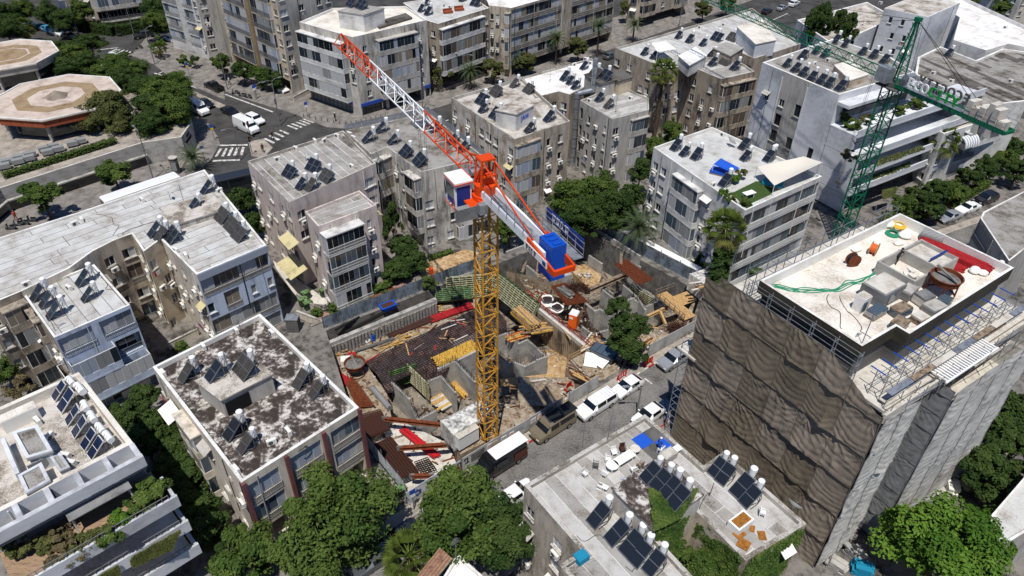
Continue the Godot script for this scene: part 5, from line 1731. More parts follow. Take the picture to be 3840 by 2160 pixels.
	bx("control_box",s*near*0.95-d*1.3+V(0,29.4,0),V(0.6,0.9,0.7),"galv",t,cb)
	g = G.new()
	for e in [-0.9,0.9]:
		g.bar(cc+cb*V(-1.0,29,e),cc+cb*V(0.9,29,e),0.05)
		g.bar(cc+cb*V(-1.0,30,e),cc+cb*V(-1.0,28.9,e),0.05)
	g.box(s*near*1.1+V(0,29.5,0)+d*0.3,V(2.6,0.22,1.6),cb)
	obj("cab_support",g,"crane_red",t)
	meta(t,"tower crane with yellow mast, orange and white jib and blue ballast blocks","crane","tower cranes")
	var gb := V(49.5,0,-91.8)
	t = thing("tower_crane",gb)
	d = (V(31.9,0,-128.9)-gb).normalized()
	s = d.cross(Vector3.UP).normalized()
	sb = Basis(-d,Vector3.UP,(-d).cross(Vector3.UP))
	mast(t,-0.2,24.6,1.75,0.45,"crane_green",2.2)
	g = G.new()
	g.tube(V(0,24.5,0),V(0,25.4,0),1.2,1.2,20)
	g.box(V(0,24.7,0),V(3.2,0.15,3.0),sb)
	obj("slewing_ring",g,"dark_grey",t)
	g = G.new()
	for e in 4:
		var o: Vector3 = s*(0.75 if e % 2 else -0.75)+d*(0.75 if e > 1 else -0.75)
		g.bar(o+V(0,25.3,0),o*0.18+V(0,33.2,0)-d*0.3,0.17)
		for k in 6:
			var f0 := k/6.0
			var o2: Vector3 = s*(0.75 if (e+1) % 2 else -0.75)+d*(0.75 if e in [1,3] else -0.75)
			g.bar(o.lerp(o*0.18,f0)+V(0,25.3+7.9*f0,0),(-o).lerp(-o*0.18,f0+0.1)*V(1,0,1)*0.0+o2.lerp(o2*0.18,f0+0.12)+V(0,25.3+7.9*(f0+0.12),0),0.07)
	g.box(V(0,33.3,0)-d*0.3,V(0.7,0.5,0.6),sb)
	obj("tower_head",g,"crane_green",t)
	g = G.new()
	for e in [-0.5,0.5]:
		g.bar(-d*1.6+s*e+V(0,25.3,0),-d*0.8+s*e+V(0,33,0),0.045)
	for k in 12:
		g.bar(-d*(1.6-k*0.06)-s*0.5+V(0,25.8+k*0.6,0),-d*(1.6-k*0.06)+s*0.5+V(0,25.8+k*0.6,0),0.035)
	obj("ladder_cage",g,"galv",t)
	boom(t,d*1.2+V(0,25.2,0),d*52+V(0,25.2,0),1.15,1.2,2.0,["crane_green"],0.1)
	g = G.new()
	g.bar(-d*0.3+V(0,33.2,0),d*22+V(0,26.5,0),0.05)
	g.bar(-d*0.3+V(0,33.2,0),d*44+V(0,26.5,0),0.05)
	for e in [-0.6,0.6]:
		g.bar(-d*0.3+V(0,33.2,0),-d*13.5+s*e+V(0,25.6,0),0.05)
	obj("stay_rope",g,"cable",t)
	g = G.new()
	for e in [-0.8,0.8]:
		g.box(-d*8.2+s*e+V(0,25.15,0),V(16.4,0.5,0.14),sb)
	g.bar(-d*16.4-s*0.8+V(0,25.15,0),-d*16.4+s*0.8+V(0,25.15,0),0.2,0.4)
	obj("counter_jib_girder",g,"crane_green",t)
	bx("walkway",-d*8+V(0,25.2,0),V(15.5,0.05,1.4),"galv",t,sb)
	g = G.new()
	for e in [-0.95,0.95]:
		for yy in [0.5,1.0]:
			g.bar(-d*1.5+s*e+V(0,25.3+yy,0),-d*16.3+s*e+V(0,25.3+yy,0),0.035)
		for i in 14:
			g.bar(-d*(1.5+i*1.14)+s*e+V(0,25.2,0),-d*(1.5+i*1.14)+s*e+V(0,26.3,0),0.035)
	obj("handrail",g,"metal",t)
	for i in 6:
		var hgt: float = [2.4,1.8,3.2,3.4,3.4,1.6][i]
		bx("ballast_block",-d*(11.3+i*0.82)+s*(0.1 if i % 2 else -0.1)+V(0,25.9-0.3*(i % 3),0),V(0.74,hgt,1.5),"concrete_light",t,sb)
	g = G.new()
	g.tube(-d*1.9-s*0.7+V(0,26.6,0),-d*1.9+s*0.7+V(0,26.6,0),0.4,0.4,14)
	g.box(-d*1.7+V(0,25.9,0),V(0.8,1.2,1.0),sb)
	obj("winch",g,"galv",t)
	g = G.new()
	g.box(s*near*1.5+d*0.6+V(0,26.3,0),V(1.7,1.9,1.3),sb)
	var cab2 := obj("cab",g,"galv",t)
	bx("window",s*near*1.5+d*1.47+V(0,26.5,0),V(0.05,1.2,1.1),"glass",cab2,sb)
	g = G.new()
	for e in 4:
		var o: Vector3 = s*(0.15 if e % 2 else -0.15)+d*(0.15 if e > 1 else -0.15)
		g.bar(d*3.4+o+V(0,25.1,0),d*3.4+o*0.6+V(0,8.8,0),0.022)
	obj("hoist_rope",g,"cable",t)
	g = G.new()
	g.box(d*3.4+V(0,8.6,0),V(0.9,0.6,0.3),sb)
	g.path([d*3.4+V(0,8.3,0),d*3.4+V(0,7.9,0),d*3.4+V(0.2,7.7,0),d*3.4+V(0.3,7.95,0)],0.05)
	obj("hook_block",g,"dark_grey",t)
	var nb: float = 1.0 if sb.z.z > 0 else -1.0
	var word := "ECOCITY"
	for side in 2:
		for i in 7:
			var tm := TextMesh.new()
			tm.text = word[i]
			var fo := SystemFont.new()
			fo.font_names = PackedStringArray(["Droid Sans"])
			fo.font_weight = 700
			tm.font = fo
			tm.font_size = 100
			tm.pixel_size = 0.0165
			tm.depth = 0.14
			var mm := "form_pale" if i < 3 else ("net_green" if i > 2 else "galv")
			if side == 1:
				mm = "dark_grey"
			var lo := obj("letter",tm,mm if side else ("white_paint" if i < 3 else "letter_green"),t)
			var xb := sb if side == 0 else Basis(-sb.x,Vector3.UP,-sb.z)
			lo.transform = Transform3D(xb,-d*(3.0+(i if side == 0 else 6-i)*1.08)+sb.z*(1.02 if side == 0 else -1.02)+V(0,26.3,0))
	bx("banner",-d*6.3+sb.z*0.3+V(0,26.2,0),V(1.8,0.9,0.03),"shutter_blue",t,sb)
	var rt := TextMesh.new()
	rt.text = "RAM"
	rt.font_size = 40
	rt.pixel_size = 0.014
	rt.depth = 0.03
	var ro := obj("lettering",rt,"black",t)
	ro.transform = Transform3D(sb,-d*6.4+sb.z*0.33+V(0,26.25,0))
	meta(t,"dark green tower crane with large letters on its counter jib","crane","tower cranes")
func wallseg(parent: Node3D,called: String,a: Vector3,b: Vector3,y0: float,y1: float,th: float,m: String) -> MeshInstance3D:
	var c := (a+b)/2
	return bx(called,V(c.x,(y0+y1)/2,c.z)-parent.position,V(Vector2(a.x-b.x,a.z-b.z).length()+th,y1-y0,th),m,parent,seg(a,b))
func concrete_wall(pts: Array,y0: float,y1: float,label: String,bars := true,th := 0.28):
	var t := thing("concrete_wall",V(pts[0].x,y0,pts[0].z))
	var sb := G.new()
	for i in pts.size()-1:
		var a: Vector3 = pts[i]
		var b: Vector3 = pts[i+1]
		wallseg(t,"wall_panel",a,b,y0,y1-0.004*i,th,"concrete")
		var n := int(a.distance_to(b)/0.22)
		var side := seg(a,b).z*0.09
		if bars:
			for k in n:
				for e in [-1.0,1.0]:
					var q: Vector3 = a.lerp(b,(k+0.5)/n)+side*e-t.position
					var top := rng.randf_range(0.5,1.1)
					sb.bar(V(q.x,y1-y0-0.02,q.z),V(q.x+rng.randf_range(-0.05,0.05),y1-y0+top,q.z+rng.randf_range(-0.05,0.05)),0.034)
	if bars:
		meta(obj("starter_bars",sb,"rebar_dark",t),"","","","stuff")
	meta(t,label,"concrete wall","raw concrete walls of the site")
func rebar_mat(c: Array,y: float,label: String,m := "rebar",layers := 3,st := 0.22):
	var t := thing("rebar_mesh_stack",V(c[0].x,y,c[0].z))
	st *= 1.7
	for L in layers:
		var g := G.new()
		var j := V(rng.randf_range(-0.12,0.12),0.06*L,rng.randf_range(-0.12,0.12))
		var n1 := int(c[0].distance_to(c[1])/st)
		var n2 := int(c[1].distance_to(c[2])/st)
		for i in n1+1:
			g.bar(c[0].lerp(c[1],float(i)/n1)-c[0]+j,c[3].lerp(c[2],float(i)/n1)-c[0]+j,0.05)
		for i in n2+1:
			g.bar(c[1].lerp(c[2],float(i)/n2)-c[0]+j+V(0,0.03,0),c[0].lerp(c[3],float(i)/n2)-c[0]+j+V(0,0.03,0),0.05)
		obj("mesh_sheet",g,m,t)
	meta(t,label,"rebar mesh","steel mesh stacks on the site")
func stack(called: String,at: Vector3,turn: float,n: Vector3,piece: Vector3,mats: Array,label: String,cat: String,jit := 0.04):
	var t := thing(called,at,turn)
	for y in int(n.y):
		for z in int(n.z):
			bx("board",V(rng.randf_range(-jit,jit)*6,piece.y*(y+0.5),(z-(n.z-1)/2.0)*piece.z*1.06+rng.randf_range(-jit,jit)*0.4),V(piece.x*rng.randf_range(0.86,1.0),piece.y*0.92,piece.z*0.95),mats[rng.randi() % mats.size()],t,Basis(Vector3.UP,rng.randf_range(-jit,jit)))
	meta(t,label,cat)
	return t
func form_panel(at: Vector3,bs: Basis,w: float,hh: float,label: String,n := 3,m := "form_green"):
	var t := thing("formwork_panel_pack",at)
	for k in n:
		var g := G.new()
		var o := bs.z*0.2*k
		for i in int(hh/0.3)+1:
			g.box(o+bs*V(0,0.06+i*0.3,0),V(w,0.09,0.14),bs)
		for i in int(w/0.9)+1:
			g.box(o+bs*V(-w/2+w*i/(int(w/0.9)),hh/2,-0.02),V(0.1,hh,0.1),bs)
		obj("ribs",g,"form_pale" if k % 2 else m,t)
		bx("face_sheet",o+bs*V(0,hh/2,-0.1),V(w,hh,0.04),"form_dark",t,bs)
	meta(t,label,"formwork","formwork panels on the site")
func fence_line(pts: Array,y0: float,hh: float,label: String,m: String,post := "rail",pw := 1.0,wave := true):
	var t := thing("site_fence",V(pts[0].x,y0,pts[0].z))
	for i in pts.size()-1:
		var a: Vector3 = pts[i]
		var b: Vector3 = pts[i+1]
		var n := maxi(1,int(round(Vector2(a.x-b.x,a.z-b.z).length()/pw)))
		var bs := seg(a,b)
		var len := a.distance_to(b)/n
		var key := "fence%.2f%.2f" % [len,hh]
		if not cache.has(key):
			var g := G.new()
			if wave:
				var k := 10
				for q in k:
					var z := 0.05 if q % 2 else 0.0
					var x0 := -len/2+len*q/k
					var x1 := -len/2+len*(q+1)/k
					g.quad(V(x0,0,0.05-z),V(x1,0,z),V(x1,hh,z),V(x0,hh,0.05-z),V(0,0,1))
			else:
				g.box(V(0,hh/2,0),V(len-0.03,hh,0.06))
			cache[key] = g.mesh()
		for k in n:
			var c: Vector3 = a.lerp(b,(k+0.5)/n)-t.position
			c.y = 0
			var o := obj("sheet",cache[key],m,t)
			o.transform = Transform3D(bs.rotated(bs.x,rng.randf_range(-0.03,0.03)),c+V(0,rng.randf_range(0,0.06),0))
			if k % 3 == 0:
				bx("post",a.lerp(b,float(k)/n)*V(1,0,1)-t.position*V(1,0,1)+V(0,hh*0.6,0)-bs.z*0.08,V(0.07,hh*1.2,0.07),post,t,bs)
	meta(t,label,"fence","fences round the site")
func pipe_thing(a: Vector3,b: Vector3,r: float,m: String,label: String,called := "pipe"):
	var t := thing(called,a)
	var g := G.new()
	g.tube(Vector3.ZERO,b-a,r,r,12)
	obj("tube",g,m,t)
	for f in [0.0,1.0]:
		var q := G.new()
		q.tube((b-a)*f-(b-a).normalized()*0.06,(b-a)*f+(b-a).normalized()*0.06,r*1.1,r*1.1,12)
		obj("collar",q,m,t)
	meta(t,label,"pipe")
func girder(a: Vector3,b: Vector3,w: float,label: String,m := "rust"):
	var t := thing("steel_strut",a)
	var g := G.new()
	var d := b-a
	var s := d.cross(Vector3.UP).normalized()*w*0.5
	g.bar(Vector3.UP*w*0.5,d+Vector3.UP*w*0.5,w,0.06)
	g.bar(-Vector3.UP*w*0.5,d-Vector3.UP*w*0.5,w,0.06)
	g.bar(Vector3.ZERO,d,0.1,w)
	obj("beam",g,m,t)
	var e := G.new()
	e.box(Vector3.ZERO,V(w*1.5,w*1.7,w*0.4))
	e.box(d,V(w*1.5,w*1.7,w*0.4))
	obj("end_plate",e,"concrete_dark",t)
	meta(t,label,"strut","steel struts across the pit")
func container(at: Vector3,turn: float,size: Vector3,label: String,top: String) -> Node3D:
	var t := thing("site_container",at,turn)
	var g := G.new()
	var n := int(size.x/0.28)
	for e in [-1.0,1.0]:
		for i in n:
			var z: float = size.z/2*e
			g.box(V(-size.x/2+size.x*(i+0.5)/n,size.y/2,z-0.03*e),V(size.x/n-(0.1 if i % 2 else 0.0),size.y,0.08 if i % 2 else 0.14))
		var nz := int(size.z/0.28)
		for i in nz:
			g.box(V((size.x/2-0.03)*e,size.y/2,-size.z/2+size.z*(i+0.5)/nz),V(0.08 if i % 2 else 0.14,size.y-0.01,size.z/nz-(0.1 if i % 2 else 0.0)))
	obj("ribbed_wall",g,"container",t)
	var r := G.new()
	for i in n/2:
		r.box(V(-size.x/2+size.x*(i+0.5)/(n/2),size.y,0),V(size.x/n,0.12,size.z-0.02))
	r.box(V(0,size.y-0.05,0),V(size.x-0.05,0.1,size.z-0.05))
	obj("roof",r,top,t)
	for c in 4:
		bx("corner_post",V(size.x/2*(1 if c % 2 else -1),size.y/2,size.z/2*(1 if c > 1 else -1)),V(0.16,size.y+0.04,0.16),"container",t)
	meta(t,label,"container","site containers")
	return t
var LEDGES := []
func ledge(pts: Array,y0: float,y1: float,m: String):
	slab("site_ledge",pts,y0,y1,m)
	LEDGES.append([flat(pts),y1])
func scatter():
	LEDGES.append([flat(PIT),-5.4])
	for c in 4:
		var g := G.new()
		for L in LEDGES:
			var pl: PackedVector2Array = L[0]
			var bb := Rect2(pl[0],Vector2.ZERO)
			for p in pl:
				bb = bb.expand(p)
			for i in int(bb.get_area()*0.45):
				var q := bb.position+bb.size*Vector2(rng.randf(),rng.randf())
				if Geometry2D.is_point_in_polygon(q,pl):
					var s := rng.randf_range(0.06,0.26)
					g.box(V(q.x,L[1]+s*0.2,q.y),V(s*rng.randf_range(0.6,[1.6,1.6,6.0,9.0][c]),s*0.6,s*0.8),Basis(Vector3.UP,rng.randf()*3.0))
		meta(obj("rubble_scatter",g,["concrete","rubble","timber_grey","rebar"][c]),"","","","stuff")
func site():
	var g := G.new()
	for i in 6:
		var a: Vector3 = PIT[i]
		var b: Vector3 = PIT[(i+1) % 6]
		var n := int(a.distance_to(b)/1.5)
		for k in n:
			var p: Vector3 = a.lerp(b,float(k)/n)
			var q: Vector3 = a.lerp(b,float(k+1)/n)
			g.quad(p,q,q-V(0,7,0),p-V(0,7,0),V(0,0,0))
	meta(obj("excavation_sides",g,"concrete_dark"),"","","","structure")
	slab("excavation_floor",PIT,-6.5,-5.4,"pit_ground")
	ledge( [PIT[4],PIT[3].lerp(PIT[4],0.42),V(-5.1,-2.4,-77.2),V(-18.41,-2.4,-66.3),V(-14.68,-2.4,-60.6),V(-13.57,-2.4,-56.7),PIT[5]],-6.0,-2.4,"rubble")
	ledge( [V(-13.74,-3.2,-57.4),V(-11.87,-3.2,-56.8),V(-6.94,-3.2,-54),V(-5.79,-3.2,-51.3),PIT[0],PIT[5]],-6.0,-3.2,"concrete_light")
	ledge( [V(3.37,-0.6,-76.3),V(10.05,-0.6,-67.5),V(12.2,-0.6,-64),V(12.61,-0.6,-68.2),V(10.38,-0.6,-72.6),V(9.76,-0.6,-77.1),V(6.82,-0.6,-81.4),V(-0.81,-0.6,-83.7),V(-0.85,-0.6,-86.3)],-6.0,-0.6,"rubble")
	ledge( [V(6.69,-0.4,-63.8),V(9.5,-0.4,-61.3),V(13.88,-0.4,-62.9),V(16.35,-0.4,-65.4),V(12.37,-0.4,-66),V(9.72,-0.4,-67),V(7.07,-0.4,-64.9)],-6.0,-0.4,"rubble")
	ledge( [V(16.3,-0.3,-66),PIT[1]+V(-0.4,0,0.1),PIT[2]-V(0.5,0,0),V(22.62,-0.3,-73.5),V(19.77,-0.3,-72.1),V(17.3,-0.3,-70.4)],-6.0,-0.3,"rubble")
	ledge( [V(-7.23,-0.5,-55.1),V(-5.18,-0.5,-50.2),V(0.62,-0.5,-54.2),V(3.6,-0.5,-56.2),V(2.51,-0.5,-57.3),V(-2.98,-0.5,-58)],-6.0,-0.5,"rubble")
	scatter()
	var pw := thing("pile_wall",PIT[4])
	var p0 := V(-23.75,-0.4,-66.1)
	var p1 := V(-10.03,-0.4,-76.2)
	for i in 36:
		var c: Vector3 = p0.lerp(p1,(i+0.5)/36.0)
		var q := G.new()
		q.tube(V(c.x,-2.6,c.z)-pw.position,V(c.x+rng.randf_range(-0.05,0.05),-0.6,c.z)-pw.position,0.25*rng.randf_range(0.8,1.15),0.22*rng.randf_range(0.75,1.1),9)
		obj("pile",q,"shotcrete",pw)
	var bs := seg(p0,p1)
	for i in 6:
		var c: Vector3 = p0.lerp(p1,(i+0.5)/6.0)-bs.z*0.35
		bx("cap_beam",V(c.x,-0.42+0.03*(i % 2),c.z)-pw.position,V(p0.distance_to(p1)/6-0.02,0.55,0.6),"concrete",pw,bs)
	meta(pw,"row of grey concrete piles under a cap beam along the corrugated fence","pile wall")
	var bw := thing("pile_wall",V(3.12,-0.5,-75.8))
	var b0 := V(3.18,-0.5,-75.9)
	var b1 := V(10.01,-0.5,-67.1)
	var bb := seg(b0,b1)
	for i in 30:
		var c: Vector3 = b0.lerp(b1,(i+0.5)/30.0)+bb.z*0.1
		var q := G.new()
		q.tube(V(c.x,-5.6,c.z)-bw.position,V(c.x,-0.9,c.z)-bw.position,0.2*rng.randf_range(0.85,1.1),0.24*rng.randf_range(0.9,1.1),8)
		obj("pile",q,"earth_wall",bw)
	for i in 4:
		var c: Vector3 = b0.lerp(b1,(i+0.5)/4.0)
		bx("cap_beam",V(c.x,-0.72,c.z)-bw.position,V(b0.distance_to(b1)/4-0.02,0.7,0.6),"concrete_light",bw,bb)
	meta(bw,"brown earthy pile wall with a pale cap beam facing the sand heap","pile wall")
	var dk := [V(-18.23,-2.2,-66),V(-16.47,-2.2,-64),V(-14.72,-2.2,-61),V(-14,-2.2,-61.1),V(-14.24,-2.2,-62.8),V(-12.26,-2.2,-64.2),V(-10.45,-2.2,-62.6),V(-8.52,-2.2,-63.8),V(-6.98,-2.2,-66.4),V(-4.31,-2.2,-68.6),V(-1.89,-2.2,-71.3),V(-0.61,-2.2,-72.7),V(-0.64,-2.2,-74.4),V(-1.93,-2.2,-76.8),V(-4.84,-2.2,-76.8),V(-9.79,-2.2,-72.8)]
	var t := thing("floor_slab",dk[0])
	var pl := PackedVector2Array()
	for p in dk:
		pl.append(Vector2(p.x-dk[0].x,p.z-dk[0].z))
	g = G.new()
	g.prism(pl,-0.3,0.0,true)
	obj("deck",g,"deck_dark",t)
	sheets(t,pl,0.0,(pl[15]-pl[0]).normalized(),1.25,["deck_dark","deck_brown","deck_pale","deck_brown","deck_dark"],0.03)
	var A2 := (pl[15]-pl[0]).normalized()
	var B2 := Vector2(-A2.y,A2.x)
	g = G.new()
	for k in 2:
		var dv := A2 if k == 0 else B2
		var nv := B2 if k == 0 else A2
		for i in range(-90,110):
			var l := PackedVector2Array([nv*i*0.36-dv*40,nv*i*0.36+dv*40])
			for pc in Geometry2D.intersect_polyline_with_polygon(l,pl):
				g.bar(V(pc[0].x,0.06+0.03*k,pc[0].y),V(pc[pc.size()-1].x,0.06+0.03*k,pc[pc.size()-1].y),0.055)
	meta(obj("rebar_grid",g,"rebar_dark",t),"","","","stuff")
	g = G.new()
	for i in 260:
		var q := pl[rng.randi() % 16].lerp(pl[rng.randi() % 16],rng.randf()).lerp(pl[(rng.randi() % 4)+4],rng.randf()*0.8)
		if Geometry2D.is_point_in_polygon(q,pl):
			g.bar(V(q.x,0,q.y),V(q.x+rng.randf_range(-0.1,0.1),rng.randf_range(0.3,1.3),q.y+rng.randf_range(-0.1,0.1)),0.025)
	meta(obj("upright_bars",g,"rebar_dark",t),"","","","stuff")
	for i in 14:
		var q := pl[0].lerp(pl[9],rng.randf()).lerp(pl[14],rng.randf()*0.8)
		if Geometry2D.is_point_in_polygon(q,pl):
			bx("plank",V(q.x,0.12,q.y),V(rng.randf_range(0.6,2.5),0.05,0.15),["timber","red_board","timber_grey","concrete_light"][i % 4],t,Basis(Vector3.UP,rng.randf()*PI))
	meta(t,"dark formwork deck covered with a grid of reinforcing bars","floor slab")
	concrete_wall([V(-14.18,-1.7,-62),V(-11.84,-1.7,-59.4)],-5.4,-1.7,"concrete wall at the left of the green ribbed formwork corner")
	concrete_wall([V(-11.33,-2.2,-58.4),V(-10.5,-2.2,-56.6),V(-8.71,-2.2,-58)],-5.4,-2.2,"angled concrete wall with ribbed inner face beside the white container")
	concrete_wall([V(-10.16,-1.7,-62.2),V(-8.45,-1.7,-63.3),V(-6.53,-1.7,-60.6)],-5.4,-1.7,"corner concrete wall over the yellow formwork floor")
	concrete_wall([V(-8.89,-1.7,-64.6),V(-6.93,-1.7,-66),V(-4.31,-1.7,-62.4)],-5.4,-1.7,"corner concrete wall left of the yellow crane mast")
	concrete_wall([V(-6.82,-1.7,-66),V(-4.27,-1.7,-68)],-5.4,-1.7,"straight concrete wall beside the yellow mesh panel",false)
	concrete_wall([V(-1.97,-1.9,-70.9),V(-0.6,-1.9,-71.7),V(1.03,-1.9,-69.7),V(2.11,-1.9,-70.5),V(4.5,-1.9,-67.3),V(3.37,-1.9,-66.7)],-5.4,-1.9,"zigzag concrete core wall right of the crane mast")
	concrete_wall([V(-1.78,-2.2,-68),V(-0.12,-2.2,-66),V(0.43,-2.2,-66.5),V(1.76,-2.2,-65.8),V(3.38,-2.2,-66.9)],-5.4,-2.2,"low front wall of the concrete core above the timber walkway")
	concrete_wall([V(10.35,-1.5,-77.6),V(11.33,-1.5,-76.2),V(12.08,-1.5,-76.6),V(13.28,-1.5,-75.2)],-5.4,-1.5,"folded concrete wall behind the orange toilet")
	concrete_wall([V(12.8,-1.6,-81.2),V(14.8,-1.6,-78.3),V(17.01,-1.6,-79.3)],-5.4,-1.6,"concrete wall with dark shadow behind the leafy site tree")
	concrete_wall([V(11.76,-2.2,-90.4),V(13.4,-2.2,-88.4)],-5.4,-2.2,"short concrete wall on the pale floor of the far pit")
	concrete_wall([V(17.24,-1.5,-82.6),V(19.45,-1.5,-80.3),V(20.82,-1.5,-77.9)],-5.4,-1.5,"dark concrete wall beside the timber platform")
	concrete_wall([V(2.2,-1.6,-86.6),V(4.35,-1.6,-83.6)],-5.4,-1.6,"concrete wall under the grey props in the far pit")
	concrete_wall([V(6.85,-1.2,-83.5),V(8.32,-1.2,-84.2)],-5.4,-1.2,"concrete pier below the blue ballast blocks",false,0.5)
	slab("pit_floor",[V(9.51,-4.2,-90.3),V(11.3,-4.2,-91),V(13.56,-4.2,-88.2),V(13.01,-4.2,-86.2),V(11.13,-4.2,-84.8),V(9.23,-4.2,-88.7)],-6.0,-4.2,"sand")
	slab("pit_floor",[V(-9.38,-4.6,-62.4),V(-8.62,-4.6,-63.6),V(-6.8,-4.6,-61.4),V(-7.82,-4.6,-60.7)],-6.0,-4.6,"concrete_light")
	concrete_wall([V(-0.87,0.8,-86.7),V(10.99,0.8,-94.8),V(11.85,0.8,-94.7),V(18.49,0.8,-86.2)],-1.2,0.8,"low grey retaining wall round the far corner of the site",false,0.22)
	concrete_wall([V(-0.87,-1,-87.4),V(10.89,-1,-95.7),V(12,-1,-94.8),V(18.69,-1,-86.1)],-5.4,-0.9,"rough lower retaining wall inside the far corner of the site",false,0.5)
	var fb := seg(V(-13.59,0,-61),V(-11.83,0,-61.9))
	form_panel(V(-13.28,-4.2,-64.2),fb,3.4,2.9,"green ribbed formwork lining the corner wall by the rebar deck",1)
	form_panel(V(-11.29,-4.2,-63.2),seg(V(-11.81,0,-61.8),V(-9.78,0,-59.5)),4.4,2.9,"pale ribbed formwork lining the right of the corner wall",1,"form_pale")
	var fc := seg(V(-1.86,0,-79.5),V(1.91,0,-74.8))
	form_panel(V(-0.09,-2.2,-77.8),fc.rotated(fc.x,-0.5),9.0,2.9,"long pack of green formwork panels leaning beside the timber stack",4)
	form_panel(V(2.35,-2.2,-77.1),fc.rotated(fc.x,-0.5),1.6,2.4,"small green formwork panel at the end of the long pack",2)
	var ff := seg(V(-9.2,0,-76.5),V(-6.37,0,-77))
	form_panel(V(-7.92,-1.6,-77.8),ff.rotated(ff.x,-1.15),5.0,2.6,"flat pile of green formwork panels near the back fence",3)
	form_panel(V(-5.86,-2.2,-79.8),ff.rotated(ff.x,-0.35),6.4,3.0,"pale formwork panels standing behind the crane mast",4,"form_pale")
	var ta := seg(V(0.97,0,-74.2),V(2.7,0,-71.8)).get_euler().y
	stack("timber_stack",V(1.95,-1.6,-73.7),ta,V(1,8,7),V(4.6,0.14,0.24),["timber","timber","yellow_ply","timber_grey"],"pile of pale yellow beams on the edge of the deck","timber stack")
	stack("timber_stack",V(3.34,-1.7,-72.3),ta+1.2,V(1,2,8),V(3.2,0.12,0.22),["timber","timber_grey","yellow_ply"],"loose planks jutting over the brown pit","timber stack",0.16)
	stack("timber_stack",V(0.79,-2,-71.1),ta+1.4,V(1,1,12),V(3.0,0.12,0.12),["timber","yellow_ply","red_board"],"row of yellow beams over the concrete core","timber stack",0.05)
	stack("timber_stack",V(-12.25,-2.3,-75.9),0.5,V(1,3,9),V(2.4,0.07,0.14),["timber","yellow_ply"],"tangled heap of pale yellow laths beside the steel bundle","timber stack",0.4)
	stack("timber_stack",V(-14.95,-2.3,-70.2),0.65,V(1,2,8),V(3.6,0.05,0.14),["timber","yellow_ply","timber_grey"],"scattered boards along the edge of the rebar deck","timber stack",0.3)
	stack("timber_stack",V(-22.15,-2.3,-67.8),0.4,V(1,3,6),V(1.5,0.12,0.22),["timber","brown_board"],"brown boards beside the leaning plank at the pile wall","timber stack",0.12)
	stack("yellow_panel",V(-6.95,-2,-67.7),seg(V(-8.88,0,-64.2),V(-5.29,0,-66.8)).get_euler().y,V(1,1,12),V(6.6,0.08,0.16),["yellow_ply"],"yellow slatted panel lying on the edge of the rebar deck","panel",0.01)
	stack("yellow_panel",V(-8.12,-4.5,-61.8),0.7,V(1,1,8),V(3.0,0.1,0.3),["yellow_ply","concrete_light","timber"],"yellow formwork frame on the floor between concrete walls","panel",0.03)
	stack("timber_stack",V(-6.5,-5.2,-64.6),-0.9,V(1,2,4),V(3.6,0.12,0.24),["yellow_ply","timber"],"yellow beams on the pit floor left of the mast","timber stack",0.03)
	stack("steel_bundle",V(-13.06,-2.3,-73.6),seg(V(-14.94,0,-69.1),V(-10,0,-72.4)).get_euler().y,V(1,3,22),V(8.2,0.06,0.08),["rebar","rebar_dark","rebar"],"long bundle of dark brown reinforcing steel by the deck","steel bundle",0.01)
	stack("red_board_stack",V(-8.05,-2.2,-76.1),seg(V(-9.85,0,-72),V(-5.63,0,-74.5)).get_euler().y,V(1,2,4),V(6.4,0.1,0.3),["red_board"],"red boards below the green formwork pile","red boards",0.03)
	stack("red_board_stack",V(-19.97,-2.3,-66.9),-1.2,V(1,2,3),V(1.9,0.1,0.3),["red_board"],"short red boards near the concrete bucket","red boards",0.05)
	stack("red_board_stack",V(-20.92,-2.3,-63.1),-0.72,V(1,2,6),V(3.6,0.1,0.24),["red_board"],"red boards beside the mossy-roofed block","red boards",0.04)
	rebar_mat([V(-19.85,-2.2,-62.3),V(-17.7,-2.2,-58.2),V(-15.98,-2.2,-58.4),V(-18.78,-2.2,-62.4)],-2.2,"rust brown mesh stack along the mossy-roofed block","rust",5,0.16)
	rebar_mat([V(-16.8,-1.6,-56.4),V(-15.71,-1.6,-53.1),V(-13.47,-1.6,-54.4),V(-14.89,-1.6,-57.2)],-1.6,"dark mesh stack beside the balcony corner of the mossy-roofed block","rebar",6,0.16)
	rebar_mat([V(-14.68,-1.6,-52.1),V(-11.1,-1.6,-47.7),V(-9.55,-1.6,-48.6),V(-13.11,-1.6,-53.2)],-1.6,"largest dark mesh stack in the near corner of the site","rebar",6,0.16)
	rebar_mat([V(-10.2,-2.6,-50.5),V(-9.39,-2.6,-49.2),V(-7.84,-2.6,-49.8),V(-8.85,-2.6,-51.2)],-2.6,"small dark mesh stack near the hoarding slogan","rebar_dark",5,0.14)
	rebar_mat([V(5.53,-0.5,-80),V(7.43,-0.5,-76),V(10.18,-0.5,-76.8),V(7.4,-0.5,-80.8)],-0.5,"rusty mesh stack under grey boards by the white bags","rust",5,0.16)
	rebar_mat([V(14.76,0.1,-84.8),V(17.61,0.1,-80.1),V(19.62,0.1,-81.4),V(16.58,0.1,-86)],0.1,"rusty mesh sheets bridging the far pit","rust",3,0.2)
	stack("grey_board_stack",V(7.43,-0.2,-78.1),-0.85,V(1,5,2),V(2.4,0.12,0.5),["concrete_dark","timber_grey","concrete"],"grey boards stacked on the rusty mesh","boards",0.05)
	girder(V(-14.07,-1,-55.5),V(-7.14,-1,-54.7),0.4,"upper brown strut in the near corner of the site")
	girder(V(-11.82,-1,-51.3),V(-6.81,-1,-51.9),0.4,"middle brown strut in the near corner of the site")
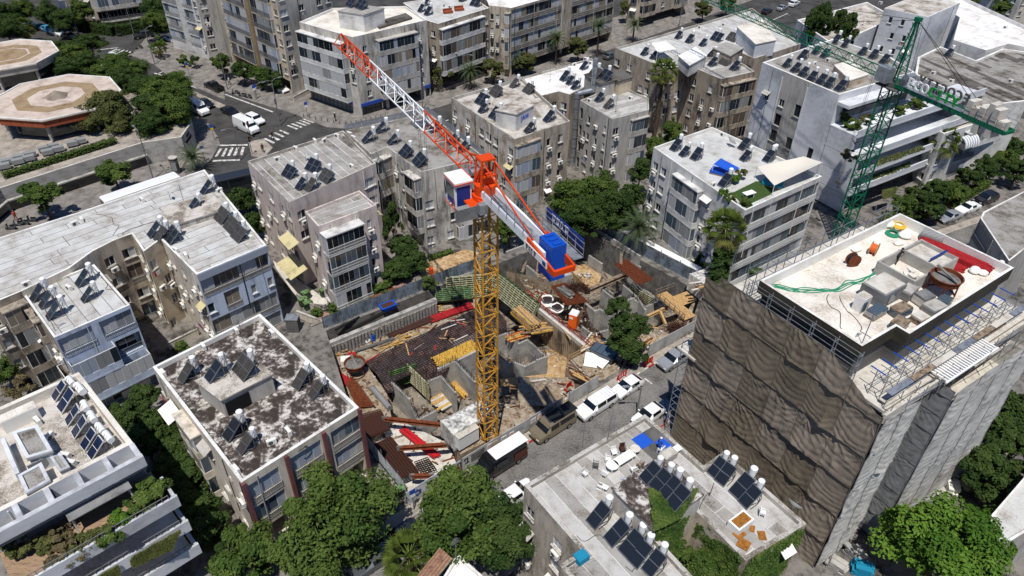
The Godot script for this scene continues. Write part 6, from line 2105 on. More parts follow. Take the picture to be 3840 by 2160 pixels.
	girder(V(-10.07,-1.2,-47.8),V(-8.05,-1.2,-47.9),0.4,"lowest brown strut by the hoarding slogan")
	girder(V(10.49,-0.8,-79.6),V(16.28,-0.8,-83.7),0.55,"long pale strut across the far pit","timber_grey")
	girder(V(1.49,-3,-86.5),V(2.37,-0.6,-88.6),0.4,"left leaning prop in the far pit","timber_grey")
	girder(V(3.44,-3.2,-85.5),V(4.34,-0.4,-89.7),0.4,"right leaning prop in the far pit","timber_grey")
	girder(V(17.87,-0.8,-74.1),V(20.87,-0.8,-76.2),0.35,"brown timber strut left of the platform corner","timber")
	girder(V(19.95,-0.8,-75.6),V(20.62,-1.6,-73.2),0.3,"slanting timber strut by the curved rail","timber")
	girder(V(15.61,-1,-84),V(15.69,1.2,-86),0.4,"upright rusty post at the edge of the far pit","timber_grey")
	pipe_thing(V(-20.92,-0.1,-69.2),V(-16.82,-0.1,-73.2),0.24,"rubber","long black pipe lying on the cap beam")
	pipe_thing(V(-19.8,-2.1,-67.9),V(-15.31,-2.1,-70.4),0.22,"dark_grey","dark grey pipe beside the blue barrel")
	pipe_thing(V(-16.58,-2.1,-61.4),V(-13.99,-2.1,-58.2),0.36,"mid_grey","thick grey drain pipe beside the rebar deck")
	pipe_thing(V(-22.29,0.1,-69.4),V(-19.83,0.1,-72),0.15,"rubber","thin black pipe along the corrugated fence")
	concrete_bucket(V(-19.01,-2.3,-64.1),"round concrete bucket at the corner of the rebar deck",0.2)
	var ca := seg(V(-5.52,0,-53),V(-3,0,-55)).get_euler().y
	var cn := container(V(-4.39,-0.5,-53.4),ca,V(5.6,2.5,2.4),"rusty white container at the foot of the yellow crane mast","container")
	bx("doorway",V(0.6,1.1,1.23),V(0.9,1.9,0.06),"black",cn)
	var cr := seg(V(24.19,0,-80.8),V(27.3,0,-75.4)).get_euler().y
	cn = container(V(26.9,0.3,-76.5),cr,V(7.0,2.7,2.5),"white container with boards and mesh on its roof by the timber platform","container")
	bx("door",V(0.9,1.05,1.22),V(0.9,2.0,0.1),"shutter_blue",cn)
	bx("window",V(-2.0,1.6,1.22),V(0.9,0.8,0.1),"glass",cn)
	var ctop := cn.position+V(0,2.78,0)
	rebar_mat([ctop+V(0.2,0,1.6),ctop+V(2.8,0,3.4),ctop+V(3.6,0,1.6),ctop+V(1.2,0,-0.2)],ctop.y,"rusty mesh stack on the roof of the white container","rebar",4,0.16)
	stack("timber_stack",ctop+V(-1.4,0,0.2),cr+1.3,V(1,3,4),V(2.4,0.1,0.3),["timber","concrete_light","timber_grey"],"pale boards on the roof of the white container","timber stack",0.2)
	t = thing("timber_platform",V(21.83,0.25,-75.4),cr)
	for i in 9:
		bx("plank",V(0,0,-0.9+i*0.22),V(6.0,0.06,0.2),"timber",t)
	for i in 10:
		bx("plank",V(-1.6+i*0.22,0,-2.2),V(0.2,0.06,2.4),"timber",t)
	for i in 7:
		bx("post",V(-3.0+i,0.5,1.05),V(0.07,1.1,0.07),"timber_grey",t)
	for y in [0.5,1.0]:
		bx("rail",V(0,y,1.05),V(6.1,0.08,0.05),"timber_grey",t)
		bx("rail",V(-3.0,y,-0.6),V(0.05,0.08,3.2),"timber_grey",t)
	meta(t,"timber platform with railings before the white container","platform")
	t = thing("portable_toilet",V(8.08,-0.6,-71.8),seg(V(7.27,0,-71.4),V(8.39,0,-70.9)).get_euler().y)
	bx("cabin",V(0,1.1,0),V(1.1,2.2,1.1),"orange_toilet",t)
	bx("door",V(0.02,1.05,0.56),V(0.8,1.9,0.05),"orange_toilet",t)
	bx("vent",V(-0.2,1.7,0.57),V(0.5,0.3,0.06),"white_paint",t)
	g = G.new()
	g.hexa([V(-0.58,2.2,-0.58),V(0.58,2.2,-0.58),V(0.58,2.2,0.58),V(-0.58,2.2,0.58),V(-0.45,2.42,-0.45),V(0.45,2.42,-0.45),V(0.45,2.42,0.45),V(-0.45,2.42,0.45)])
	obj("roof",g,"white_paint",t)
	meta(t,"orange portable toilet with a white roof","toilet")
	big_bag(V(4.81,-0.6,-76.3),1.5,"rebar_dark","white bag of dark scrap nearest the green formwork",1.0)
	big_bag(V(6.08,-0.6,-75.2),1.5,"rebar_dark","square white bag of scrap beside the rusty mesh",0.5)
	big_bag(V(-18.72,-2.3,-70.1),0.9,"black","white bag with black lining beside the blue barrel",0.9)
	big_bag(V(-19.5,-2.3,-69.6),0.7,"cloth_white","full white sack near the pile wall",0.6)
	t = thing("barrel",V(-17.93,-2.3,-70.3))
	g = G.new()
	g.lathe([Vector2(0,0),Vector2(0.3,0),Vector2(0.32,0.3),Vector2(0.3,0.32),Vector2(0.32,0.6),Vector2(0.29,0.95),Vector2(0,0.95)],Vector3.ZERO,16)
	obj("drum",g,"crane_blue",t)
	bx("lid",V(0,0.97,0),V(0.3,0.04,0.3),"black",t)
	meta(t,"blue plastic barrel by the pile wall","barrel")
	t = thing("tub",V(-16.35,-0.1,-74),0.6)
	g = G.new()
	g.hexa([V(-0.8,0,-0.45),V(0.8,0,-0.45),V(0.8,0,0.45),V(-0.8,0,0.45),V(-1.1,0.75,-0.65),V(1.1,0.75,-0.65),V(1.1,0.75,0.65),V(-1.1,0.75,0.65)])
	obj("body",g,"crane_blue",t)
	bx("load",V(0,0.72,0),V(1.7,0.12,0.9),"rebar",t)
	meta(t,"blue tub on the cap beam by the corrugated fence","tub")
	t = thing("bag_pallet",V(-20.48,-2.3,-65.5),0.2)
	for y in 5:
		for i in 4:
			bx("bag",V(-0.3+0.6*(i % 2),0.2+y*0.2,-0.25+0.5*(i/2)),V(0.58,0.18,0.48),"cloth_white",t,Basis(Vector3.UP,rng.randf_range(-0.06,0.06)))
	bx("pallet",V(0,0.05,0),V(1.3,0.1,1.1),"timber_grey",t)
	meta(t,"pallet of white cement bags by the round concrete bucket","pallet")
	t = thing("waste_skip",V(11.47,-0.4,-65.6),-0.6)
	g = G.new()
	g.hexa([V(-1.3,0,-0.7),V(1.3,0,-0.7),V(1.3,0,0.7),V(-1.3,0,0.7),V(-1.7,1.2,-0.9),V(1.7,1.2,-0.9),V(1.7,1.2,0.9),V(-1.7,1.2,0.9)])
	obj("body",g,"car_navy",t)
	for i in 4:
		bx("lid",V(-1.2+i*0.8,1.24,0),V(0.74,0.06,1.7),"glass_blue",t)
	meta(t,"blue waste skip under the site tree","skip")
	for k in 2:
		t = thing("white_sheet",[V(9.8,-0.2,-64.7),V(11.14,-0.1,-64.6)][k],[-0.2,-0.75][k])
		bx("board",V(0,0.25,0),V(1.6,0.05,2.0),"white_paint",t,Basis(Vector3.RIGHT,0.3))
		bx("batten",V(0,0.1,-0.6),V(1.5,0.1,0.1),"timber_grey",t)
		meta(t,["left white sheet before the blue skip","right white sheet leaning on the blue skip"][k],"sheet","white sheets by the skip")
	heap("sand_heap",V(5.74,-5.3,-69.1),V(3.6,1.5,3.2),"sand","heap of yellow sand in the pit below the brown piles")
	heap("rubble_heap",V(4.31,-1.6,-60.9),V(3.4,1.0,2.4),"rubble","slope of sand and stones behind the hoarding")
	heap("rubble_heap",V(12.1,-0.5,-63.1),V(2.4,0.6,1.4),"rubble","heap of broken stones at the gate barrier")
	heap("rubble_heap",V(3.4,-0.6,-78.1),V(1.6,0.7,1.2),"rust","heap of brown scrap by the red guard rail")
	heap("rubble_heap",V(19,-0.3,-69.8),V(2.6,0.5,1.2),"rubble","grey debris behind the right hoarding")
	heap("scrap_heap",V(21.28,-0.2,-70.5),V(1.9,1.5,1.4),"rebar","bushy heap of tangled dark wire behind the right hoarding",3)
	heap("scrap_heap",V(9.22,-0.3,-79.3),V(1.8,0.7,1.2),"rebar","tangled dark wire at the rusty mesh stack",3)
	heap("scrap_heap",V(10.86,-4.2,-87.6),V(1.2,0.4,0.7),"tank","white debris on the pale floor of the far pit",1)
	var db := []
	for i in 46:
		var c: Vector3 = [V(-18.77,-2.4,-68.3),V(-21.71,-2.4,-68.9),V(-13.59,-2.4,-72.1),V(-8.74,-2.4,-77),V(-7.81,-3.2,-52.2),V(-12.03,-3.2,-54.5),V(9.19,-0.6,-70.4),V(3.53,-0.6,-78.7),V(10.76,-0.4,-63.7),V(3.87,-1.2,-60.9),V(23.23,-0.3,-72.4),V(18.49,-0.3,-70.4)][i % 12]
		var o := bx("debris_plank",c+V(rng.randf_range(-2.2,2.2),0.06,rng.randf_range(-1.4,1.4)),V(rng.randf_range(0.5,2.2),0.06,rng.randf_range(0.1,0.25)),["timber","timber_grey","rust","concrete_light","red_board","timber"][rng.randi() % 6],self,Basis(Vector3.UP,rng.randf()*PI))
		db.append(o)
	for i in db.size():
		db[i].material_override = M[["timber","timber_grey","rust","concrete_light"][i/12]]
		meta(db[i],["yellow","grey","rusty","whitish"][i/12]+" loose board "+["by the pile wall","at the left end of the pile wall","beside the steel bundle","near the flat green formwork","at the lower strut","by the red steel frame","near the orange toilet","by the red guard rail","before the blue skip","on the slope behind the hoarding","below the timber platform","near the tangled wire"][i % 12],"board","loose boards on the site")
	concrete_wall([V(15.93,-1.4,-81.9),V(17.57,-1.4,-79.1),V(18.21,-1.4,-76.6)],-5.4,-1.4,"slanting dark concrete wall behind the site tree")
	concrete_wall([V(16.7,-1.8,-79.7),V(18.48,-1.8,-77.7),V(20.14,-1.8,-78.8)],-5.4,-1.8,"ribbed concrete wall left of the timber struts")
	concrete_wall([V(13.11,-1.6,-81.7),V(14.2,-1.6,-80.2)],-5.4,-1.6,"pale topped concrete wall under the long strut")
	concrete_wall([V(9.35,-1.8,-73.3),V(10.64,-1.8,-71.7),V(12.7,-1.8,-72.6)],-5.4,-1.8,"low concrete wall right of the orange toilet")
	form_panel(V(4.52,-4.4,-90.4),seg(V(2.41,0,-84.5),V(5.34,0,-86.2)),5.0,2.6,"pale ribbed formwork behind the leaning props",1,"form_pale")
	form_panel(V(18.53,-4.2,-80.7),seg(V(16.28,0,-76.2),V(18.75,0,-73.8)),4.6,2.4,"white ribbed formwork beside the timber struts",1,"form_pale")
	for k in 5:
		stack("timber_stack",[V(9.85,-0.5,-68.6),V(11.42,-0.5,-68.7),V(17.29,-0.2,-68.3),V(5.54,-1.5,-84.2),V(8.12,-0.3,-62.6)][k],[0.9,-0.4,0.8,0.4,-0.7][k],V(1,2,6),V([2.6,2.2,2.0,2.6,2.4][k],0.08,0.2),["timber","timber_grey","concrete_light","rust"],"%s of the loose timber piles round the far pits" % ORD[k],"timber stack",0.18)
	fence_line([PIT[4]+V(-0.3,0,-0.4),PIT[4].lerp(PIT[3],0.55)+V(-0.3,0,-0.6)],0.05,1.9,"blue-grey corrugated fence behind the site below the pink block","fence_blue","frame_dark",1.1)
	fence_line([PIT[3]+V(0.9,0,-0.6),PIT[2]+V(0.6,0,-1.2)],0.05,2.0,"blue-grey corrugated fence along the cream block","fence_blue","frame_dark",1.1)
	t = thing("shed_roof",PIT[3].lerp(PIT[2],0.55)+V(2.0,2.1,-0.6),seg(PIT[3],PIT[2]).get_euler().y)
	for i in 12:
		bx("sheet",V(-7.0+i*1.2,0.02*(i % 2),0),V(1.18,0.06,1.1),"white_paint",t)
	for i in 5:
		bx("post",V(-6.5+i*3.2,-1.05,0),V(0.1,2.0,0.1),"rail",t)
	meta(t,"long narrow white shed roof beside the corrugated fence","roof")
	fence_line([V(-15.24,1.9,-50.9)*V(1,0,1),V(-10.35,1.9,-44.7)*V(1,0,1),V(-9.86,1.9,-43.6)*V(1,0,1)],0.05,1.9,"white and blue corrugated fence beside the mossy-roofed block","fence_white","rail",1.1)
	var hp := off(STREET,0.15)
	fence_line([hp[1],hp[1].lerp(hp[2],0.3)],0.0,1.9,"printed hoarding with a black slogan at the street corner","hoard_print","rail",2.4,false)
	fence_line([hp[1].lerp(hp[2],0.31),hp[2]-V(0.8,0,-0.66)],0.0,1.9,"grey hoarding between the black van and the bronze van","hoard_grey","rail",2.4,false)
	fence_line([hp[2],hp[2].lerp(hp[3],0.36)],0.0,1.9,"grey hoarding with notices behind the white pickup","hoard_grey","rail",2.0,false)
	fence_line([hp[3].lerp(hp[4],0.05),hp[4]+V(1.5,0,-1)],0.0,1.9,"pale hoarding behind the silver car","hoard_grey","rail",2.4,false)
	var hs := seg(hp[1],hp[2])
	var tx := thing("slogan",hp[1]+hs.x*2.2+hs.z*0.07)
	hebrew(tx,"ביחד ננצח!",Transform3D(hs,V(0,0.95,0)),0.62,"black")
	g = G.new()
	for k in 2:
		for i in 3:
			var a0 := PI/2+PI*k+TAU*i/3
			var a1 := PI/2+PI*k+TAU*(i+1)/3
			g.bar(hs*V(-1.0+cos(a0)*0.5,1.0+sin(a0)*0.5,0.0),hs*V(-1.0+cos(a1)*0.5,1.0+sin(a1)*0.5,0.0),0.02,0.09)
	obj("star",g,"crane_navy",tx)
	meta(tx,"large black Hebrew slogan and blue star on the corner hoarding","lettering")
	for k in 9:
		var q: Vector3 = hp[1].lerp(hp[2],[0.4,0.47,0.5,0.56,0.61,0.66,0.75,0.8,0.86][k])
		t = thing("notice",q+hs.z*0.05+V(0,1.15,0),hs.get_euler().y)
		var sz: Vector3 = [V(1.7,1.1,0.03),V(0.6,1.0,0.03),V(0.9,0.8,0.03),V(0.7,0.7,0.03),V(0.6,0.5,0.03),V(1.2,0.7,0.03),V(0.7,0.7,0.03),V(0.9,0.8,0.03),V(1.0,0.6,0.03)][k]
		bx("board",Vector3.ZERO,sz,["concrete_dark","white_paint","yellowish","white_paint","white_paint","shutter_blue","white_paint","cloth_white","shutter_grey"][k],t)
		for i in 3:
			bx("text_line",V(0,sz.y*(0.25-0.25*i),0.018),V(sz.x*0.7,sz.y*0.08,0.008),["dark_grey","red","mid_grey"][k % 3],t)
		meta(t,"%s notice on the street hoarding counted from the slogan" % ORD[k],"notice","notices on the hoarding")
	t = thing("site_cabinet",V(-3.94,0,-50.7),hs.get_euler().y)
	bx("body",V(0,0.9,-1.0),V(2.6,1.8,1.0),"white_paint",t)
	bx("lid",V(0,1.85,-1.0),V(2.7,0.08,1.1),"concrete_light",t)
	meta(t,"white metal cabinet behind the hoarding by the black van","cabinet")
	stack("red_steel_lattice",V(-10.11,-2.8,-53.7),seg(V(-11.39,0,-53),V(-7.8,0,-49.7)).get_euler().y,V(1,1,9),V(6.4,0.12,0.1),["red_board","red"],"red steel frame lying across the near corner of the site","frame",0.02)
	guard_rail([V(2.29,0,-77.8),V(3.68,0,-75.2),V(7.45,0,-70.4),V(10.23,0,-66.9)],-0.5,"red guard rail along the brown pile wall","red_board")
	guard_rail([V(6.94,0,-64.9),V(9.35,0,-61)],-0.4,"brown guard rail at the sandy ramp","timber_grey")
	guard_rail([V(7.04,0,-64.7),V(10.13,0,-67.1)],-0.4,"timber guard rail above the brown piles","timber")
	guard_rail([V(19.09,0,-70.7),V(21.29,0,-72),V(22.69,0,-73.6)],-0.5,"curved brown guard rail by the timber struts","timber_grey")
	guard_rail([V(-0.03,0,-61.7),V(2.37,0,-61.4),V(4.39,0,-62.5)],-2.6,"timber guard rail below the concrete core","timber")
	t = thing("timber_walkway",V(2.26,-2.7,-63.9),seg(V(0.07,0,-61.5),V(4.28,0,-62.2)).get_euler().y)
	for i in 6:
		bx("plank",V(0,0,-0.5+i*0.22),V(7.0,0.06,0.2),"timber",t)
	meta(t,"plank walkway below the concrete core","walkway")
	for k in 4:
		var q: Vector3 = [V(16.62,0.13,-64),V(13.17,0,-61.6),V(-5.62,0.13,-46.8),V(6.81,-0.2,-60)][k]
		t = thing("road_barrier",q,hs.get_euler().y+0.05*k)
		bx("panel",V(0,0.6,0),V([1.5,1.7,1.9,0.7][k],0.7,0.06),"red",t)
		for e in [-0.35,0.0,0.35]:
			bx("slot",V(e*1.2,0.6,0.033),V(0.18,0.45,0.01),["orange","cloth_white","cloth_white","red"][k],t)
		for e in [-0.55,0.55]:
			bx("foot",V(e,0.13,0),V(0.1,0.26,0.5),"red",t)
		meta(t,["red barrier with an orange board near the silver car","red plastic barrier behind the small white car","red plastic barrier under the corner hoarding slogan","small red board on a post behind the hoarding"][k],"barrier","red barriers")
func concrete_bucket(at: Vector3,label: String,lean := 0.0):
	var t := thing("concrete_bucket",at)
	var g := G.new()
	g.lathe([Vector2(0.25,0.7),Vector2(1.15,1.2),Vector2(1.25,1.75),Vector2(1.32,1.8),Vector2(1.2,1.8),Vector2(1.1,1.3),Vector2(0,1.25)],Vector3.ZERO,24)
	obj("bowl",g,"rust",t)
	var c := G.new()
	c.lathe([Vector2(1.17,1.5),Vector2(0,1.62)],Vector3.ZERO,20)
	obj("cement",c,"concrete_dark",t)
	for i in 4:
		var a := TAU*i/4+0.4
		var l := G.new()
		l.bar(V(cos(a)*1.15,0,sin(a)*1.15),V(cos(a)*1.1,1.3,sin(a)*1.1),0.1)
		obj("leg",l,"rust",t)
	var r := G.new()
	for i in 12:
		var a := TAU*i/12
		var b := TAU*(i+1)/12
		r.bar(V(cos(a),0.06,sin(a))*V(1.15,1,1.15),V(cos(b),0.06,sin(b))*V(1.15,1,1.15),0.08)
	obj("base_ring",r,"rust",t)
	bx("chute",V(0.0,1.95,0),V(0.25,0.1,2.3),"concrete_dark",t,Basis(Vector3.UP,0.5)*Basis(Vector3.RIGHT,lean))
	meta(t,label,"concrete bucket","round concrete buckets")
func big_bag(at: Vector3,w: float,inside: String,label: String,hh: float):
	var t := thing("bulk_bag",at,rng.randf()*1.5)
	var g := G.new()
	var k := 20
	for r in 5:
		for i in k:
			var f := func(ii: int,rr: int) -> Vector3:
				var a := TAU*ii/k
				var q := w/2*(0.9+0.18*sin(rr*1.3+0.4)+0.05*sin(a*4+rr))
				var sq := pow(pow(absf(cos(a)),4.0)+pow(absf(sin(a)),4.0),-0.25)
				return V(cos(a)*sq*q,hh*rr/5.0+0.05*sin(a*3.0),sin(a)*sq*q)
			g.quad(f.call(i,r),f.call(i+1,r),f.call(i+1,r+1),f.call(i,r+1),f.call(i,r)*V(1,0,1))
	obj("cloth",g,"cloth_white",t)
	var c := G.new()
	c.lathe([Vector2(w*0.5,hh*0.82),Vector2(w*0.25,hh*0.95),Vector2(0,hh*1.02)],Vector3.ZERO,12)
	obj("filling",c,inside,t)
	meta(t,label,"bag","bulk bags")
func heap(called: String,at: Vector3,s: Vector3,m: String,label: String,mode := 0):
	var t := thing(called,at)
	if mode == 3:
		for b in 3:
			var g := G.new()
			for i in 150:
				var a := rng.randf()*TAU
				var r := sqrt(rng.randf())
				var p := V(cos(a)*s.x*r*0.7,rng.randf()*s.y*(1.0-r*0.7),sin(a)*s.z*r*0.7)
				var q := p+V(rng.randfn()*0.5,absf(rng.randfn())*0.4,rng.randfn()*0.5)
				g.bar(p,q,0.03)
			obj("wire_tangle",g,m,t)
	elif mode == 2:
		for b in 3:
			var g := G.new()
			var o := V(rng.randf_range(-0.4,0.4)*s.x,0,rng.randf_range(-0.4,0.4)*s.z)
			var pr := []
			for i in 7:
				var a := PI*i/6
				pr.append(Vector2(sin(a)*s.x*0.55*rng.randf_range(0.85,1.1),(0.5-0.5*cos(a))*s.y*0.9))
			g.lathe(pr,o,9)
			obj("sack",g,m,t)
	else:
		var nz := FastNoiseLite.new()
		nz.seed = int(absf(at.x*10+at.z))
		nz.frequency = 0.5
		if mode == 0:
			var g := G.new()
			var N := 16
			var f := func(i: int,j: int) -> Vector3:
				var x := -1.0+2.0*i/N
				var z := -1.0+2.0*j/N
				var r := minf(1.0,sqrt(x*x+z*z))
				var y := (0.5+0.5*cos(r*PI))+nz.get_noise_2d(x*6,z*6)*0.25*(1-r)
				return V(x*s.x,y*s.y-0.02,z*s.z)
			for i in N:
				for j in N:
					g.quad(f.call(i,j),f.call(i+1,j),f.call(i+1,j+1),f.call(i,j+1),Vector3.UP)
			obj("mound",g,m,t)
		for i in 34:
			var a := rng.randf()*TAU
			var r := sqrt(rng.randf())
			var y := (0.5+0.5*cos(r*PI))*s.y if mode == 0 else rng.randf()*s.y
			bx("stone" if mode == 0 else "scrap",V(cos(a)*s.x*r,y+0.05,sin(a)*s.z*r),V(rng.randf_range(0.12,0.4),rng.randf_range(0.08,0.22),rng.randf_range(0.12,0.3)),["rubble","concrete","concrete_light",m][rng.randi() % 4],t,Basis.from_euler(V(rng.randf(),rng.randf()*3,rng.randf())))
	meta(t,label,"sacks" if mode == 2 else "heap")
func guard_rail(pts: Array,y: float,label: String,m: String):
	var t := thing("guard_rail",V(pts[0].x,y,pts[0].z))
	for i in pts.size()-1:
		var a: Vector3 = pts[i]-pts[0]
		var b: Vector3 = pts[i+1]-pts[0]
		var n := maxi(1,int(a.distance_to(b)/1.8))
		for k in n+1:
			bx("post",a.lerp(b,float(k)/n)+V(0,0.5,0),V(0.07,1.05,0.07),m,t)
		for yy in [0.55,1.0]:
			var g := G.new()
			g.bar(a+V(0,yy,0),b+V(0,yy,0),0.04,0.12)
			obj("rail",g,m,t)
	meta(t,label,"guard rail","guard rails on the site")
var nzw := FastNoiseLite.new()
func tarp_face(t: Node3D,o: Vector3,u: Vector3,n: Vector3,L: float,top: Callable,ybot: float,pw: float,ph: float,m: Array,amp: float):
	var N := int(round(L/pw))
	var ymax := 23.0
	var R := int(ceil((ymax-ybot)/ph))
	var pt := func(x: float,y: float) -> Vector3:
		var pu := fposmod(x/pw,1.0)
		var rw := floorf((ymax-y)/ph+0.0001)
		var pv := clampf((ymax-y)/ph-rw,0.0,1.0)
		var w := nzw.get_noise_3d(x*6.0,y*6.0,L)
		var bl := 0.08+0.55*maxf(0.0,nzw.get_noise_3d(x*16.0,rw*400.0,L+9.0))
		var d := bl*pow(pv,1.7)*(0.75+0.5*sin(PI*pu))+0.07*w
		d += 0.05*absf(sin(PI*((y-ymax)*1.5+(3.4+1.5*sin(rw*2.1))*pu*(1.0-pu)+w*1.6)))*(0.25+pv)
		for k in range(-1,3):
			var c := floorf(x/pw)+k
			var q := Vector2(x-(c+0.25*sin(c*12.7+rw*4.1))*pw,pv*ph+0.1)
			var r := q.length()
			d += 0.085*(0.6-absf(sin(q.angle()*(8.0+3.0*sin(c*3.1+rw))+w*4.0)))*exp(-r/3.2)*minf(1.0,r*1.2)*(0.75+0.6*sin(c*7.0+rw*2.3))
		return o+u*x+V(0,y,0)+n*(0.06+amp*d)
	for i in N+1:
		var sg := G.new()
		var last: Vector3 = pt.call(L*i/N,minf(ymax,top.call(L*i/N)))
		for k in range(1,25):
			var nx: Vector3 = pt.call(L*i/N,lerpf(minf(ymax,top.call(L*i/N)),ybot,k/24.0))
			sg.bar(last+n*0.02,nx+n*0.02,0.05)
			last = nx
		obj("seam",sg,"tarp_dark" if m[0] == "tarp" else "tarp_grey",t)
	for i in N:
		for r in R:
			var y1 := ymax-r*ph
			var y0 := maxf(ybot,y1-ph)
			var g := G.new()
			var kx := 20
			var ky := 24
			var vs := []
			for a in kx+1:
				var x := L*(i+float(a)/kx)/N
				var tp: float = top.call(x)
				var row := []
				for b in ky+1:
					row.append(pt.call(x,minf(lerpf(y1,y0,float(b)/ky),tp)))
				vs.append(row)
			if top.call(L*(i+0.5)/N) <= y0:
				continue
			var st := g.v.size()
			for a in kx+1:
				for b in ky+1:
					var x := L*(i+float(a)/kx)/N
					var y := lerpf(y1,y0,float(b)/ky)
					var nn: Vector3 = (pt.call(x+0.06,y)-pt.call(x-0.06,y)).cross(pt.call(x,y+0.06)-pt.call(x,y-0.06)).normalized()
					if nn.dot(n) < 0.0:
						nn = -nn
					g.p(vs[a][b],nn)
			var fl := u.cross(Vector3.DOWN).dot(n) > 0.0
			for a in kx:
				for b in ky:
					var q := st+a*(ky+1)+b
					var q2 := q+ky+1
					if fl:
						g.ix.append_array(PackedInt32Array([q,q2+1,q2,q,q+1,q2+1]))
					else:
						g.ix.append_array(PackedInt32Array([q,q2,q2+1,q,q2+1,q+1]))
			obj("sheet",g,m[rng.randi() % m.size()],t)
func scaffold(t: Node3D,a: Vector3,b: Vector3,y0: float,y1: float,w: Vector3,called := "scaffold_frame",st := 2.0,boards := true):
	var n := int(a.distance_to(b)/st)
	for i in n+1:
		var p := a.lerp(b,float(i)/n)
		var g := G.new()
		for e in [Vector3.ZERO,w]:
			g.bar(p+e+V(0,y0,0),p+e+V(0,y1,0),0.055)
		var y := y0+1.0
		while y <= y1:
			g.bar(p+V(0,y,0),p+w+V(0,y,0),0.045)
			if i < n:
				g.bar(p+V(0,y,0),a.lerp(b,float(i+1)/n)+V(0,y,0),0.04)
				g.bar(p+w+V(0,y,0),a.lerp(b,float(i+1)/n)+w+V(0,y,0),0.04)
			y += 1.0
		obj(called,g,"galv",t)
func wrapped():
	nzw.seed = 11
	nzw.frequency = 0.02
	var Rc := V(28.1,0,-37.4)
	var A := V(0.829,0,-0.559)
	var B := V(0.559,0,0.829)
	var bs := Basis(A,Vector3.UP,B)
	var t := thing("wrapped_building",Rc)
	t.basis = bs
	for k in 7:
		bx("floor_slab",V(11.2,2.6+k*2.9,-9.0),V(21.6,0.25,17.2),"concrete_light",t)
	bx("core",V(11.5,10.0,-9.0),V(17.5,19.8,13.5),"concrete",t)
	for k in 7:
		for i in 3:
			bx("balcony_edge",V(6.4,2.3+k*2.9,-0.75-i*0.02),V(0.9-0.2*i,0.35+0.1*i,0.5),"concrete_light",t)
	var oc := [Vector2(0.6,-13.7),Vector2(0.65,-3.8),Vector2(5.0,-3.8),Vector2(5.0,-2.7),Vector2(21.0,-3.0),Vector2(20.8,-13.9)]
	var pl := PackedVector2Array(oc)
	var g := G.new()
	for i in 6:
		var a := pl[i]
		var b := pl[(i+1) % 6]
		g.quad(V(a.x,22.75,a.y),V(b.x,22.75,b.y),V(b.x,24,b.y),V(a.x,24,a.y),V(-(b-a).y,0,(b-a).x))
	obj("fascia",g,"olive",t)
	g = G.new()
	g.prism(inset(pl,0.35),19.8,22.75)
	obj("penthouse_wall",g,"dark_grey",t)
	g = G.new()
	g.poly(pl,22.752,false)
	obj("soffit",g,"concrete",t)
	var inn := inset(pl,0.22)
	g = G.new()
	for i in 6:
		var j := (i+1) % 6
		var a := V(pl[i].x,24,pl[i].y)
		var b := V(pl[j].x,24,pl[j].y)
		var ai := V(inn[i].x,24,inn[i].y)
		var bi := V(inn[j].x,24,inn[j].y)
		g.quad(a,b,bi,ai,Vector3.UP)
		var dd := b-a
		g.quad(ai,bi,bi-V(0,1.0,0),ai-V(0,1.0,0),V(dd.z,0,-dd.x))
	obj("parapet",g,"parapet_white",t)
	g = G.new()
	g.poly(inn,23.0)
	obj("roof",g,"roof_cream",t)
	var top := func(x: float) -> float:
		return 21.6 if x < 1.5 else (22.5 if x < 13.4 else lerpf(22.3,20.0,clampf((x-13.4)/4.6,0,1)))
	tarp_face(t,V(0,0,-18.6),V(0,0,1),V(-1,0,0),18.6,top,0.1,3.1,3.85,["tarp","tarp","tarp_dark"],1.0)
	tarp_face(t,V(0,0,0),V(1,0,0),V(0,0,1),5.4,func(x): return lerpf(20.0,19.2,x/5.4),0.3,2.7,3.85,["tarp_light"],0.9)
	tarp_face(t,V(7.2,0,1.4),V(1,0,0),V(0,0,1),14.0,func(x): return 20.0,0.3,3.5,4.6,["tarp_light"],0.75)
	tarp_face(t,V(7.2,0,-0.4),V(0,0,1),V(-1,0,0),1.8,func(x): return 20.0,0.3,1.8,2.0,["tarp_grey"],0.3)
	tarp_face(t,V(21.2,0,1.4),V(0,0,-1),V(1,0,0),4.0,func(x): return 20.0,0.3,4.0,5.8,["tarp_light"],0.3)
	scaffold(t,V(-0.05,0,-14.2),V(-0.05,0,-3.4),20.5,23.8,V(0.5,0,0))
	scaffold(t,V(1.2,0,-15.4),V(21.5,0,-15.4),18.0,24.6,V(0,0,0.9),"scaffold_frame",2.5)
	scaffold(t,V(1.0,0,-2.2),V(21.4,0,-2.0),19.0,22.6,V(0,0,0.9))
	scaffold(t,V(0.6,0,0.0),V(21.2,0,1.1),19.2,21.0,V(0,0,-0.6))
	scaffold(t,V(-0.2,0,-19.6),V(3.4,0,-19.6),0.0,13.2,V(0,0,1.0),"scaffold_frame",1.8)
	for k in 3:
		for i in 7:
			bx("scaffold_board",V(2.2+i*2.9,19.5+k*1.0,-1.2+k*0.25),V(2.8,0.06,0.5),["timber_grey","concrete_light","galv"][(i+k) % 3],t)
	for i in 14:
		bx("prop",V(1.4+i*1.42,22.3,-2.3),V(0.07,0.07,1.3),"crane_blue",t)
	for i in 5:
		bx("balcony_wall",V(2.0+i*4.3,19.9,0.0),V(4.2,0.9,0.18),"concrete_light",t)
	bx("terrace_floor",V(10.9,19.6,-1.4),V(20.6,0.14,2.8),"concrete_light",t)
	bx("side_deck",V(2.4,12.0,-18.9),V(5.5,0.25,2.4),"concrete_light",t)
	bx("deck_wall",V(2.8,10.4,-18.2),V(4.6,3.0,0.2),"bluish",t)
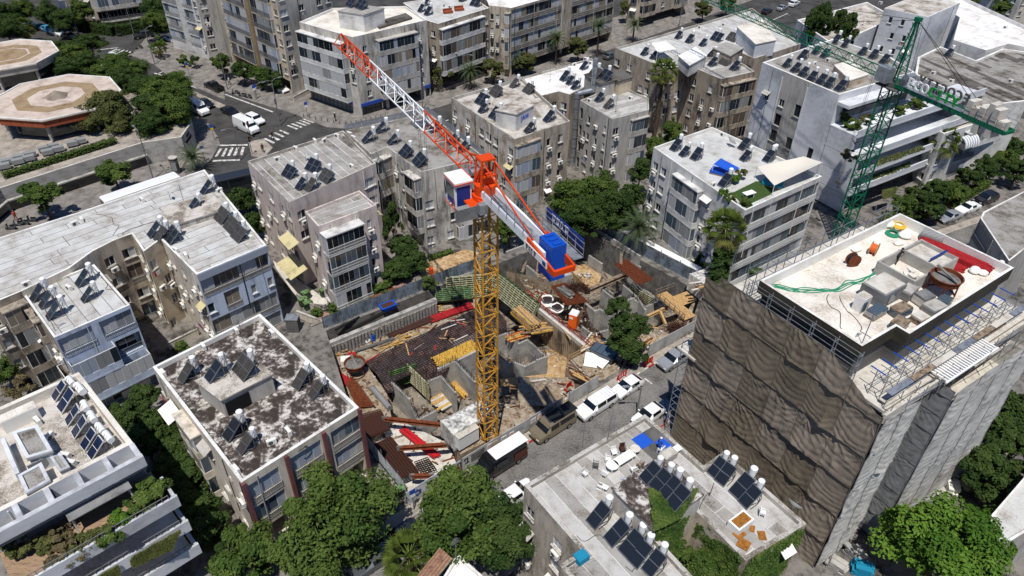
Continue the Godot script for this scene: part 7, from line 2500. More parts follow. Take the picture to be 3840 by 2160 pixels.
	for i in 22:
		bx("pergola_slat",V(6.8+i*0.34,20.75,-0.3),V(0.15,0.1,1.9),"white_paint",t)
	for e in [-1.25,0.65]:
		bx("pergola_beam",V(10.4,20.65,e),V(7.6,0.16,0.14),"white_paint",t)
	meta(t,"building wrapped in brown and grey sheeting with a white flat roof","building")
	var y := 23.0
	t = thing("roof_opening",V(35.6,23,-52.2))
	t.basis = bs
	for e in [[V(0,0.65,-1.7),V(6.6,1.3,0.18)],[V(0,0.65,1.7),V(6.6,1.3,0.18)],[V(-3.2,0.65,0),V(0.18,1.29,3.2)],[V(3.2,0.65,0),V(0.18,1.29,3.2)],[V(0.6,0.6,0),V(0.15,1.1,3.2)]]:
		bx("wall",e[0],e[1],"concrete",t)
	bx("slab",V(1.9,0.9,0),V(2.5,0.1,3.2),"concrete_light",t)
	for i in 8:
		bx("paving_stone",V(-0.9-(i % 3)*0.7,0.35+0.13*(i/3),0.2+0.5*(i % 2)),V(0.66,0.12,0.45),"roof_cream",t,Basis(Vector3.UP,i*0.2))
	bx("blue_beam",V(2.2,1.32,0.6),V(2.6,0.12,0.14),"crane_navy",t)
	meta(t,"low concrete walls round the stair opening of the white roof","roof opening")
	for k in 2:
		t = thing("roof_box",[V(31.1,23,-48.4),V(28.7,23,-46.6)][k])
		t.basis = bs
		var s: Vector3 = [V(3.0,1.4,2.2),V(0.9,1.5,0.9)][k]
		bx("body",V(0,s.y/2,0),s,"mid_grey" if k == 0 else "parapet_white",t)
		bx("lid",V(0,s.y+0.04,0),s*V(0.9,0,0.9)+V(0,0.08,0),"concrete_light",t)
		bx("hatch",V(-0.3,s.y*0.5,s.z/2+0.03),V(0.9 if k == 0 else 0.5,0.9,0.06),"glass_blue",t)
		meta(t,["grey box with a glass hatch in the middle of the white roof","small white cabinet near the front of the white roof"][k],"box")
	concrete_bucket(V(36.5,23,-49.1),"rusty round concrete bucket on the white roof",0.25)
	var ps := [V(33.4,23,-48.5),V(29.7,23,-45.9),V(31.8,23,-46.1),V(33,23,-45.2),V(34.3,23,-47.6),V(34.8,23,-46.6),V(36,23,-47.5),V(31,23,-44.4)]
	var all := []
	for i in ps.size():
		t = thing("tile_pallet",ps[i])
		t.basis = bs.rotated(Vector3.UP,rng.randf_range(-0.2,0.2))
		var s := V(rng.randf_range(1.2,1.8),rng.randf_range(0.4,0.9),rng.randf_range(0.9,1.2))
		for q in 4:
			bx("tile_layer",V(rng.randf_range(-0.04,0.04),s.y*(q+0.5)/4+0.12,rng.randf_range(-0.04,0.04)),V(s.x*(0.95 if q == 3 else 1.0),s.y/4-0.01,s.z),["mid_grey","concrete","glass_blue","timber_grey","concrete_light"][(i+(q/3)) % 5],t)
		bx("pallet",V(0,0.06,0),V(s.x,0.11,s.z),"timber_grey",t)
		all.append(t)
	rank(all,"wrapped pallet of tiles on the white roof","pallet")
	t = stack("red_prop_bundle",V(40.3,23,-54.6),seg(V(38.3,23,-56.9),V(41.8,23,-52.8)).get_euler().y,V(1,4,10),V(6.6,0.12,0.13),["red_board"],"long bundle of red props along the back parapet","props",0.02)
	stack("red_prop_bundle",V(39.3,23,-53.5),seg(V(38.3,23,-56.9),V(41.8,23,-52.8)).get_euler().y,V(1,2,8),V(3.0,0.1,0.13),["red_board"],"short bundle of red props before the long one","props",0.03)
	t = thing("fabric_roll",V(39.4,23,-57.2))
	g = G.new()
	var rd := (V(40.1,23,-56.6)-V(38.7,23,-57.9))/2
	g.tube(V(0,0.5,0)-rd,V(0,0.5,0)+rd,0.5,0.5,16)
	obj("roll",g,"shutter_grey",t)
	g = G.new()
	g.tube(V(0,0.5,0)-rd*1.02,V(0,0.5,0)+rd*1.02,0.12,0.12,8)
	obj("core",g,"timber",t)
	meta(t,"big grey fabric roll by the red props","roll")
	for k in 4:
		t = thing("hose_coil",[V(38,23,-60.8),V(37.1,23.3,-59.2),V(38.8,23,-59.9),V(36.2,23,-58.2)][k])
		for j in 5:
			g = G.new()
			var pr := []
			for i in 25:
				var a := TAU*i/24
				pr.append(V(cos(a)*(0.62-0.05*j),0.1+0.04*j,sin(a)*(0.62-0.05*j)))
			g.path(pr,0.06,6)
			obj("loop",g,["crane_blue","yellow","net_green","net_green"][k],t)
		meta(t,["blue hose coil at the back corner of the white roof","yellow hose coil beside the blue one","green hose coil by the back parapet","flat green hose coil before the yellow one"][k],"hose")
	for k in 2:
		t = thing("cable_spool",[V(33,23,-54.9),V(30.4,23,-53)][k],[0.9,0.2][k])
		for e in [-1.0,1.0]:
			g = G.new()
			g.tube(V(0,0.6,e*0.28-0.03),V(0,0.6,e*0.28+0.03),0.6,0.6,18)
			obj("flange",g,["timber","rust"][k],t)
		g = G.new()
		g.tube(V(0,0.6,-0.26),V(0,0.6,0.26),0.42,0.42,16)
		obj("drum",g,["orange","cable"][k],t)
		meta(t,["orange wooden cable spool on the white roof","dark cable spool on the white roof"][k],"spool","cable spools")
	for k in 7:
		heap("white_sack",[V(36.3,23,-59.4),V(37.4,23,-57.8),V(36.1,23,-56.5),V(31.7,23,-55.3),V(41,23,-52.1),V(41.6,23,-52),V(43.4,23,-52.8)][k],[V(0.7,0.7,0.5),V(1.0,0.6,0.8),V(0.6,0.4,0.5),V(0.6,0.5,0.4),V(0.8,0.6,0.6),V(0.7,0.5,0.5),V(0.7,1.0,0.6)][k],"cloth_white","%s white sack on the white roof counted from the back corner" % ORD[k],2)
	for k in 5:
		t = thing("green_hose",V(22.44,23.03,-49.6))
		var cv := Curve3D.new()
		for q in [V(22.44,23.03,-49.6),V(24.22,23.03,-49.1),V(27.2,23.03,-49),V(29.6,23.03,-50.4),V(32.6,23.03,-51.9)]:
			cv.add_point(q-t.position+V(rng.randf_range(-0.3,0.3),0,rng.randf_range(-0.3,0.3)),V(-0.8,0,rng.randf_range(-0.5,0.5)),V(0.8,0,rng.randf_range(-0.5,0.5)))
		g = G.new()
		g.path(Array(cv.tessellate(3,6)),0.045,5)
		obj("tube",g,"net_green",t)
		meta(t,"%s thin green hose of the bundle across the white roof" % ORD[k],"hose","green hoses on the white roof")
	cables("the white roof",[[V(26.9,23.02,-48.6),V(26.8,23.02,-46.5),V(26.4,23.02,-44.1)],[V(27.7,23.02,-48.3),V(27.7,23.02,-46.2),V(27.9,23.02,-44),V(28.1,23.02,-42.9)]],0.03)
var tree_list := []
func leaf(g: G,p: Vector3,nn: Vector3,s: float):
	var d := nn.cross(V(rng.randfn(),rng.randfn(),rng.randfn())).normalized()
	var e := nn.cross(d)*s*0.36
	d *= s*0.62
	var i := g.v.size()
	g.p(p-d,nn)
	g.p(p+e+nn*s*0.1,nn)
	g.p(p+d,nn)
	g.p(p-e+nn*s*0.1,nn)
	g.ix.append_array(PackedInt32Array([i,i+1,i+2,i,i+2,i+3]))
func crown_mesh(key: String,r: Vector3,lobes: int,n: int,s: float,c0: Color,c1: Color) -> ArrayMesh:
	if cache.has(key):
		return cache[key]
	var g := G.new()
	g.use_col = true
	var nz := FastNoiseLite.new()
	nz.seed = key.hash() % 1000
	nz.frequency = 0.28 if r.x > 3 else 0.5
	for L in lobes:
		var d := V(rng.randfn(),rng.randfn()*0.9+0.25,rng.randfn()).normalized()
		var c := d*r*rng.randf_range(0.35,0.9)
		var lr := (r.x+r.z)*0.5*rng.randf_range(0.14,0.42)
		var tint := c0.lerp(c1,rng.randf())
		for i in n/lobes:
			var q := V(rng.randfn(),rng.randfn(),rng.randfn()).normalized()
			if q.y < -0.4 and rng.randf() < 0.6:
				q.y = -q.y
			var p := c+q*lr*V(1,0.75,1)*pow(rng.randf(),0.3)*(1.0+0.16*sin(q.x*9.0+L)*sin(q.z*8.0))
			var nn := (q*0.8+V(0,0.55,0)+V(rng.randfn(),rng.randfn(),rng.randfn())*0.45).normalized()
			if nz.get_noise_3dv(p) < -0.12+0.1*rng.randfn():
				continue
			g.col = tint.lerp(c1,rng.randf()*0.35)*rng.randf_range(0.75,1.2)
			leaf(g,p,nn,s*rng.randf_range(0.6,1.45))
	cache[key] = g.mesh()
	return cache[key]
const KINDS := {
	"dark": [Color(0.02,0.046,0.012),Color(0.06,0.095,0.025)],"mid": [Color(0.03,0.065,0.014),Color(0.105,0.15,0.034)],
	"olive": [Color(0.06,0.075,0.022),Color(0.12,0.13,0.045)],"bright": [Color(0.04,0.1,0.012),Color(0.11,0.2,0.028)],"dry": [Color(0.09,0.075,0.04),Color(0.17,0.14,0.07)]}
func tree(c: Vector3,r: Vector3,kind: String,label: String,group := "trees of the quarter",base := 0.0):
	var cls := "S" if r.x < 1.7 else ("M" if r.x < 3.2 else "L")
	var rb: float = {"S": 1.3,"M": 2.6,"L": 4.6}[cls]
	var cols: Array = KINDS[kind]
	var v := rng.randi() % 2
	var ms := crown_mesh("crown%s%s%d" % [cls,kind,v],V(rb,rb,rb),{"S": 14,"M": 34,"L": 64}[cls],{"S": 4000,"M": 15000,"L": 42000}[cls],{"S": 0.19,"M": 0.24,"L": 0.27}[cls],cols[0],cols[1])
	var t := thing("tree" if r.y > 0.9 else "shrub",V(c.x,base,c.z))
	var o := obj("crown",ms,"leaf",t)
	o.transform = Transform3D(Basis(Vector3.UP,rng.randf()*TAU).scaled(r/rb),V(0,c.y-base,0))
	var g := G.new()
	var hh := maxf(c.y-base-r.y*0.3,0.3)
	g.tube(Vector3.ZERO,V(0.1,hh,0),0.05+r.x*0.05,0.03+r.x*0.03,8)
	for i in 5:
		var a := TAU*i/5+rng.randf()
		g.tube(V(0.08,hh*0.75,0),V(cos(a)*r.x*0.55,hh+r.y*0.35,sin(a)*r.z*0.55),0.02+r.x*0.022,0.02,6,false)
	obj("trunk",g,"trunk",t)
	meta(t,label,"tree" if r.y > 0.9 else "shrub",group)
	return t
func g0(p: Vector3) -> Vector3:
	return V(p.x,0,p.z)
func wallq(a: Vector3,b: Vector3,y: float) -> Array:
	return [a,b,V(b.x,y,b.z),V(a.x,y,a.z)]
func add_crown(t: Node3D,at: Vector3,r: float,kind: String):
	var o := obj("crown",cache["crownM%s%d" % [kind,0 if cache.has("crownM%s0" % kind) else 1]],"leaf",t)
	o.transform = Transform3D(Basis(Vector3.UP,rng.randf()*TAU).scaled(Vector3.ONE*r/2.6),at-t.position)
func palm(base: Vector3,top: float,fan: bool,label: String,sc := 1.0):
	var key := "fanpalm" if fan else "datepalm"
	if not cache.has(key):
		var g := G.new()
		g.use_col = true
		if fan:
			for i in 30:
				var a := i*2.4
				var el := 1.3-2.2*i/30.0
				var d := V(cos(a)*cos(el),sin(el),sin(a)*cos(el))
				var hub := d*rng.randf_range(1.0,1.35)
				var sd := d.cross(Vector3.UP).normalized()
				var dn := d.cross(sd)
				g.col = Color(0.12,0.17,0.035) if i < 22 else Color(0.26,0.27,0.08)
				g.bar(Vector3.ZERO,hub,0.05)
				for k in 13:
					var b := -1.25+2.5*k/12.0
					var bd := (d*cos(b)+sd*sin(b)).normalized()
					var tip := hub+bd*rng.randf_range(0.85,1.1)+V(0,-0.28*absf(sin(b))-0.12,0)
					var w := bd.cross(dn).normalized()*0.045
					g.tri(hub+w*0.3,hub+bd*0.55+w,tip,dn)
					g.tri(hub+w*0.3,tip,hub+bd*0.55-w,dn)
			for i in 40:
				var a := rng.randf()*TAU
				g.col = Color(0.15,0.11,0.06)
				var p := V(cos(a)*0.35,-0.6,sin(a)*0.35)
				g.tri(p,p+V(cos(a)*0.3,-1.6,sin(a)*0.3),p+V(cos(a+0.6)*0.35,-1.2,sin(a+0.6)*0.35))
		else:
			for i in 40:
				var a := i*2.4
				var el := 1.3-1.7*i/40.0
				var prev := Vector3.ZERO
				var hd := V(cos(a),0,sin(a))
				var sd := hd.cross(Vector3.UP)
				g.col = Color(0.07,0.1,0.045)*rng.randf_range(0.8,1.25)
				for k in 14:
					var f := (k+1)/14.0
					var e := el-f*f*1.15
					var q := prev+(hd*cos(e)+V(0,sin(e),0))*0.21
					g.bar(prev,q,0.03)
					for s in [-1.0,1.0]:
						for z in 2:
							var b0 := prev.lerp(q,z*0.5)
							var tp: Vector3 = b0+sd*s*0.5*(1.1-f*0.6)+(q-prev).normalized()*0.3-V(0,0.1,0)
							g.tri(b0,b0+(q-prev)*0.35,tp)
					prev = q
		cache[key] = g.mesh()
	var t := thing("palm_tree",base,rng.randf()*6)
	var o := obj("crown",cache[key],"leaf",t)
	o.transform = Transform3D(Basis().scaled(Vector3.ONE*sc),V(0,top-base.y,0))
	var g := G.new()
	g.tube(Vector3.ZERO,V(0,top-base.y,0),0.26*sc,0.2*sc,10)
	obj("trunk",g,"trunk",t)
	meta(t,label,"palm tree","palm trees")
func ivy(q: Array,n: int,nn: Vector3,label: String,kind := "mid",s := 0.2,th := 0.3):
	var c: Vector3 = q[0]
	var t := thing("ivy",c)
	var g := G.new()
	g.use_col = true
	var cols: Array = KINDS[kind]
	var nz := FastNoiseLite.new()
	nz.frequency = 0.35
	for i in n:
		var u := rng.randf()
		var v := rng.randf()
		var p: Vector3 = q[0].lerp(q[1],u).lerp(q[3].lerp(q[2],u),v)-c
		if minf(minf(u,1-u),minf(v,1-v))*9.0+nz.get_noise_3dv(p+c)*1.6 < 0.1:
			continue
		p += nn*th*(0.5+nz.get_noise_3dv((p+c)*2.0))*rng.randf_range(0.4,1.0)
		g.col = cols[0].lerp(cols[1],clampf(rng.randf()+nz.get_noise_3dv(p+c),0,1))
		leaf(g,p,(nn+V(0,0.5,0)+V(rng.randfn(),rng.randfn(),rng.randfn())*0.4).normalized(),s*rng.randf_range(0.7,1.3))
	obj("leaves",g,"leaf",t)
	meta(t,label,"ivy","ivy and hanging plants")
func hedge(a: Vector3,b: Vector3,w: float,y0: float,y1: float,label: String,kind := "dark"):
	var t := thing("hedge",V(a.x,y0,a.z))
	var g := G.new()
	g.use_col = true
	var cols: Array = KINDS[kind]
	var d := b-a
	d.y = 0
	var L := d.length()
	var s := d.cross(Vector3.UP).normalized()
	var hh := y1-y0
	for i in int(L*(w+hh)*48):
		var u := rng.randf()
		var e := rng.randf_range(-1,1)
		var y := rng.randf()
		if rng.randf() < 0.5:
			y = rng.randf_range(0.9,1.0)+0.06*sin(u*L*1.7)
		else:
			e = signf(e)*rng.randf_range(0.85,1.05)
		g.col = cols[0].lerp(cols[1],rng.randf())
		leaf(g,d*u+s*e*w/2+V(0,y*hh,0),(s*e*0.7+V(0,0.8,0)+V(rng.randfn(),rng.randfn(),rng.randfn())*0.4).normalized(),0.26)
	obj("leaves",g,"leaf",t)
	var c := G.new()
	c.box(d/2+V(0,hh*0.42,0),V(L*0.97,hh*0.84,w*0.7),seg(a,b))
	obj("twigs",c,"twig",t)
	meta(t,label,"hedge","hedges")
func plants():
	tree(V(-14.93,5.5,-38),V(4.9,4.6,4.9),"mid","large round green tree before the mossy-roofed block")
	tree(V(-17.01,4,-35.5),V(3.4,3.2,3.4),"mid","lower green tree at the foot of the mossy-roofed block")
	tree(V(-3.91,6,-37.9),V(4.3,4.2,4.5),"mid","large tree with brownish tips on the near pavement")
	tree(V(-0.75,5.5,-36.7),V(3.2,3.6,3.2),"dark","tree touching the left wall of the near roof")
	tree(V(-5.83,4.5,-37.3),V(2.6,2.8,2.6),"mid","small tree left of the one with brownish tips")
	tree(V(-22.35,4,-35),V(2.9,2.8,2.9),"mid","green tree at the bottom edge beside the dark lane")
	tree(V(36.9,6,-35.6),V(4.8,4.2,4.6),"bright","bright green feathery tree at the lower right")
	tree(V(35.6,5,-38.2),V(2.6,2.8,2.6),"bright","bright green branch mass against the grey sheeting")
	tree(V(41.3,5,-37.9),V(2.8,2.8,2.8),"bright","bright green bough beside the low grey house")
	for k in 5:
		tree([V(49.8,5,-51.2),V(49.6,5,-47.5),V(46.6,4,-45.8),V(52.9,5,-52.4),V(47.7,3.5,-43.9)][k],V(2.7,2.6,2.7),"dark",["dark tree beside the end of the grey sheeting","dark tree at the right edge below the terrace","dark tree over the stacked white goods","uppermost dark tree at the right edge","lowest dark tree above the grey house"][k])
	for k in 6:
		tree([V(-38.9,4,-53.3),V(-39.7,3.5,-51),V(-35.9,4,-50),V(-36.9,3.2,-48.1),V(-33.8,3.5,-47.4),V(-34.8,3.2,-51.4)][k],V(2.0,1.9,2.0),"dark","%s dark tree in the lane between white building and mossy roof" % ORD[k],"trees in the dark lane")
	for k in 7:
		tree([V(-32.1,3,-46.3),V(-30.5,3,-43.5),V(-28.6,3,-40.4),V(-33.4,2.6,-45.2),V(-31.2,2.6,-41.9),V(-26.8,3,-38.3),V(-28.9,2.4,-38.7)][k],V(2.2,2.0,2.2),"dark","%s shaded tree lower down the dark lane" % ORD[k],"trees in the dark lane")
	tree(V(-56.6,3,-58.2),V(2.0,2.0,2.0),"mid","green tree at the left edge behind the modern white building")
	tree(V(-54.4,2.5,-55.9),V(1.6,1.5,1.6),"dry","yellowish shrub-like tree at the left edge")
	tree(V(-17.52,4.5,-88.1),V(1.5,3.6,1.5),"dark","slim tall tree between pink and grey-white blocks")
	for k in 3:
		tree([V(-15.8,2.6,-84.8),V(-13.84,2,-82.3),V(-15.84,1.6,-80.4)][k],V(2.3,2.0,2.3),"dark","%s dark bushy tree in the gap by the pink block" % ORD[k])
	tree(V(-11.17,1,-78.4),V(1.2,1.2,1.2),"mid","small round shrub beside the corrugated fence")
	tree(V(-41.9,3,-96.6),V(2.2,2.6,2.2),"dark","dark tree between long pale roof and pink block")
	tree(V(-38.1,3,-89.8),V(1.8,2.4,1.8),"dark","dark tree behind the solar heaters of the long block")
	tree(V(-0.61,3.5,-88.1),V(2.2,2.6,2.2),"mid","green tree under the white counter jib")
	for k in 4:
		tree([V(8.36,4.5,-95.8),V(13.32,5,-97.5),V(15.09,4.2,-93),V(10.59,3.5,-91.8)][k],V(3.4,3.2,3.4),"dark" if k > 1 else "mid",["broad green tree left below the graffiti block","broad green tree right below the graffiti block","dark tree at the far corner of the site","lower green tree over the far site wall"][k])
	for k in 4:
		tree([V(28.5,4,-121.6),V(24.63,4,-115),V(20.33,5,-104.2),V(18.43,4,-98.2)][k],V(2.2,2.6,2.2),"mid" if k < 2 else "dark","%s tree in the gap between grey block and cream block" % ORD[k])
	var st: Node3D = tree(V(14.13,2.6,-64.3),V(2.5,2.5,2.4),"dark","tall dark leafy tree inside the site by the hoarding","trees of the quarter",-0.4)
	for e in [[V(12.84,6.4,-66.8),1.7],[V(14.98,4.6,-66.2),1.8],[V(13.39,4.8,-65.4),1.9]]:
		add_crown(st,e[0],e[1],"dark")
	for k in 3:
		tree([V(27.4,2,-84.1),V(30.6,2.5,-82.5),V(31.8,3,-85.8)][k],V(1.7,2.2,1.7),"dark","%s dark bush below the cream block's palm" % ORD[k])
	tree(V(34,1.5,-81.2),V(1.2,1.2,1.2),"mid","green bush between cream block and wrapped building")
	for k in 9:
		tree([V(-15.83,3.6,-148.9),V(-4.99,3.6,-153),V(1.92,3.2,-158.1),V(14.31,4.2,-166.3),V(49.8,4,-198.7),V(57.2,4,-203.5),V(29.5,4,-197.4),V(7.21,5,-176.4),V(-17.17,4.5,-154.7)][k],V(2.5,2.4,2.5),"olive","%s street tree along the far avenue pavement" % ORD[k],"avenue trees")
	for k in 5:
		palm([V(-9.69,0,-149.1),V(9.24,0,-165.2),V(19.3,0,-171),V(29.2,0,-182),V(-0.58,0,-158.9)][k],[4.2,6.0,7.2,4.4,4.0][k],false,"%s grey-green palm along the avenue" % ORD[k],0.95)
	palm(g0(V(18.36,3.8,-89)),3.8,false,"date palm behind the long white shed roof",1.25)
	palm(g0(V(26.4,13.4,-126)),13.4,true,"tall fan palm growing beside the sandy block",1.3)
	palm(g0(V(27.4,10.4,-78.9)),10.4,true,"fan palm with shaggy trunk before the cream block",1.45)
	palm(g0(V(71.6,7.8,-111.7)),7.8,true,"fan palm beside the round striped awning",1.5)
	palm(V(95.7,3,-131.9),9.0,true,"small palm at the right behind the crane ballast",1.0)
	palm(V(-8.64,0,-36.2),2.6,true,"pale green fan palm at the bottom edge of the street",1.3)
	palm(V(-117.7,0,-173.1),4.0,true,"palm beside the parked cars of the side street",1.3)
	palm(V(-55,0,-110.8),2.6,false,"young palm on the pavement by the crossing",1.0)
	palm(V(-82.4,0,-164.9),2.4,true,"low palm on the corner bed under the grey tower",0.8)
	var mt := [V(-72.8,7,-120.2),V(-74.2,6,-117.9),V(-70.1,6,-118.1),V(-65.5,7,-127.8),V(-66.3,6.5,-122.8),V(-61.8,6.5,-123),V(-70.9,6.5,-131.4),V(-65.2,6.5,-133),V(-76.8,6,-136.4),V(-81.6,6,-139),V(-88.2,6,-144.6),V(-93.7,6,-150.6),V(-93.1,6,-156.5),V(-93.9,6,-146.6),V(-63.8,5.5,-117.8),V(-81.6,6,-144.9),V(-90,5.5,-142.8),V(-77,6,-140.7),V(-100.3,5.5,-153.3)]
	for k in mt.size():
		tree(mt[k],V(4.2,3.4,4.2) if k in [0,3,5] else V(3.2,2.5,3.2),"olive" if k in [0,1,2] else ("mid" if k % 2 else "dark"),"%s tree of the mall garden counted from the large octagon" % ORD[k],"mall garden trees",4.0)
	tree(V(-64.3,4.2,-102.3),V(3.0,1.9,3.0),"mid","round pavement tree below the concrete mall wall")
	tree(V(-71.3,4.4,-94.1),V(3.1,2.0,3.1),"mid","round pavement tree behind the long pale roof")
	hedge(V(-80.5,4.3,-100),V(-68.5,4.3,-113.2),1.2,4.0,4.9,"long planted hedge along the mall wall","mid")
	for k in 6:
		tree([V(-63.9,3.5,-152.7),V(-58.2,3.5,-149.4),V(-53.7,3.2,-147),V(-50.6,2.8,-146),V(-75,1.8,-159.3),V(-72.2,1.6,-158.8)][k],V(2.4,2.3,2.4) if k < 4 else V(1.3,1.3,1.3),"dark" if k % 2 else "mid","%s tree before the tall towers" % ORD[k],"trees before the towers")
	for k in 3:
		tree([V(-85.5,1.6,-167.8),V(-84.1,1.6,-170.7),V(-85.5,2,-172.3)][k],V(1.0,0.95,1.0),"bright","%s clipped bright tree on the corner bed" % ORD[k],"clipped trees")
	hedge(V(-116.6,0,-186.4),V(-99.8,0,-180),2.4,0.1,2.6,"tall clipped hedge along the side street","dark")
	hedge(V(-99.8,0,-180),V(-91,0,-187.8),2.4,0.1,2.6,"tall hedge before the beige block at the top left","dark")
	for k in 8:
		tree([V(-122.6,5,-183),V(-115.1,5,-180.1),V(-118.3,5,-167.7),V(-108.3,5,-182.2),V(-123.7,5,-178),V(-109.7,4.5,-175.8),V(-86.9,5,-175.5),V(-90.2,6,-183.1)][k],V(3.2,3.0,3.2),"dark" if k % 3 else "mid","%s tree in the side street at the top left" % ORD[k],"side street trees")
	for k in 11:
		tree([V(60.7,3,-97.8),V(64.6,3.2,-101.3),V(68,3,-103.1),V(71.8,2.6,-103.9),V(76.6,3,-108.7),V(81.6,3,-111.8),V(86,3,-114.9),V(85,3.4,-109.7),V(65.2,2.4,-97.8),V(58.5,2,-94.7),V(90,3,-119.7)][k],V(2.3,2.2,2.3),"dark" if k % 3 else "mid","%s tree along the right side street" % ORD[k],"right street trees")
	hedge(V(70.9,0,-102.6),V(81.7,0,-110.9),1.6,0.1,1.3,"low green hedge beside the parked cars on the right","mid")
	for k in 4:
		tree([V(61.6,14,-152.4),V(63.1,15,-151.8),V(67.3,14,-148.5),V(67.2,13,-154.2)][k],V(2.2,4.2,2.2),"dark","%s cypress-like conifer behind the tall white building" % ORD[k],"dark conifers")
	for k in 3:
		tree([V(121.4,6,-201.5),V(120.5,5,-203.2),V(129.6,5,-200.1)][k],V(2.6,2.4,2.6),"mid","%s tree before the reddish building at the top right" % ORD[k])
	for k in 12:
		tree([V(-28.5,12,-35.7),V(-28,11.9,-35.1),V(-28.9,12,-34.5),V(-29.8,11.9,-32.9),V(-30,11.8,-31.6),V(-30.6,11.8,-31.4),V(-31.6,11.8,-30.9),V(-32,11.8,-30.4),V(-33.8,11.8,-31.6),V(-34.5,11.8,-31.1),V(-32.8,11.7,-30),V(-36.3,11.9,-30.4)][k],V(1.5,1.2,1.5) if k < 2 else V(1.15,0.95,1.15),["mid","mid","mid","bright","mid","olive","olive","dry","dry","olive","dry","olive"][k],"%s terrace plant of the modern white building from its corner" % ORD[k],"terrace plants",11.2)
	ivy([V(-29.4,8.9,-31.6),V(-26.2,8.9,-34.3),V(-26.8,7.9,-33),V(-29.3,7.9,-31.4)],2600,V(-0.5,0.6,0.6),"hanging plant on the second terrace of the modern white building","olive",0.18)
	ivy([V(-30.9,8.9,-30.1),V(-29.9,8.9,-31),V(-29.8,8.2,-30.7),V(-30.9,8.2,-29.9)],1000,V(-0.5,0.6,0.6),"hanging plant at the bottom edge of the modern white building","olive",0.18)
	ivy([V(10.75,14.25,-34.9),V(10.65,14.2,-31.2),V(12.89,14.2,-32.3),V(14.64,14.25,-35)],5200,V(0,1,0),"ivy over the stair head of the near roof","mid",0.16,0.25)
	ivy(wallq(V(10.67,13.9,-31.8),V(13.57,13.9,-32.9),8.0),4200,V(0.3,0.5,0.8),"ivy hanging below the stair head of the near roof","mid",0.17)
	ivy(wallq(V(15.01,12,-34.6),V(17.61,12,-30.4),4.0),12000,V(-0.8,0.3,0.2),"dense ivy on the courtyard wall of the near building","mid",0.19)
	ivy(wallq(V(17.61,12,-30.3),V(23,12,-33.5),6.0),6000,V(0.5,0.5,0.7),"dense ivy on the end wall of the near building","mid",0.19)
	ivy(wallq(V(1.75,9.6,-37.9),V(5.05,9.6,-33.6),4.0),3600,V(-0.8,0.3,0.4),"reddish creeper on the left wall of the near building","dry",0.2,0.6)
	for k in 3:
		tree([V(13.03,7.5,-33.6),V(14.23,8.5,-31.8),V(15.36,8.5,-30.8)][k],V(1.9,2.2,1.9),"mid","%s ivy mound in the courtyard of the near building" % ORD[k],"courtyard greenery")
	ivy(wallq(V(25.9,8.8,-77),V(28.7,8.8,-77.4),0.5),6000,V(-0.3,0.2,0.9),"dark creeper on the palm trunk before the cream block","dark",0.22,1.2)
	for k in 7:
		tree([V(51.1,14,-106.3),V(51.9,13.8,-103.9),V(54.7,14,-105.5),V(61.9,14,-109.4),V(65,14,-111.6),V(50.5,11,-98.7),V(66.6,14,-113.3)][k],V(1.4,1.0,1.4),["mid","mid","olive","mid","mid","dry","mid"][k],"%s terrace bush of the tall white building" % ORD[k],"terrace bushes",13.0)
	for k in 3:
		ivy([[V(54.3,10.7,-98.2),V(64.2,10.7,-103.9),V(64.2,9.9,-103.7),V(54.4,9.9,-97.6)],[V(55.1,7.5,-99.6),V(63,7.5,-104.3),V(63.1,6.8,-103.8),V(55.4,6.8,-99.2)],[V(58.4,4,-101),V(61.5,4,-102.4),V(61.1,3,-101.6),V(58.3,3,-99.8)]][k],1500,V(0.2,0.7,0.6),"%s row of hanging plants on the white terraces" % ORD[k],"olive",0.22)
	for k in 5:
		tree([V(31,13.4,-88.1),V(30,13.2,-86.9),V(27.7,13,-83.3),V(29.9,12.9,-80.8),V(28.3,12.9,-82.1)][k],V(0.9,0.92,0.9),["olive","bright","bright","mid","mid"][k],"%s potted bush of the roof garden under the sail" % ORD[k],"roof garden bushes",12.5)
	for k in 6:
		tree([V(-23.41,0.4,-73.1),V(-18.48,0.5,-77.6),V(-17.51,0.5,-77.7),V(-16.79,0.7,-79),V(-40,0.6,-65.1),V(-25.4,0.5,-71.9)][k],V(1.0,0.7,1.0),"mid","%s low shrub in the yards of pink and pale blocks" % ORD[k],"yard shrubs")
	hedge(V(-12.18,0,-85.1),V(-8.9,0,-87.2),0.9,0.1,0.7,"low green strip under the grey-white block","mid")
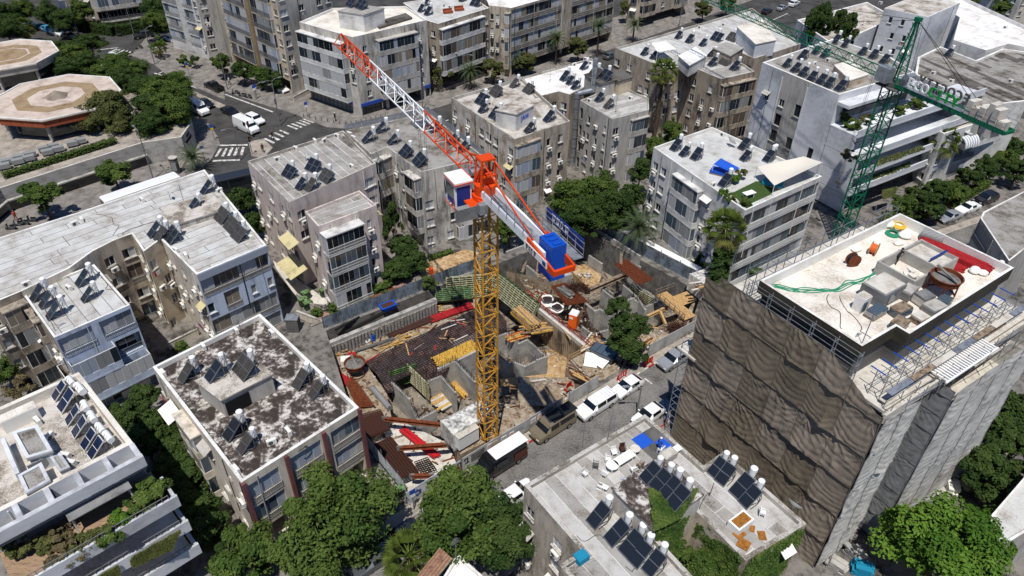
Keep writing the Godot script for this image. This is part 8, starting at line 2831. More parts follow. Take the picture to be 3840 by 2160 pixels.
const CAR := {
	"hatch": [[-2.05,.7,.32,.48,.6,.63,.9,""],[-1.9,.85,.2,.55,.76,.82,.88,""],[-.95,.87,.2,.6,.92,.98,.88,"W"],[-.2,.87,.2,.6,.95,1.46,.74,"S"],[1.15,.87,.2,.6,.98,1.45,.74,"R"],[1.8,.86,.22,.6,.98,1.06,.82,""],[2.05,.78,.35,.55,.85,.9,.85,""]],
	"sedan": [[-2.3,.72,.32,.48,.6,.63,.9,""],[-2.1,.87,.2,.55,.74,.8,.88,""],[-1.0,.89,.2,.6,.9,.95,.88,"W"],[-.2,.89,.2,.6,.93,1.42,.72,"S"],[.85,.89,.2,.6,.95,1.41,.72,"R"],[1.5,.88,.2,.6,.95,1.02,.84,""],[2.15,.85,.25,.58,.9,.96,.85,""],[2.3,.76,.38,.55,.8,.85,.85,""]],
	"suv": [[-2.3,.76,.36,.55,.72,.76,.9,""],[-2.1,.9,.26,.65,.92,.98,.88,""],[-1.1,.93,.24,.7,1.05,1.1,.88,"W"],[-.4,.93,.24,.7,1.08,1.66,.77,"S"],[1.7,.93,.24,.7,1.12,1.63,.77,"R"],[2.15,.91,.28,.68,1.1,1.18,.82,""],[2.3,.84,.42,.65,.95,1.0,.85,""]],
	"pickup": [[-2.6,.8,.42,.6,.82,.86,.9,""],[-2.4,.92,.3,.7,1.0,1.06,.88,""],[-1.3,.95,.3,.75,1.1,1.16,.88,"W"],[-.65,.95,.3,.75,1.12,1.78,.77,"S"],[.75,.95,.3,.75,1.14,1.8,.8,"S"],[2.35,.95,.3,.75,1.14,1.76,.8,"R"],[2.65,.92,.38,.7,1.1,1.15,.9,""]],
	"truck": [[-2.6,.8,.42,.6,.82,.86,.9,""],[-2.4,.92,.3,.7,1.0,1.06,.88,""],[-1.3,.95,.3,.75,1.1,1.16,.88,"W"],[-.65,.95,.3,.75,1.12,1.74,.77,"S"],[.6,.95,.3,.75,1.14,1.72,.77,"R"],[.85,.95,.3,.75,1.12,1.14,.95,""],[2.65,.93,.32,.72,1.1,1.12,.95,""]],
	"van": [[-2.7,.82,.42,.6,.82,.88,.9,""],[-2.5,.97,.3,.7,1.02,1.1,.88,""],[-1.75,1.0,.3,.75,1.15,1.22,.88,"W"],[-1.05,1.0,.3,.8,1.2,2.02,.84,"S"],[.2,1.0,.3,.8,1.22,2.06,.84,"S"],[2.5,1.0,.3,.8,1.22,2.04,.84,"R"],[2.7,.97,.36,.8,1.2,1.9,.86,""]],
	"bigvan": [[-2.95,.84,.42,.65,.95,1.0,.9,""],[-2.75,.98,.3,.75,1.15,1.22,.88,""],[-2.15,1.01,.3,.8,1.3,1.42,.88,"W"],[-1.45,1.02,.3,.9,1.4,2.42,.86,"S"],[-.5,1.02,.3,.9,1.45,2.5,.88,""],[2.85,1.02,.3,.9,1.45,2.48,.88,"R"],[2.95,1.0,.34,.9,1.45,2.35,.88,""]],
	"bus": [[-6.0,1.2,.35,.8,1.3,2.9,.95,"W"],[-5.85,1.25,.3,.8,1.3,3.05,.95,"S"],[-2.0,1.25,.3,.8,1.3,3.08,.95,"S"],[2.0,1.25,.3,.8,1.3,3.08,.95,"S"],[5.85,1.25,.3,.8,1.3,3.05,.95,"R"],[6.0,1.2,.35,.8,1.3,2.9,.95,""]]}
func car_meshes(type: String) -> Array:
	if cache.has(type):
		return cache[type]
	var S: Array = CAR[type]
	var ring := func(s: Array,o: float) -> Array:
		var r := []
		for e in [1.0,-1.0]:
			var l := [V(s[0],s[2],e*s[1]*0.94),V(s[0],s[3],e*(s[1]+o)),V(s[0],s[4],e*(s[1]*0.97+o)),V(s[0],s[5]-0.06*(s[5]-s[4])+o,e*(s[1]*s[6]+o)),V(s[0],s[5]+o,e*s[1]*s[6]*0.86)]
			if e < 0:
				l.reverse()
			r += l
		return r
	var g := G.new()
	var gl := G.new()
	var n := S.size()
	for i in n-1:
		var a: Array = ring.call(S[i],0.0)
		var b: Array = ring.call(S[i+1],0.0)
		var c := V((S[i][0]+S[i+1][0])/2,0.8,0)
		for k in 10:
			var j := (k+1) % 10
			g.quad(a[k],a[j],b[j],b[k],(a[k]+b[j])/2-c)
		var ao: Array = ring.call(S[i],0.012)
		var bo: Array = ring.call(S[i+1],0.012)
		var f: String = S[i][7]
		if f == "S":
			for e in [[2,3],[7,6]]:
				var p: Vector3 = ao[e[0]]
				var q: Vector3 = bo[e[0]]
				var p2: Vector3 = ao[e[1]]
				var q2: Vector3 = bo[e[1]]
				gl.quad(p.lerp(q,0.04).lerp(p2.lerp(q2,0.04),0.1),p.lerp(q,0.95).lerp(p2.lerp(q2,0.95),0.1),p.lerp(q,0.95).lerp(p2.lerp(q2,0.95),0.86),p.lerp(q,0.04).lerp(p2.lerp(q2,0.04),0.86),V(0,0,p.z))
		elif f == "W" or f == "R":
			var lo := 0.08
			var hi := 0.92
			var A1: Vector3 = ao[3].lerp(bo[3],lo)
			var A2: Vector3 = ao[6].lerp(bo[6],lo)
			var B1: Vector3 = ao[3].lerp(bo[3],hi)
			var B2: Vector3 = ao[6].lerp(bo[6],hi)
			var up := V(-1 if f == "W" else 1,1,0)
			if type == "bus":
				A1 = V(S[i][0]*1.004,1.3,1.05); A2 = V(S[i][0]*1.004,1.3,-1.05); B1 = A1+V(0,1.4,0); B2 = A2+V(0,1.4,0)
				if f == "R":
					for q in 1:
						A1.x = 6.02; A2.x = 6.02; B1.x = 6.02; B2.x = 6.02
			gl.quad(A1+up*0.01,A2+up*0.01,B2+up*0.01,B1+up*0.01,up)
	for e in [0,n-1]:
		var a: Array = ring.call(S[e],0.0)
		for k in range(1,9):
			g.tri(a[0],a[k],a[k+1],V(-1 if e == 0 else 1,0,0))
	var wh := G.new()
	var r := 0.46 if type == "bus" else (0.36 if type in ["pickup","truck","van","bigvan","suv"] else 0.31)
	wh.tube(V(0,0,-0.11),V(0,0,0.11),r,r,16)
	var rm := G.new()
	rm.tube(V(0,0,-0.125),V(0,0,0.125),r*0.62,r*0.62,12)
	cache[type] = [g.mesh(),gl.mesh(),wh.mesh(),rm.mesh(),r]
	return cache[type]
func car(type: String,col: String,at: Vector3,dir: Vector3,label: String,roof := "") -> Node3D:
	var ms := car_meshes(type)
	var S: Array = CAR[type]
	var t := thing("bus" if type == "bus" else ("parked_van" if "van" in type else "parked_car"),V(at.x,0.008,at.z))
	var d := V(dir.x,0,dir.z).normalized()
	t.basis = Basis(-d,Vector3.UP,(-d).cross(Vector3.UP))
	obj("body",ms[0],"car_"+col,t)
	obj("window",ms[1],"glass",t)
	var L: float = -S[0][0]
	var w: float = S[1][1]
	var r: float = ms[4]
	for x in [-L*0.63,L*0.6]:
		for e in [-1.0,1.0]:
			var o := obj("wheel",ms[2],"tyre",t)
			o.position = V(x,r,e*(w-0.08))
			obj("rim",ms[3],"rim",o)
	var fy: float = S[0][4]
	for e in [-1.0,1.0]:
		bx("headlight",V(-L+0.06,fy-0.02,e*w*0.68),V(0.2,0.13,0.32),"lamp",t)
		bx("tail_light",V(L-0.03,fy+0.15,e*w*0.8),V(0.1,0.28,0.16),"tail",t)
		if type != "bus":
			bx("mirror",V(S[2][0]+0.35,S[2][4]+0.08,e*(w+0.1)),V(0.12,0.13,0.2),"car_"+col,t)
	bx("bumper",V(-L+0.02,0.42,0),V(0.12,0.2,w*1.5),"car_trim",t)
	if roof:
		bx("roof_panel",V(S[4][0]*0.5+S[5][0]*0.5-0.1,S[4][5]+0.02,0),V(S[5][0]-S[3][0]-0.1,0.05,w*1.56),roof,t)
	meta(t,label,"bus" if type == "bus" else ("van" if "van" in type else "car"),"vehicles")
	return t
func cars():
	var st: Vector3 = STREET[1]-STREET[2]
	var t := car("bigvan","black",V(-0.97,0,-48.3),st,"black van with a white roof beside the street hoarding","white_paint")
	bx("side_print",V(2.0,1.3,1.035),V(1.6,1.1,0.02),"stone_red",t)
	bx("side_window",V(-0.4,1.75,1.03),V(1.5,0.6,0.03),"glass2",t)
	car("van","bronze",V(4.67,0,-53.4),st,"bronze van with a dark roof at the hoarding","car_trim")
	t = car("pickup","white",V(9.68,0,-56.6),st,"white pickup with canopy and roof rack behind the bronze van")
	for i in 4:
		bx("roof_bar",V(0.9+i*0.4,1.86,0),V(0.05,0.05,1.4),"frame",t)
	car("hatch","white",V(13.62,0,-59.7),st,"small white car with a dark sunroof before the pickup")
	car("suv","silver",V(19.8,0,-64.5),STREET[3]-STREET[4],"silver car with a black roof near the wrapped building","glass")
	car("suv","navy",V(18.84,0,-57.5),STREET[2]-STREET[3],"dark blue car half hidden by the brown sheeting")
	car("hatch","white",V(15.42,0,-55.3),STREET[2]-STREET[3],"white car seen over the corner of the near roof")
	car("hatch","white",V(0.82,0,-44.5),-st,"white car at the corner of the near building's left wall")
	car("hatch","dark",V(-10.09,0,-39.5),st,"dark car under the tree at the corner hoarding")
	car("sedan","grey",V(-12.29,0,-36.9),st,"grey car in tree shade at the bottom edge")
	var rs: Vector3 = STREET[5]-STREET[6]
	car("sedan","silver",V(69.6,0,-99.1),rs,"silver car nearest on the right side street")
	car("sedan","white",V(73.9,0,-101.9),rs,"white car in the middle of the right side street")
	car("suv","black",V(78.4,0,-105),rs,"black car farthest on the right side street")
	var nd := V(0.67,0,-0.74)
	car("suv","white",V(80.1,0,-216.5),nd,"white car on the far avenue above the crane jib")
	car("sedan","silver",V(75.5,0,-212.3),nd,"silver car on the far avenue above the crane jib")
	car("hatch","dark",V(70.2,0,-208.9),nd,"dark car on the far avenue above the crane jib")
	car("hatch","grey",V(22.4,0,-170.3),nd,"grey car beside the bright white roof")
	var av: Vector3 = V(-47.4,0,-132.5)-V(-68.3,0,-149.3)
	t = car("bigvan","white",V(-51.1,0,-127.2),av,"white delivery van at the crossing")
	bx("side_print",V(0.9,1.5,1.035),V(2.6,0.5,0.02),"shutter_blue",t)
	car("suv","white",V(-50.6,0,-130.8),av,"white off-roader beside the delivery van")
	car("sedan","black",V(-56.7,0,-134.6),av,"black car behind the white off-roader")
	car("bigvan","white",V(-63.2,0,-135),av,"white armoured truck at the end of the mall wall")
	car("sedan","black",V(-62.9,0,-138.3),av,"black car beside the white armoured truck")
	car("truck","black",V(-64.1,0,-146.9),-av,"black pickup truck in the opposite lane")
	car("suv","dark",V(-92.5,0,-178.9),V(-95,0,-178.3)-V(-89.8,0,-181.6),"black car on the corner by the tall hedge")
	car("hatch","white",V(-84.9,0,-176.8),-av,"white car parked under the grey tower")
	car("hatch","dark",V(-87.8,0,-174.2),-av,"dark car behind the clipped bright trees")
	var ss: Vector3 = V(-110.3,0,-177.9)-V(-125.5,0,-186.9)
	for k in 6:
		car(["hatch","sedan","hatch","sedan","sedan","van"][k],["silver","grey","blue","white","dark","white"][k],[V(-125.1,0,-186.4),V(-120.8,0,-183.8),V(-117.9,0,-182.3),V(-114.2,0,-179.7),V(-110.1,0,-177.6),V(-135,0,-194.2)][k],ss,["silver","grey","light blue","white","dark","white high"][k]+" vehicle in the side street row at the top left")
	car("bigvan","white",V(-89.9,0,-159.4),av,"white van behind the mall trees")
	car("bus","white",V(-59.1,3,-99.9),V(0.7,0,-0.71),"white bus behind the long pale roof")
	car("bus","dark",V(-45.1,3,-104.6),V(0.86,0,-0.5),"dark bus with a white front roof at the crossing")
	car("hatch","white",V(-49.8,0,-146.5),av,"white car under the cream tower")
	var mb: Node3D = null
	var all := []
	for p in [V(-58.7,0,-144.3),V(-56.9,0,-143),V(-55.4,0,-142.3),V(-98.9,0,-179.5),V(-89.9,0,-170.4),V(-77.8,0,-137.6),V(-76.4,0,-135.7),V(-83.1,0,-164.8),V(-81.8,0,-163.6),V(-75.2,0,-92.2),V(-74.4,0,-92.6),V(-75.7,0,-91.1),V(-73.8,0,-93.4)]:
		if mb == null:
			mb = thing("motor_scooter")
			for x in [-0.6,0.6]:
				var w := G.new()
				w.tube(V(x,0.25,-0.05),V(x,0.25,0.05),0.25,0.25,12)
				obj("wheel",w,"tyre",mb)
			var g := G.new()
			g.hexa([V(-0.1,0.25,-0.13),V(0.7,0.3,-0.12),V(0.7,0.3,0.12),V(-0.1,0.25,0.13),V(0.0,0.6,-0.15),V(0.75,0.72,-0.14),V(0.75,0.72,0.14),V(0.0,0.6,0.15)])
			g.hexa([V(-0.62,0.35,-0.15),V(-0.42,0.3,-0.18),V(-0.42,0.3,0.18),V(-0.62,0.35,0.15),V(-0.5,1.0,-0.12),V(-0.4,1.0,-0.14),V(-0.4,1.0,0.14),V(-0.5,1.0,0.12)])
			g.box(V(-0.2,0.3,0),V(0.5,0.06,0.3))
			obj("body",g,"car_grey",mb)
			bx("seat",V(0.3,0.74,0),V(0.7,0.12,0.26),"black",mb)
			bx("handlebar",V(-0.42,1.03,0),V(0.05,0.05,0.65),"black",mb)
		var o := mb if all.is_empty() else dup(mb)
		o.position = V(p.x,0.14,p.z)
		o.rotation.y = rng.randf_range(-0.4,0.9)
		all.append(o)
	rank(all,"motor scooter parked on the pavement","scooter")
func person(at: Vector3,turn: float,pose: String,cols: Array,label: String):
	var B := []
	var lean := 1.0 if pose == "bend" else 0.0
	var hip := V(0,0.92,0)
	var ch := hip+(V(0,0.46,0.03) if lean == 0.0 else V(0,0.25,0.4))
	var nk := ch+(V(0,0.13,0.0) if lean == 0.0 else V(0,0.06,0.13))
	var hd := nk+(V(0,0.17,0.02) if lean == 0.0 else V(0,0.08,0.15))
	B.append([hip,ch,0.15,0.17,1])
	B.append([ch,nk,0.12,0.06,1])
	B.append([nk,hd,0.055,0.06,0])
	B.append([hd-V(0,0.03,-0.01),hd+V(0,0.05,0),0.085,0.1,0])
	B.append([hd+V(0,0,0.08),hd+V(0,-0.01,0.115),0.02,0.015,0])
	var stride := 0.24 if pose == "walk" else 0.06
	var hands := []
	for s in [-1.0,1.0]:
		var hp := hip+V(0.09*s,-0.05,0)
		var kn := hp+V(0.02*s,-0.42,stride*s*0.6+0.03)
		var an := kn+V(0,-0.4,stride*s*0.5-0.06)
		B.append([hp,kn,0.1,0.065,2])
		B.append([kn,an,0.062,0.045,2])
		B.append([an-V(0,0.02,0.03),an+V(0,-0.03,0.15),0.045,0.035,3])
		B.append([hd+V(0.085*s,0,0),hd+V(0.1*s,0.03,0),0.018,0.02,0])
		var sh := ch+V(0.19*s,0.05,0)
		var el := sh+(V(0.05*s,-0.28,-stride*s*0.5) if lean == 0.0 else V(0.03*s,-0.2,0.2))
		var wr := el+(V(0.0,-0.22,0.1-stride*s*0.3) if lean == 0.0 else V(0.0,-0.12,0.23))
		B.append([ch+V(0.1*s,0.04,0),sh,0.1,0.075,1])
		B.append([sh,el,0.06,0.046,1])
		B.append([el,wr,0.045,0.032,0])
		var pd := (wr-el).normalized()
		B.append([wr,wr+pd*0.08,0.034,0.036,0])
		hands.append([wr+pd*0.08,pd,s])
	var g := G.new()
	g.use_col = true
	var h0 := 0.035
	var lo := V(-0.45,-0.02,-0.5)
	var N := Vector3i(26,54,46)
	var val := PackedFloat32Array()
	val.resize((N.x+1)*(N.y+1)*(N.z+1))
	val.fill(1.0)
	var own := PackedByteArray()
	own.resize(val.size())
	var sy := N.z+1
	var sxx := (N.y+1)*sy
	for b in B:
		var p: Vector3 = b[0]
		var q: Vector3 = b[1]
		var m: float = maxf(b[2],b[3])+0.14
		var i0 := Vector3i(((p.min(q)-Vector3.ONE*m-lo)/h0).floor()).clamp(Vector3i.ZERO,N)
		var i1 := Vector3i(((p.max(q)+Vector3.ONE*m-lo)/h0).ceil()).clamp(Vector3i.ZERO,N)
		var d := q-p
		var dd := maxf(d.length_squared(),1e-6)
		for x in range(i0.x,i1.x+1):
			for y in range(i0.y,i1.y+1):
				for z in range(i0.z,i1.z+1):
					var c := lo+V(x,y,z)*h0
					var f := clampf((c-p).dot(d)/dd,0,1)
					var v := c.distance_to(p+d*f)-lerpf(b[2],b[3],f)
					var k := x*sxx+y*sy+z
					if v < val[k]:
						own[k] = b[4]
					var e := clampf(0.5+0.5*(val[k]-v)/0.03,0,1)
					val[k] = lerpf(val[k],v,e)-0.03*e*(1.0-e)
	var idx := {}
	for x in N.x:
		for y in N.y:
			for z in N.z:
				var k := x*sxx+y*sy+z
				var sg := val[k] < 0.0
				var cnt := 0
				var acc := Vector3.ZERO
				for e in [[0,1,0,0,0],[0,1,0,1,0],[0,1,0,0,1],[0,1,0,1,1],[1,0,0,0,0],[1,1,0,0,0],[1,0,0,0,1],[1,1,0,0,1],[2,0,0,0,0],[2,1,0,0,0],[2,0,0,1,0],[2,1,0,1,0]]:
					var a := Vector3i(0,e[3],e[4]) if e[0] == 0 else (Vector3i(e[1],0,e[4]) if e[0] == 1 else Vector3i(e[1],e[3],0))
					var w := k+a.x*sxx+a.y*sy+a.z
					var w2: int = w+[sxx,sy,1][e[0]]
					if (val[w] < 0.0) != (val[w2] < 0.0):
						var f := val[w]/(val[w]-val[w2])
						var pt := V(x+a.x,y+a.y,z+a.z)
						pt[e[0]] += f
						acc += pt
						cnt += 1
				if cnt:
					var nn := V(val[k+sxx]-val[k],val[k+sy]-val[k],val[k+1]-val[k]).normalized()
					g.col = cols[own[k]]
					idx[k] = g.p(lo+acc/cnt*h0,nn)
	for k in idx:
		for e in [[sxx,sy,1],[sy,1,sxx],[1,sxx,sy]]:
			var a: int = k-e[1]
			var b: int = k-e[2]
			var c: int = k-e[1]-e[2]
			if idx.has(a) and idx.has(b) and idx.has(c) and (val[k] < 0.0) != (val[k+e[0]] < 0.0):
				if val[k] < 0.0:
					g.ix.append_array(PackedInt32Array([idx[k],idx[c],idx[a],idx[k],idx[b],idx[c]]))
				else:
					g.ix.append_array(PackedInt32Array([idx[k],idx[a],idx[c],idx[k],idx[c],idx[b]]))
	g.col = cols[0]
	for hnd in hands:
		var pd: Vector3 = hnd[1]
		for i in 4:
			var o: Vector3 = hnd[0]+V(0,0,(i-1.5)*0.02)-pd*0.01
			var l: float = [0.035,0.045,0.042,0.03][i]
			g.tube(o,o+pd*l,0.0095,0.009,6)
			g.tube(o+pd*l,o+pd*l*1.6+V(-0.015*hnd[2],0,0),0.009,0.007,6)
		g.tube(hnd[0]-pd*0.05+V(0,0,0.03),hnd[0]+V(-0.01*hnd[2],0,0.055),0.011,0.009,6)
	var t := thing("person",at,turn)
	obj("body",g,"skin",t)
	var hr := G.new()
	hr.lathe([Vector2(0.1,0.0),Vector2(0.112,0.05),Vector2(0.09,0.11),Vector2(0,0.14)],hd+V(0,0.01,-0.02),12)
	obj("hair",hr,cols[4],t)
	meta(t,label,"person","people")
func people():
	var sk := Color(0.42,0.25,0.17)
	var bl := Color(0.02,0.02,0.022)
	person(V(34.4,23,-53.3),seg(V(34.4,23,-53.3),V(35.9,23,-54.7)).get_euler().y+PI/2,"bend",[sk,bl,bl,bl,"black"],"worker in black bending over the wall of the white roof")
	person(V(17.21,0.13,-54.4),0.6,"stand",[sk,Color(0.02,0.08,0.4),Color(0.25,0.05,0.03),bl,"black"],"man in blue shirt and red trousers beside the sheeting")
	person(V(12.83,11.55,-40.9),2.2,"stand",[sk,Color(0.03,0.1,0.5),Color(0.03,0.1,0.5),bl,"cloth_white"],"person in blue with a white hat by the blue mats")
	person(V(-45.2,0.01,-123.4),1.0,"walk",[sk,bl,bl,bl,"black"],"pedestrian in black on the zebra crossing")
	person(V(-45.4,0.14,-118),0.4,"walk",[sk,Color(0.1,0.03,0.03),bl,bl,"black"],"pedestrian in dark red at the lower crossing end")
	person(V(-35.2,0.14,-131.8),2.4,"stand",[sk,bl,Color(0.05,0.05,0.06),bl,"cloth_white"],"rider in black with a white helmet at the shop corner")
	person(V(-76.4,0.14,-93.7),0.9,"walk",[sk,Color(0.5,0.08,0.05),Color(0.2,0.05,0.05),bl,"black"],"walker in red on the pavement behind the long pale roof")
	person(V(-61.6,0.14,-149.3),2.0,"walk",[sk,Color(0.6,0.6,0.58),Color(0.08,0.08,0.1),bl,"black"],"walker in white shirt near the black pickup truck")
	person(V(-59.5,0.14,-111.8),0.5,"stand",[sk,bl,Color(0.03,0.2,0.08),bl,"black"],"cyclist in black beside the advertising column")
func lamp_post(at: Vector3,hh: float,dir: Vector3,arms: int,label: String):
	var t := thing("street_lamp",at)
	var g := G.new()
	g.tube(Vector3.ZERO,V(0,hh,0),0.11,0.07,8)
	obj("pole",g,"rail",t)
	for k in arms:
		var d := dir.normalized()*(1.0 if k == 0 else -1.0)
		var a := G.new()
		a.path([V(0,hh-0.1,0),V(0,hh,0)+d*0.8+V(0,0.25,0),V(0,hh+0.25,0)+d*1.6],0.05,6)
		obj("arm",a,"rail",t)
		bx("lamp_head",V(0,hh+0.22,0)+d*1.75,V(0.75,0.12,0.28),"galv",t,seg(Vector3.ZERO,d))
	meta(t,label,"street lamp","street lamps")
func sign_post(at: Vector3,kind: String,label: String):
	var t := thing("traffic_light" if kind == "light" else "road_sign",at,0.6)
	bx("pole",V(0,1.5,0),V(0.09,3.0,0.09),"frame_dark" if kind == "light" else "rail",t)
	if kind == "light":
		bx("signal_head",V(0,3.0,0.12),V(0.32,0.95,0.24),"black",t)
		for i in 3:
			var g := G.new()
			g.tube(V(0,3.3-i*0.3,0.23),V(0,3.3-i*0.3,0.26),0.1,0.1,12)
			obj("lens",g,["tail","terracotta","form_dark"][i],t)
	else:
		bx("board",V(0,2.75,0.06),V(0.6,0.6,0.04),"sign_blue",t)
		bx("plate",V(0,2.2,0.06),V(0.55,0.4,0.04),"yellow" if kind == "yellow" else "white_paint",t)
	meta(t,label,"traffic light" if kind == "light" else "road sign","signs and signals")
func chair(at: Vector3,turn: float,m: String,label: String,tilt := 0.0):
	var t := thing("garden_chair",at,turn)
	if tilt != 0.0:
		t.basis = t.basis*Basis(Vector3.RIGHT,tilt)
		t.position.y += 0.25
	bx("seat",V(0,0.43,0),V(0.46,0.05,0.46),m,t)
	bx("backrest",V(0,0.68,-0.23),V(0.44,0.48,0.05),m,t)
	for i in 4:
		bx("leg",V(-0.2 if i % 2 else 0.2,0.21,-0.2 if i > 1 else 0.2),V(0.05,0.42,0.05),m,t)
	for e in [-0.24,0.24]:
		bx("armrest",V(e,0.62,0),V(0.05,0.04,0.44),m,t)
	meta(t,label,"chair","garden chairs on the near roof")
func table(at: Vector3,turn: float,s: Vector3,label: String,m := "white_paint",round := false,group := "tables"):
	var t := thing("table",at,turn)
	var g := G.new()
	if round:
		g.tube(V(0,s.y-0.05,0),V(0,s.y,0),s.x/2,s.x/2,24)
	else:
		g.box(V(0,s.y-0.025,0),V(s.x,0.05,s.z))
	obj("table_top",g,m,t)
	for i in 4:
		bx("leg",V(s.x*0.36*(1 if i % 2 else -1),(s.y-0.05)/2,s.z*0.36*(1 if i > 1 else -1)),V(0.06,s.y-0.05,0.06),m,t)
	meta(t,label,"table",group)
func sail(called: String,pts: Array,m: String,label: String,sag := 0.5):
	var t := thing(called,V(pts[0].x,12.5,pts[0].z))
	var g := G.new()
	var N := 12
	var f := func(i: int,j: int) -> Vector3:
		var u := float(i)/N
		var v := float(j)/N
		return pts[0].lerp(pts[1],u).lerp(pts[3].lerp(pts[2],u),v)-t.position-V(0,sag*(sin(PI*u)*sin(PI*v)),0)
	for i in N:
		for j in N:
			g.quad(f.call(i,j),f.call(i+1,j),f.call(i+1,j+1),f.call(i,j+1),Vector3.UP)
	obj("cloth",g,m,t)
	for p in pts:
		var q: Vector3 = p-t.position
		bx("pole",V(q.x,q.y/2,q.z),V(0.07,q.y,0.07),"rail_white",t)
	meta(t,label,"shade sail","shade sails")
func props():
	var r := seg(V(1.28,11.55,-37.1),V(12.28,11.55,-45.2)).get_euler().y
	table(V(9.69,11.55,-39.6),r,V(2.0,0.74,0.8),"long white table in the middle of the near roof","white_paint",false,"tables on the near roof")
	table(V(8.6,11.55,-38.8),r,V(1.05,0.74,1.05),"round white table at the left end of the long one","white_paint",true,"tables on the near roof")
	table(V(10.73,11.55,-40.6),r,V(0.85,0.74,0.85),"round cream table at the right end of the long one","roof_cream",true,"tables on the near roof")
	table(V(14.33,11.55,-40.8),r,V(0.8,0.6,0.6),"small white table by the right parapet of the near roof","white_paint",false,"tables on the near roof")
	var cp := [V(8.92,11.55,-40.4),V(9.71,11.55,-40.8),V(8.35,11.55,-39.6),V(7.27,11.55,-39),V(10.35,11.55,-38.6),V(10.98,11.55,-39.1),V(7.94,11.55,-38.1),V(6.29,11.55,-38.1),V(7.27,11.55,-37.1),V(12.97,11.55,-40.8),V(20.03,11.55,-34.6)]
	for k in 11:
		chair(cp[k],[0.3,0.2,1.3,1.4,3.6,3.9,2.6,0.8,1.0,4.0,1.2][k],["white_paint","rebar","white_paint","dark_grey","white_paint","timber_grey","white_paint","rail_white","white_paint","white_paint","white_paint"][k],["white armchair above the long table","dark brown chair above the long table","white chair left of the long table","dark grey chair left of the round table","white chair below the long table","brown chair right of the long table","white stool-like chair below the round table","pale wire chair standing apart on the left","white chair lying on its side","white chair at the blue mats","white chair near the satellite dish"][k],PI/2 if k == 8 else 0.0)
	for k in 4:
		var t := thing("floor_mat",V(12.61,11.55,-41.9),r)
		bx("foam",V(0.7 if k % 2 else -0.7,0.03,-0.7 if k > 1 else 0.7),V(1.36,0.03,1.36),"blue_cloth" if k in [1,2] else "dark_grey",t)
		bx("edge",V(0.7 if k % 2 else -0.7,0.02,-0.7 if k > 1 else 0.7),V(1.39,0.015,1.39),"dark_grey",t)
		meta(t,["left grey foam mat","near blue foam mat","far blue foam mat","right grey foam mat"][k]+" of the four on the near roof","mat","foam mats")
	for k in 6:
		var o := bx("plywood_board",[V(17.86,11.61,-32.9),V(17.96,11.65,-32),V(18.97,11.6,-33.4),V(19.57,11.6,-32.8),V(9.15,11.85,-36.7),V(9.73,11.65,-37.6)][k],V([0.9,0.9,0.6,0.8,0.9,1.0][k],0.04,[0.7,0.9,0.4,0.6,0.7,0.5][k]),"brown_board" if k < 5 else "shutter_blue",self,Basis(Vector3.UP,r+0.3*k))
		meta(o,["brown board nearest the chest on the near roof","brown board lying lowest on the near roof","small brown board behind the chest","brown board right of the others","brown board against the stair head","pale blue board behind the stair head"][k],"board","boards on the near roof")
	for k in 3:
		var t := thing("storage_chest",[V(18.08,11.55,-33.7),V(5.49,11.55,-30.5),V(13.49,11.55,-40.2)][k],r)
		var s: Vector3 = [V(1.8,0.7,1.1),V(1.0,0.6,0.8),V(1.4,0.7,0.9)][k]
		bx("box",V(0,s.y/2,0),s,["white_paint","teal","concrete"][k],t)
		bx("inside",V(0,s.y+0.01,0),s*V(0.8,0,0.75)+V(0,0.03,0),["brown_board","teal","concrete_light"][k],t)
		meta(t,["open white chest with brown lining on the near roof","turquoise armchair-like box at the near corner","grey box by the right parapet of the near roof"][k],"box")
	cables("the near roof",[[V(5.29,11.57,-32.5),V(6.35,11.57,-32.3),V(7.31,11.57,-32.3)],[V(8.06,11.57,-34.5),V(9.14,11.57,-33.3),V(10.72,11.57,-33)],[V(15.19,11.57,-34.9),V(16.24,11.85,-36.4),V(16.91,11.57,-37.7)],[V(8.76,11.57,-30),V(9.22,11.57,-29.6),V(9.9,11.57,-30)]])
	cables("the pale roofs on the left",[[V(-52.5,11.75,-77.2),V(-50.5,11.75,-76.7),V(-48.9,11.75,-74.9),V(-48.3,11.75,-72.5)],[V(-47.2,11.75,-72.8),V(-46.6,11.75,-74.3),V(-44.3,11.75,-75.6)],[V(-49.9,11.1,-64.7),V(-51.3,11.1,-64.4),V(-52.1,11.1,-63.4)],[V(-46.4,11.1,-64.8),V(-45,11.1,-63.1),V(-43.3,11.1,-62.5)]])
	cables("the mossy dark roof",[[V(-29.9,10.1,-48.4),V(-27.4,10.1,-48.2),V(-25.4,10.1,-49.5)],[V(-26.1,10,-54.1),V(-24.33,10,-54.3),V(-23.21,10,-55.4)],[V(-27.4,10,-43.7),V(-25.9,10,-43.8),V(-25.6,10,-42.7)],[V(-18.8,10.2,-42.6),V(-18.01,10,-42.1),V(-18.49,10.2,-41.3)]],0.035)
	sail("shade_sail",[V(33.1,14.3,-88.4),V(34.2,14,-83.8),V(41.7,15.2,-88.3),V(40.2,14.6,-91.2)],"sail_beige","large white shade sail over the roof garden")
	sail("blue_canopy",[V(27.4,14,-89.5),V(29.4,13.8,-87.7),V(30.8,14,-88.5),V(28.6,14.4,-90.6)],"blue_cloth","small bright blue canopy on the cream block",0.35)
	sail("tent_canopy",[V(25.5,15,-136.4),V(26,14.8,-132.2),V(29.6,15,-133.3),V(28.3,15.2,-137.4)],"cloth_white","white tent canopy on the sandy block",-0.6)
	slab("roof_lawn",[V(29.0,12.52,-84.2),V(29.8,12.52,-80.8),V(34.1,12.52,-84.0),V(36.2,12.52,-87.3),V(33.1,12.52,-87.6)],12.5,12.54,"turf")
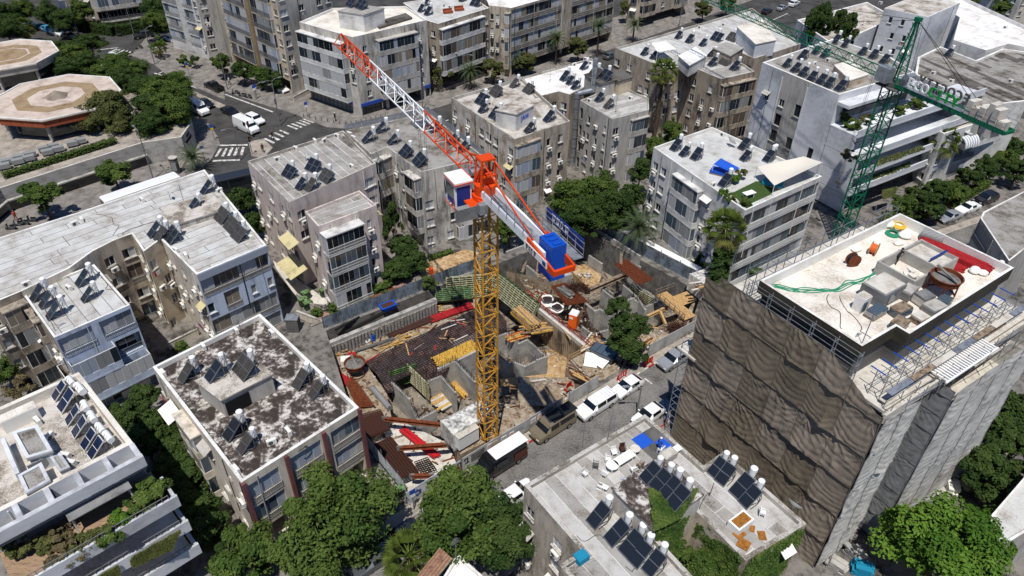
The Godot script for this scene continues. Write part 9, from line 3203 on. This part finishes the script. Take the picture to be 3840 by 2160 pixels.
	table(V(30.9,12.55,-83.1),0.5,V(1.7,0.74,0.9),"white table with chairs on the roof lawn","white_paint",false,"roof garden tables")
	for k in 2:
		var t := thing("lounge_bed",[V(35,12.55,-86.5),V(28.6,12.55,-89.6)][k],-0.5)
		bx("mattress",V(0,0.35,0),V(2.6,0.35,1.6),["teal","crane_blue"][k],t)
		bx("base",V(0,0.1,0),V(2.5,0.18,1.5),"timber",t)
		meta(t,["turquoise lounge bed under the white sail","blue mat below the bright blue canopy"][k],"bed")
	for k in 2:
		var t := thing("sofa",[V(-14.52,14.1,-155.7),V(-12.28,14.1,-157.7)][k],0.4)
		bx("seat",V(0,0.3,0),V(2.0,0.4,0.8),"terracotta",t)
		bx("backrest",V(0,0.6,-0.4),V(2.0,0.6,0.2),"terracotta",t)
		meta(t,["left red sofa on the tan block's roof","right red sofa on the tan block's roof"][k],"sofa","red sofas")
	var ct := []
	for p in [V(-82,4,-103.1),V(-82.4,4,-104.7),V(-81.3,4,-106.2),V(-80.7,4,-104.8),V(-80.1,4,-107.4),V(-79.6,4,-106),V(-78.9,4,-109.4),V(-77.7,4,-108.2),V(-77.8,4,-110.4),V(-76.5,4,-109.5),V(-75.2,4,-111.5),V(-74.3,4,-112.6)]:
		var t := thing("covered_table",p,0.6)
		bx("cover",V(0,0.5,0),V(1.7,0.7,1.0),"shutter_grey",t)
		bx("foot",V(0,0.08,0),V(1.2,0.15,0.6),"rail",t)
		ct.append(t)
	rank(ct,"grey covered table on the mall terrace","table","covered mall tables")
	for k in 2:
		var t := thing("advertising_column" if k == 0 else "transformer_box",[V(-57.8,0,-109.7),V(-27.5,0.1,-69.3)][k])
		var g := G.new()
		if k == 0:
			g.tube(Vector3.ZERO,V(0,3.0,0),0.65,0.65,20)
			obj("drum",g,"dark_grey",t)
			bx("poster",V(0.1,1.6,0.6),V(0.8,1.4,0.12),"shutter_grey",t)
			g = G.new()
			g.lathe([Vector2(0.75,3.0),Vector2(0.75,3.15),Vector2(0,3.25)],Vector3.ZERO,20)
			obj("cap",g,"concrete_light",t)
		else:
			bx("casing",V(0,1.0,0),V(1.5,2.0,1.2),"dark_grey",t)
			bx("lid",V(0,2.03,0),V(1.6,0.08,1.3),"galv",t)
		meta(t,["round advertising column on the pavement","grey metal bin housing behind the mossy-roofed block"][k],"column" if k == 0 else "box")
	for k in 5:
		var t := thing("rubbish_bin",[V(-27.5,0.15,-74.3),V(-26.7,0.15,-73.6),V(-27.5,0.15,-75.7),V(-10.64,0.1,-44.5),V(-25.2,0.15,-76.4)][k],0.7)
		bx("body",V(0,0.5,0),V(1.1,1.0,0.7),"form_dark",t)
		bx("lid",V(0,1.05,0),V(1.15,0.1,0.8),"form_green",t)
		meta(t,["left green bin in the pink block's yard","right green bin in the pink block's yard","upper green bin in the pink block's yard","green bin behind the corner hoarding","green bin at the pink block's wall"][k],"bin","green bins")
	for k in 4:
		var t := thing("bicycle",[V(-24.6,0.15,-72.9),V(-24.17,0.15,-73.3),V(-23.74,0.15,-73.7),V(-59.1,0.14,-110.1)][k],0.4+0.2*k)
		for x in [-0.5,0.5]:
			var g := G.new()
			var pr := []
			for i in 15:
				pr.append(V(x+cos(TAU*i/14)*0.33,0.34+sin(TAU*i/14)*0.33,0))
			g.path(pr,0.03,5)
			obj("wheel",g,"rubber",t)
		var f := G.new()
		f.path([V(-0.5,0.34,0),V(-0.15,0.8,0),V(0.35,0.8,0),V(0.5,0.34,0),V(0.35,0.95,0)],0.03,5)
		f.bar(V(0.35,0.97,-0.25),V(0.35,0.97,0.25),0.03)
		obj("frame",f,["rail","black","galv","form_green"][k],t)
		bx("saddle",V(-0.18,0.92,0),V(0.25,0.07,0.14),"black",t)
		meta(t,["left bicycle","middle bicycle","right bicycle","green bicycle"][k]+(" by the pink block's hedge" if k < 3 else " beside the advertising column"),"bicycle","bicycles")
	var gw := [[V(-28.5,0,-75.3),V(-25.7,0,-72.9)],[V(-27.6,0,-71.7),V(-24.16,0,-70)],[V(-25.1,0,-68.9),V(-23.74,0,-70)],[V(-41.7,0,-65.2),V(-39.2,0,-67.8)],[V(-43.6,0,-56.9),V(-41.6,0,-59.2)],[V(-45.6,0,-141.1),V(-43.2,0,-146.1)],[V(17.76,0,-55.3),V(19.15,0,-57)],[V(59.9,0,-98.4),V(67.6,0,-99.8)]]
	for k in 8:
		var t := thing("garden_wall",gw[k][0])
		wallseg(t,"masonry",gw[k][0],gw[k][1],0.0,1.1,0.2,"cream" if k % 2 else "concrete_light")
		wallseg(t,"coping",gw[k][0],gw[k][1],1.1,1.18,0.28,"parapet_grey")
		meta(t,"low garden wall "+["before the pink block's bins","behind the mossy-roofed block","at the left end of the corrugated fence","in the yard behind the mossy roof","beside the dark lane","at the foot of the cream tower","beside the brown sheeting","along the right side street garden"][k],"wall","garden walls")
	var ad := V(0.67,0,-0.74)
	var lp := [[V(-45.4,0,-129.5),9.0,2],[V(-82.3,0,-160.6),8.0,1],[V(-61.2,0,-146.7),8.0,1],[V(-94.4,0,-178.3),7.0,1],[V(-107.9,0,-178),7.0,1],[V(-60.9,0,-107.3),9.0,1],[V(-18.76,0,-138.2),7.0,2],[V(-10.97,0,-149.1),7.5,2],[V(14.27,0,-56),4.2,1],[V(43,0,-194.4),8.0,1],[V(-48.6,0,-115),6.0,1]]
	for k in lp.size():
		lamp_post(lp[k][0],lp[k][1],ad.rotated(Vector3.UP,0.3*k),lp[k][2],"%s street lamp counted from the crossing lamp with two heads" % ORD[k])
	var sp := [[V(-71.9,0,-153.8),"yellow"],[V(-55.8,0,-122.7),"yellow"],[V(-53.6,0,-142.1),""],[V(-53.7,0,-141.7),""],[V(-54.5,0,-114),""],[V(-41.1,0,-133.7),""],[V(-47,0,-133.8),"light"],[V(-49.3,0,-123.5),"light"],[V(-47.1,0,-117.1),"light"],[V(-9.17,0,-42.8),""],[V(-108.1,0,-178),"yellow"]]
	for k in sp.size():
		sign_post(sp[k][0]+V(0,0.13,0),sp[k][1],["round parking sign before the tall hedge trees","yellow and blue sign on the crossing corner","blue sign above the scooters","blue sign left of the shops","thin sign by the young palm","sign at the shop corner pavement","signal at the two-headed lamp","signal before the delivery van","signal at the lower traffic island","thin sign before the corner hoarding","yellow sign at the side street hedge"][k])
	var bo := []
	for k in 16:
		var p: Vector3 = [V(-41.8,0,-133.4),V(-31.8,0,-130.4)][k/8].lerp([V(-32.8,0,-130),V(-25.7,0,-134.1)][k/8],(k % 8)/7.0)
		var t := thing("bollard",p+V(0,0.13,0))
		bx("post",V(0,0.35,0),V(0.14,0.7,0.14),"dark_grey",t)
		bx("cap",V(0,0.72,0),V(0.17,0.05,0.17),"rail",t)
		bo.append(t)
	rank(bo,"dark bollard along the shop corner kerb","bollard")
	var an := []
	for p in [V(-26.1,12.3,-48.2),V(-27.6,9.95,-55.6),V(-42.2,11.7,-79.6),V(-46.8,11.05,-55.7),V(16.09,12.5,-109.2),V(-8.66,12,-97.4),V(-4.21,6,-33.7),V(5.99,12.25,-122.9),V(8.52,11.55,-41.7),V(6.3,11.55,-41.2),V(27.3,23,-42.3)]:
		var t := thing("antenna",p)
		bx("mast",V(0,1.6,0),V(0.05,3.2,0.05),"rail",t)
		for i in 5:
			bx("element",V(0,2.4+i*0.17,0),V(0.9-i*0.12,0.025,0.025),"rail",t,Basis(Vector3.UP,0.6))
		an.append(t)
	rank(an,"thin television antenna mast on a roof","antenna")
	for k in 8:
		stack("goods_pallet",[V(44.8,0,-47.6),V(46.5,0,-48.4),V(46.7,0,-47),V(44.9,0,-46.3),V(43.1,0,-45.2),V(32.2,0,-38.5),V(30.1,0,-37.3),V(32.3,0,-37)][k]+V(0,0.05,0),0.4*k,V(1,5,2),V(1.5,0.22,0.55),[["cloth_white"],["parapet_white"],["concrete_light"],["cloth_white"],["parapet_grey"],["pipe"],["concrete"],["teal"]][k],"%s pallet of goods in the yard behind the grey sheeting" % ORD[k],"pallet",0.05)
func call_rest():
	cranes()
	site()
	wrapped()
	plants()
	cars()
	people()
	props()
func V(x: float, y: float, z: float) -> Vector3:
	return Vector3(x, y, z)
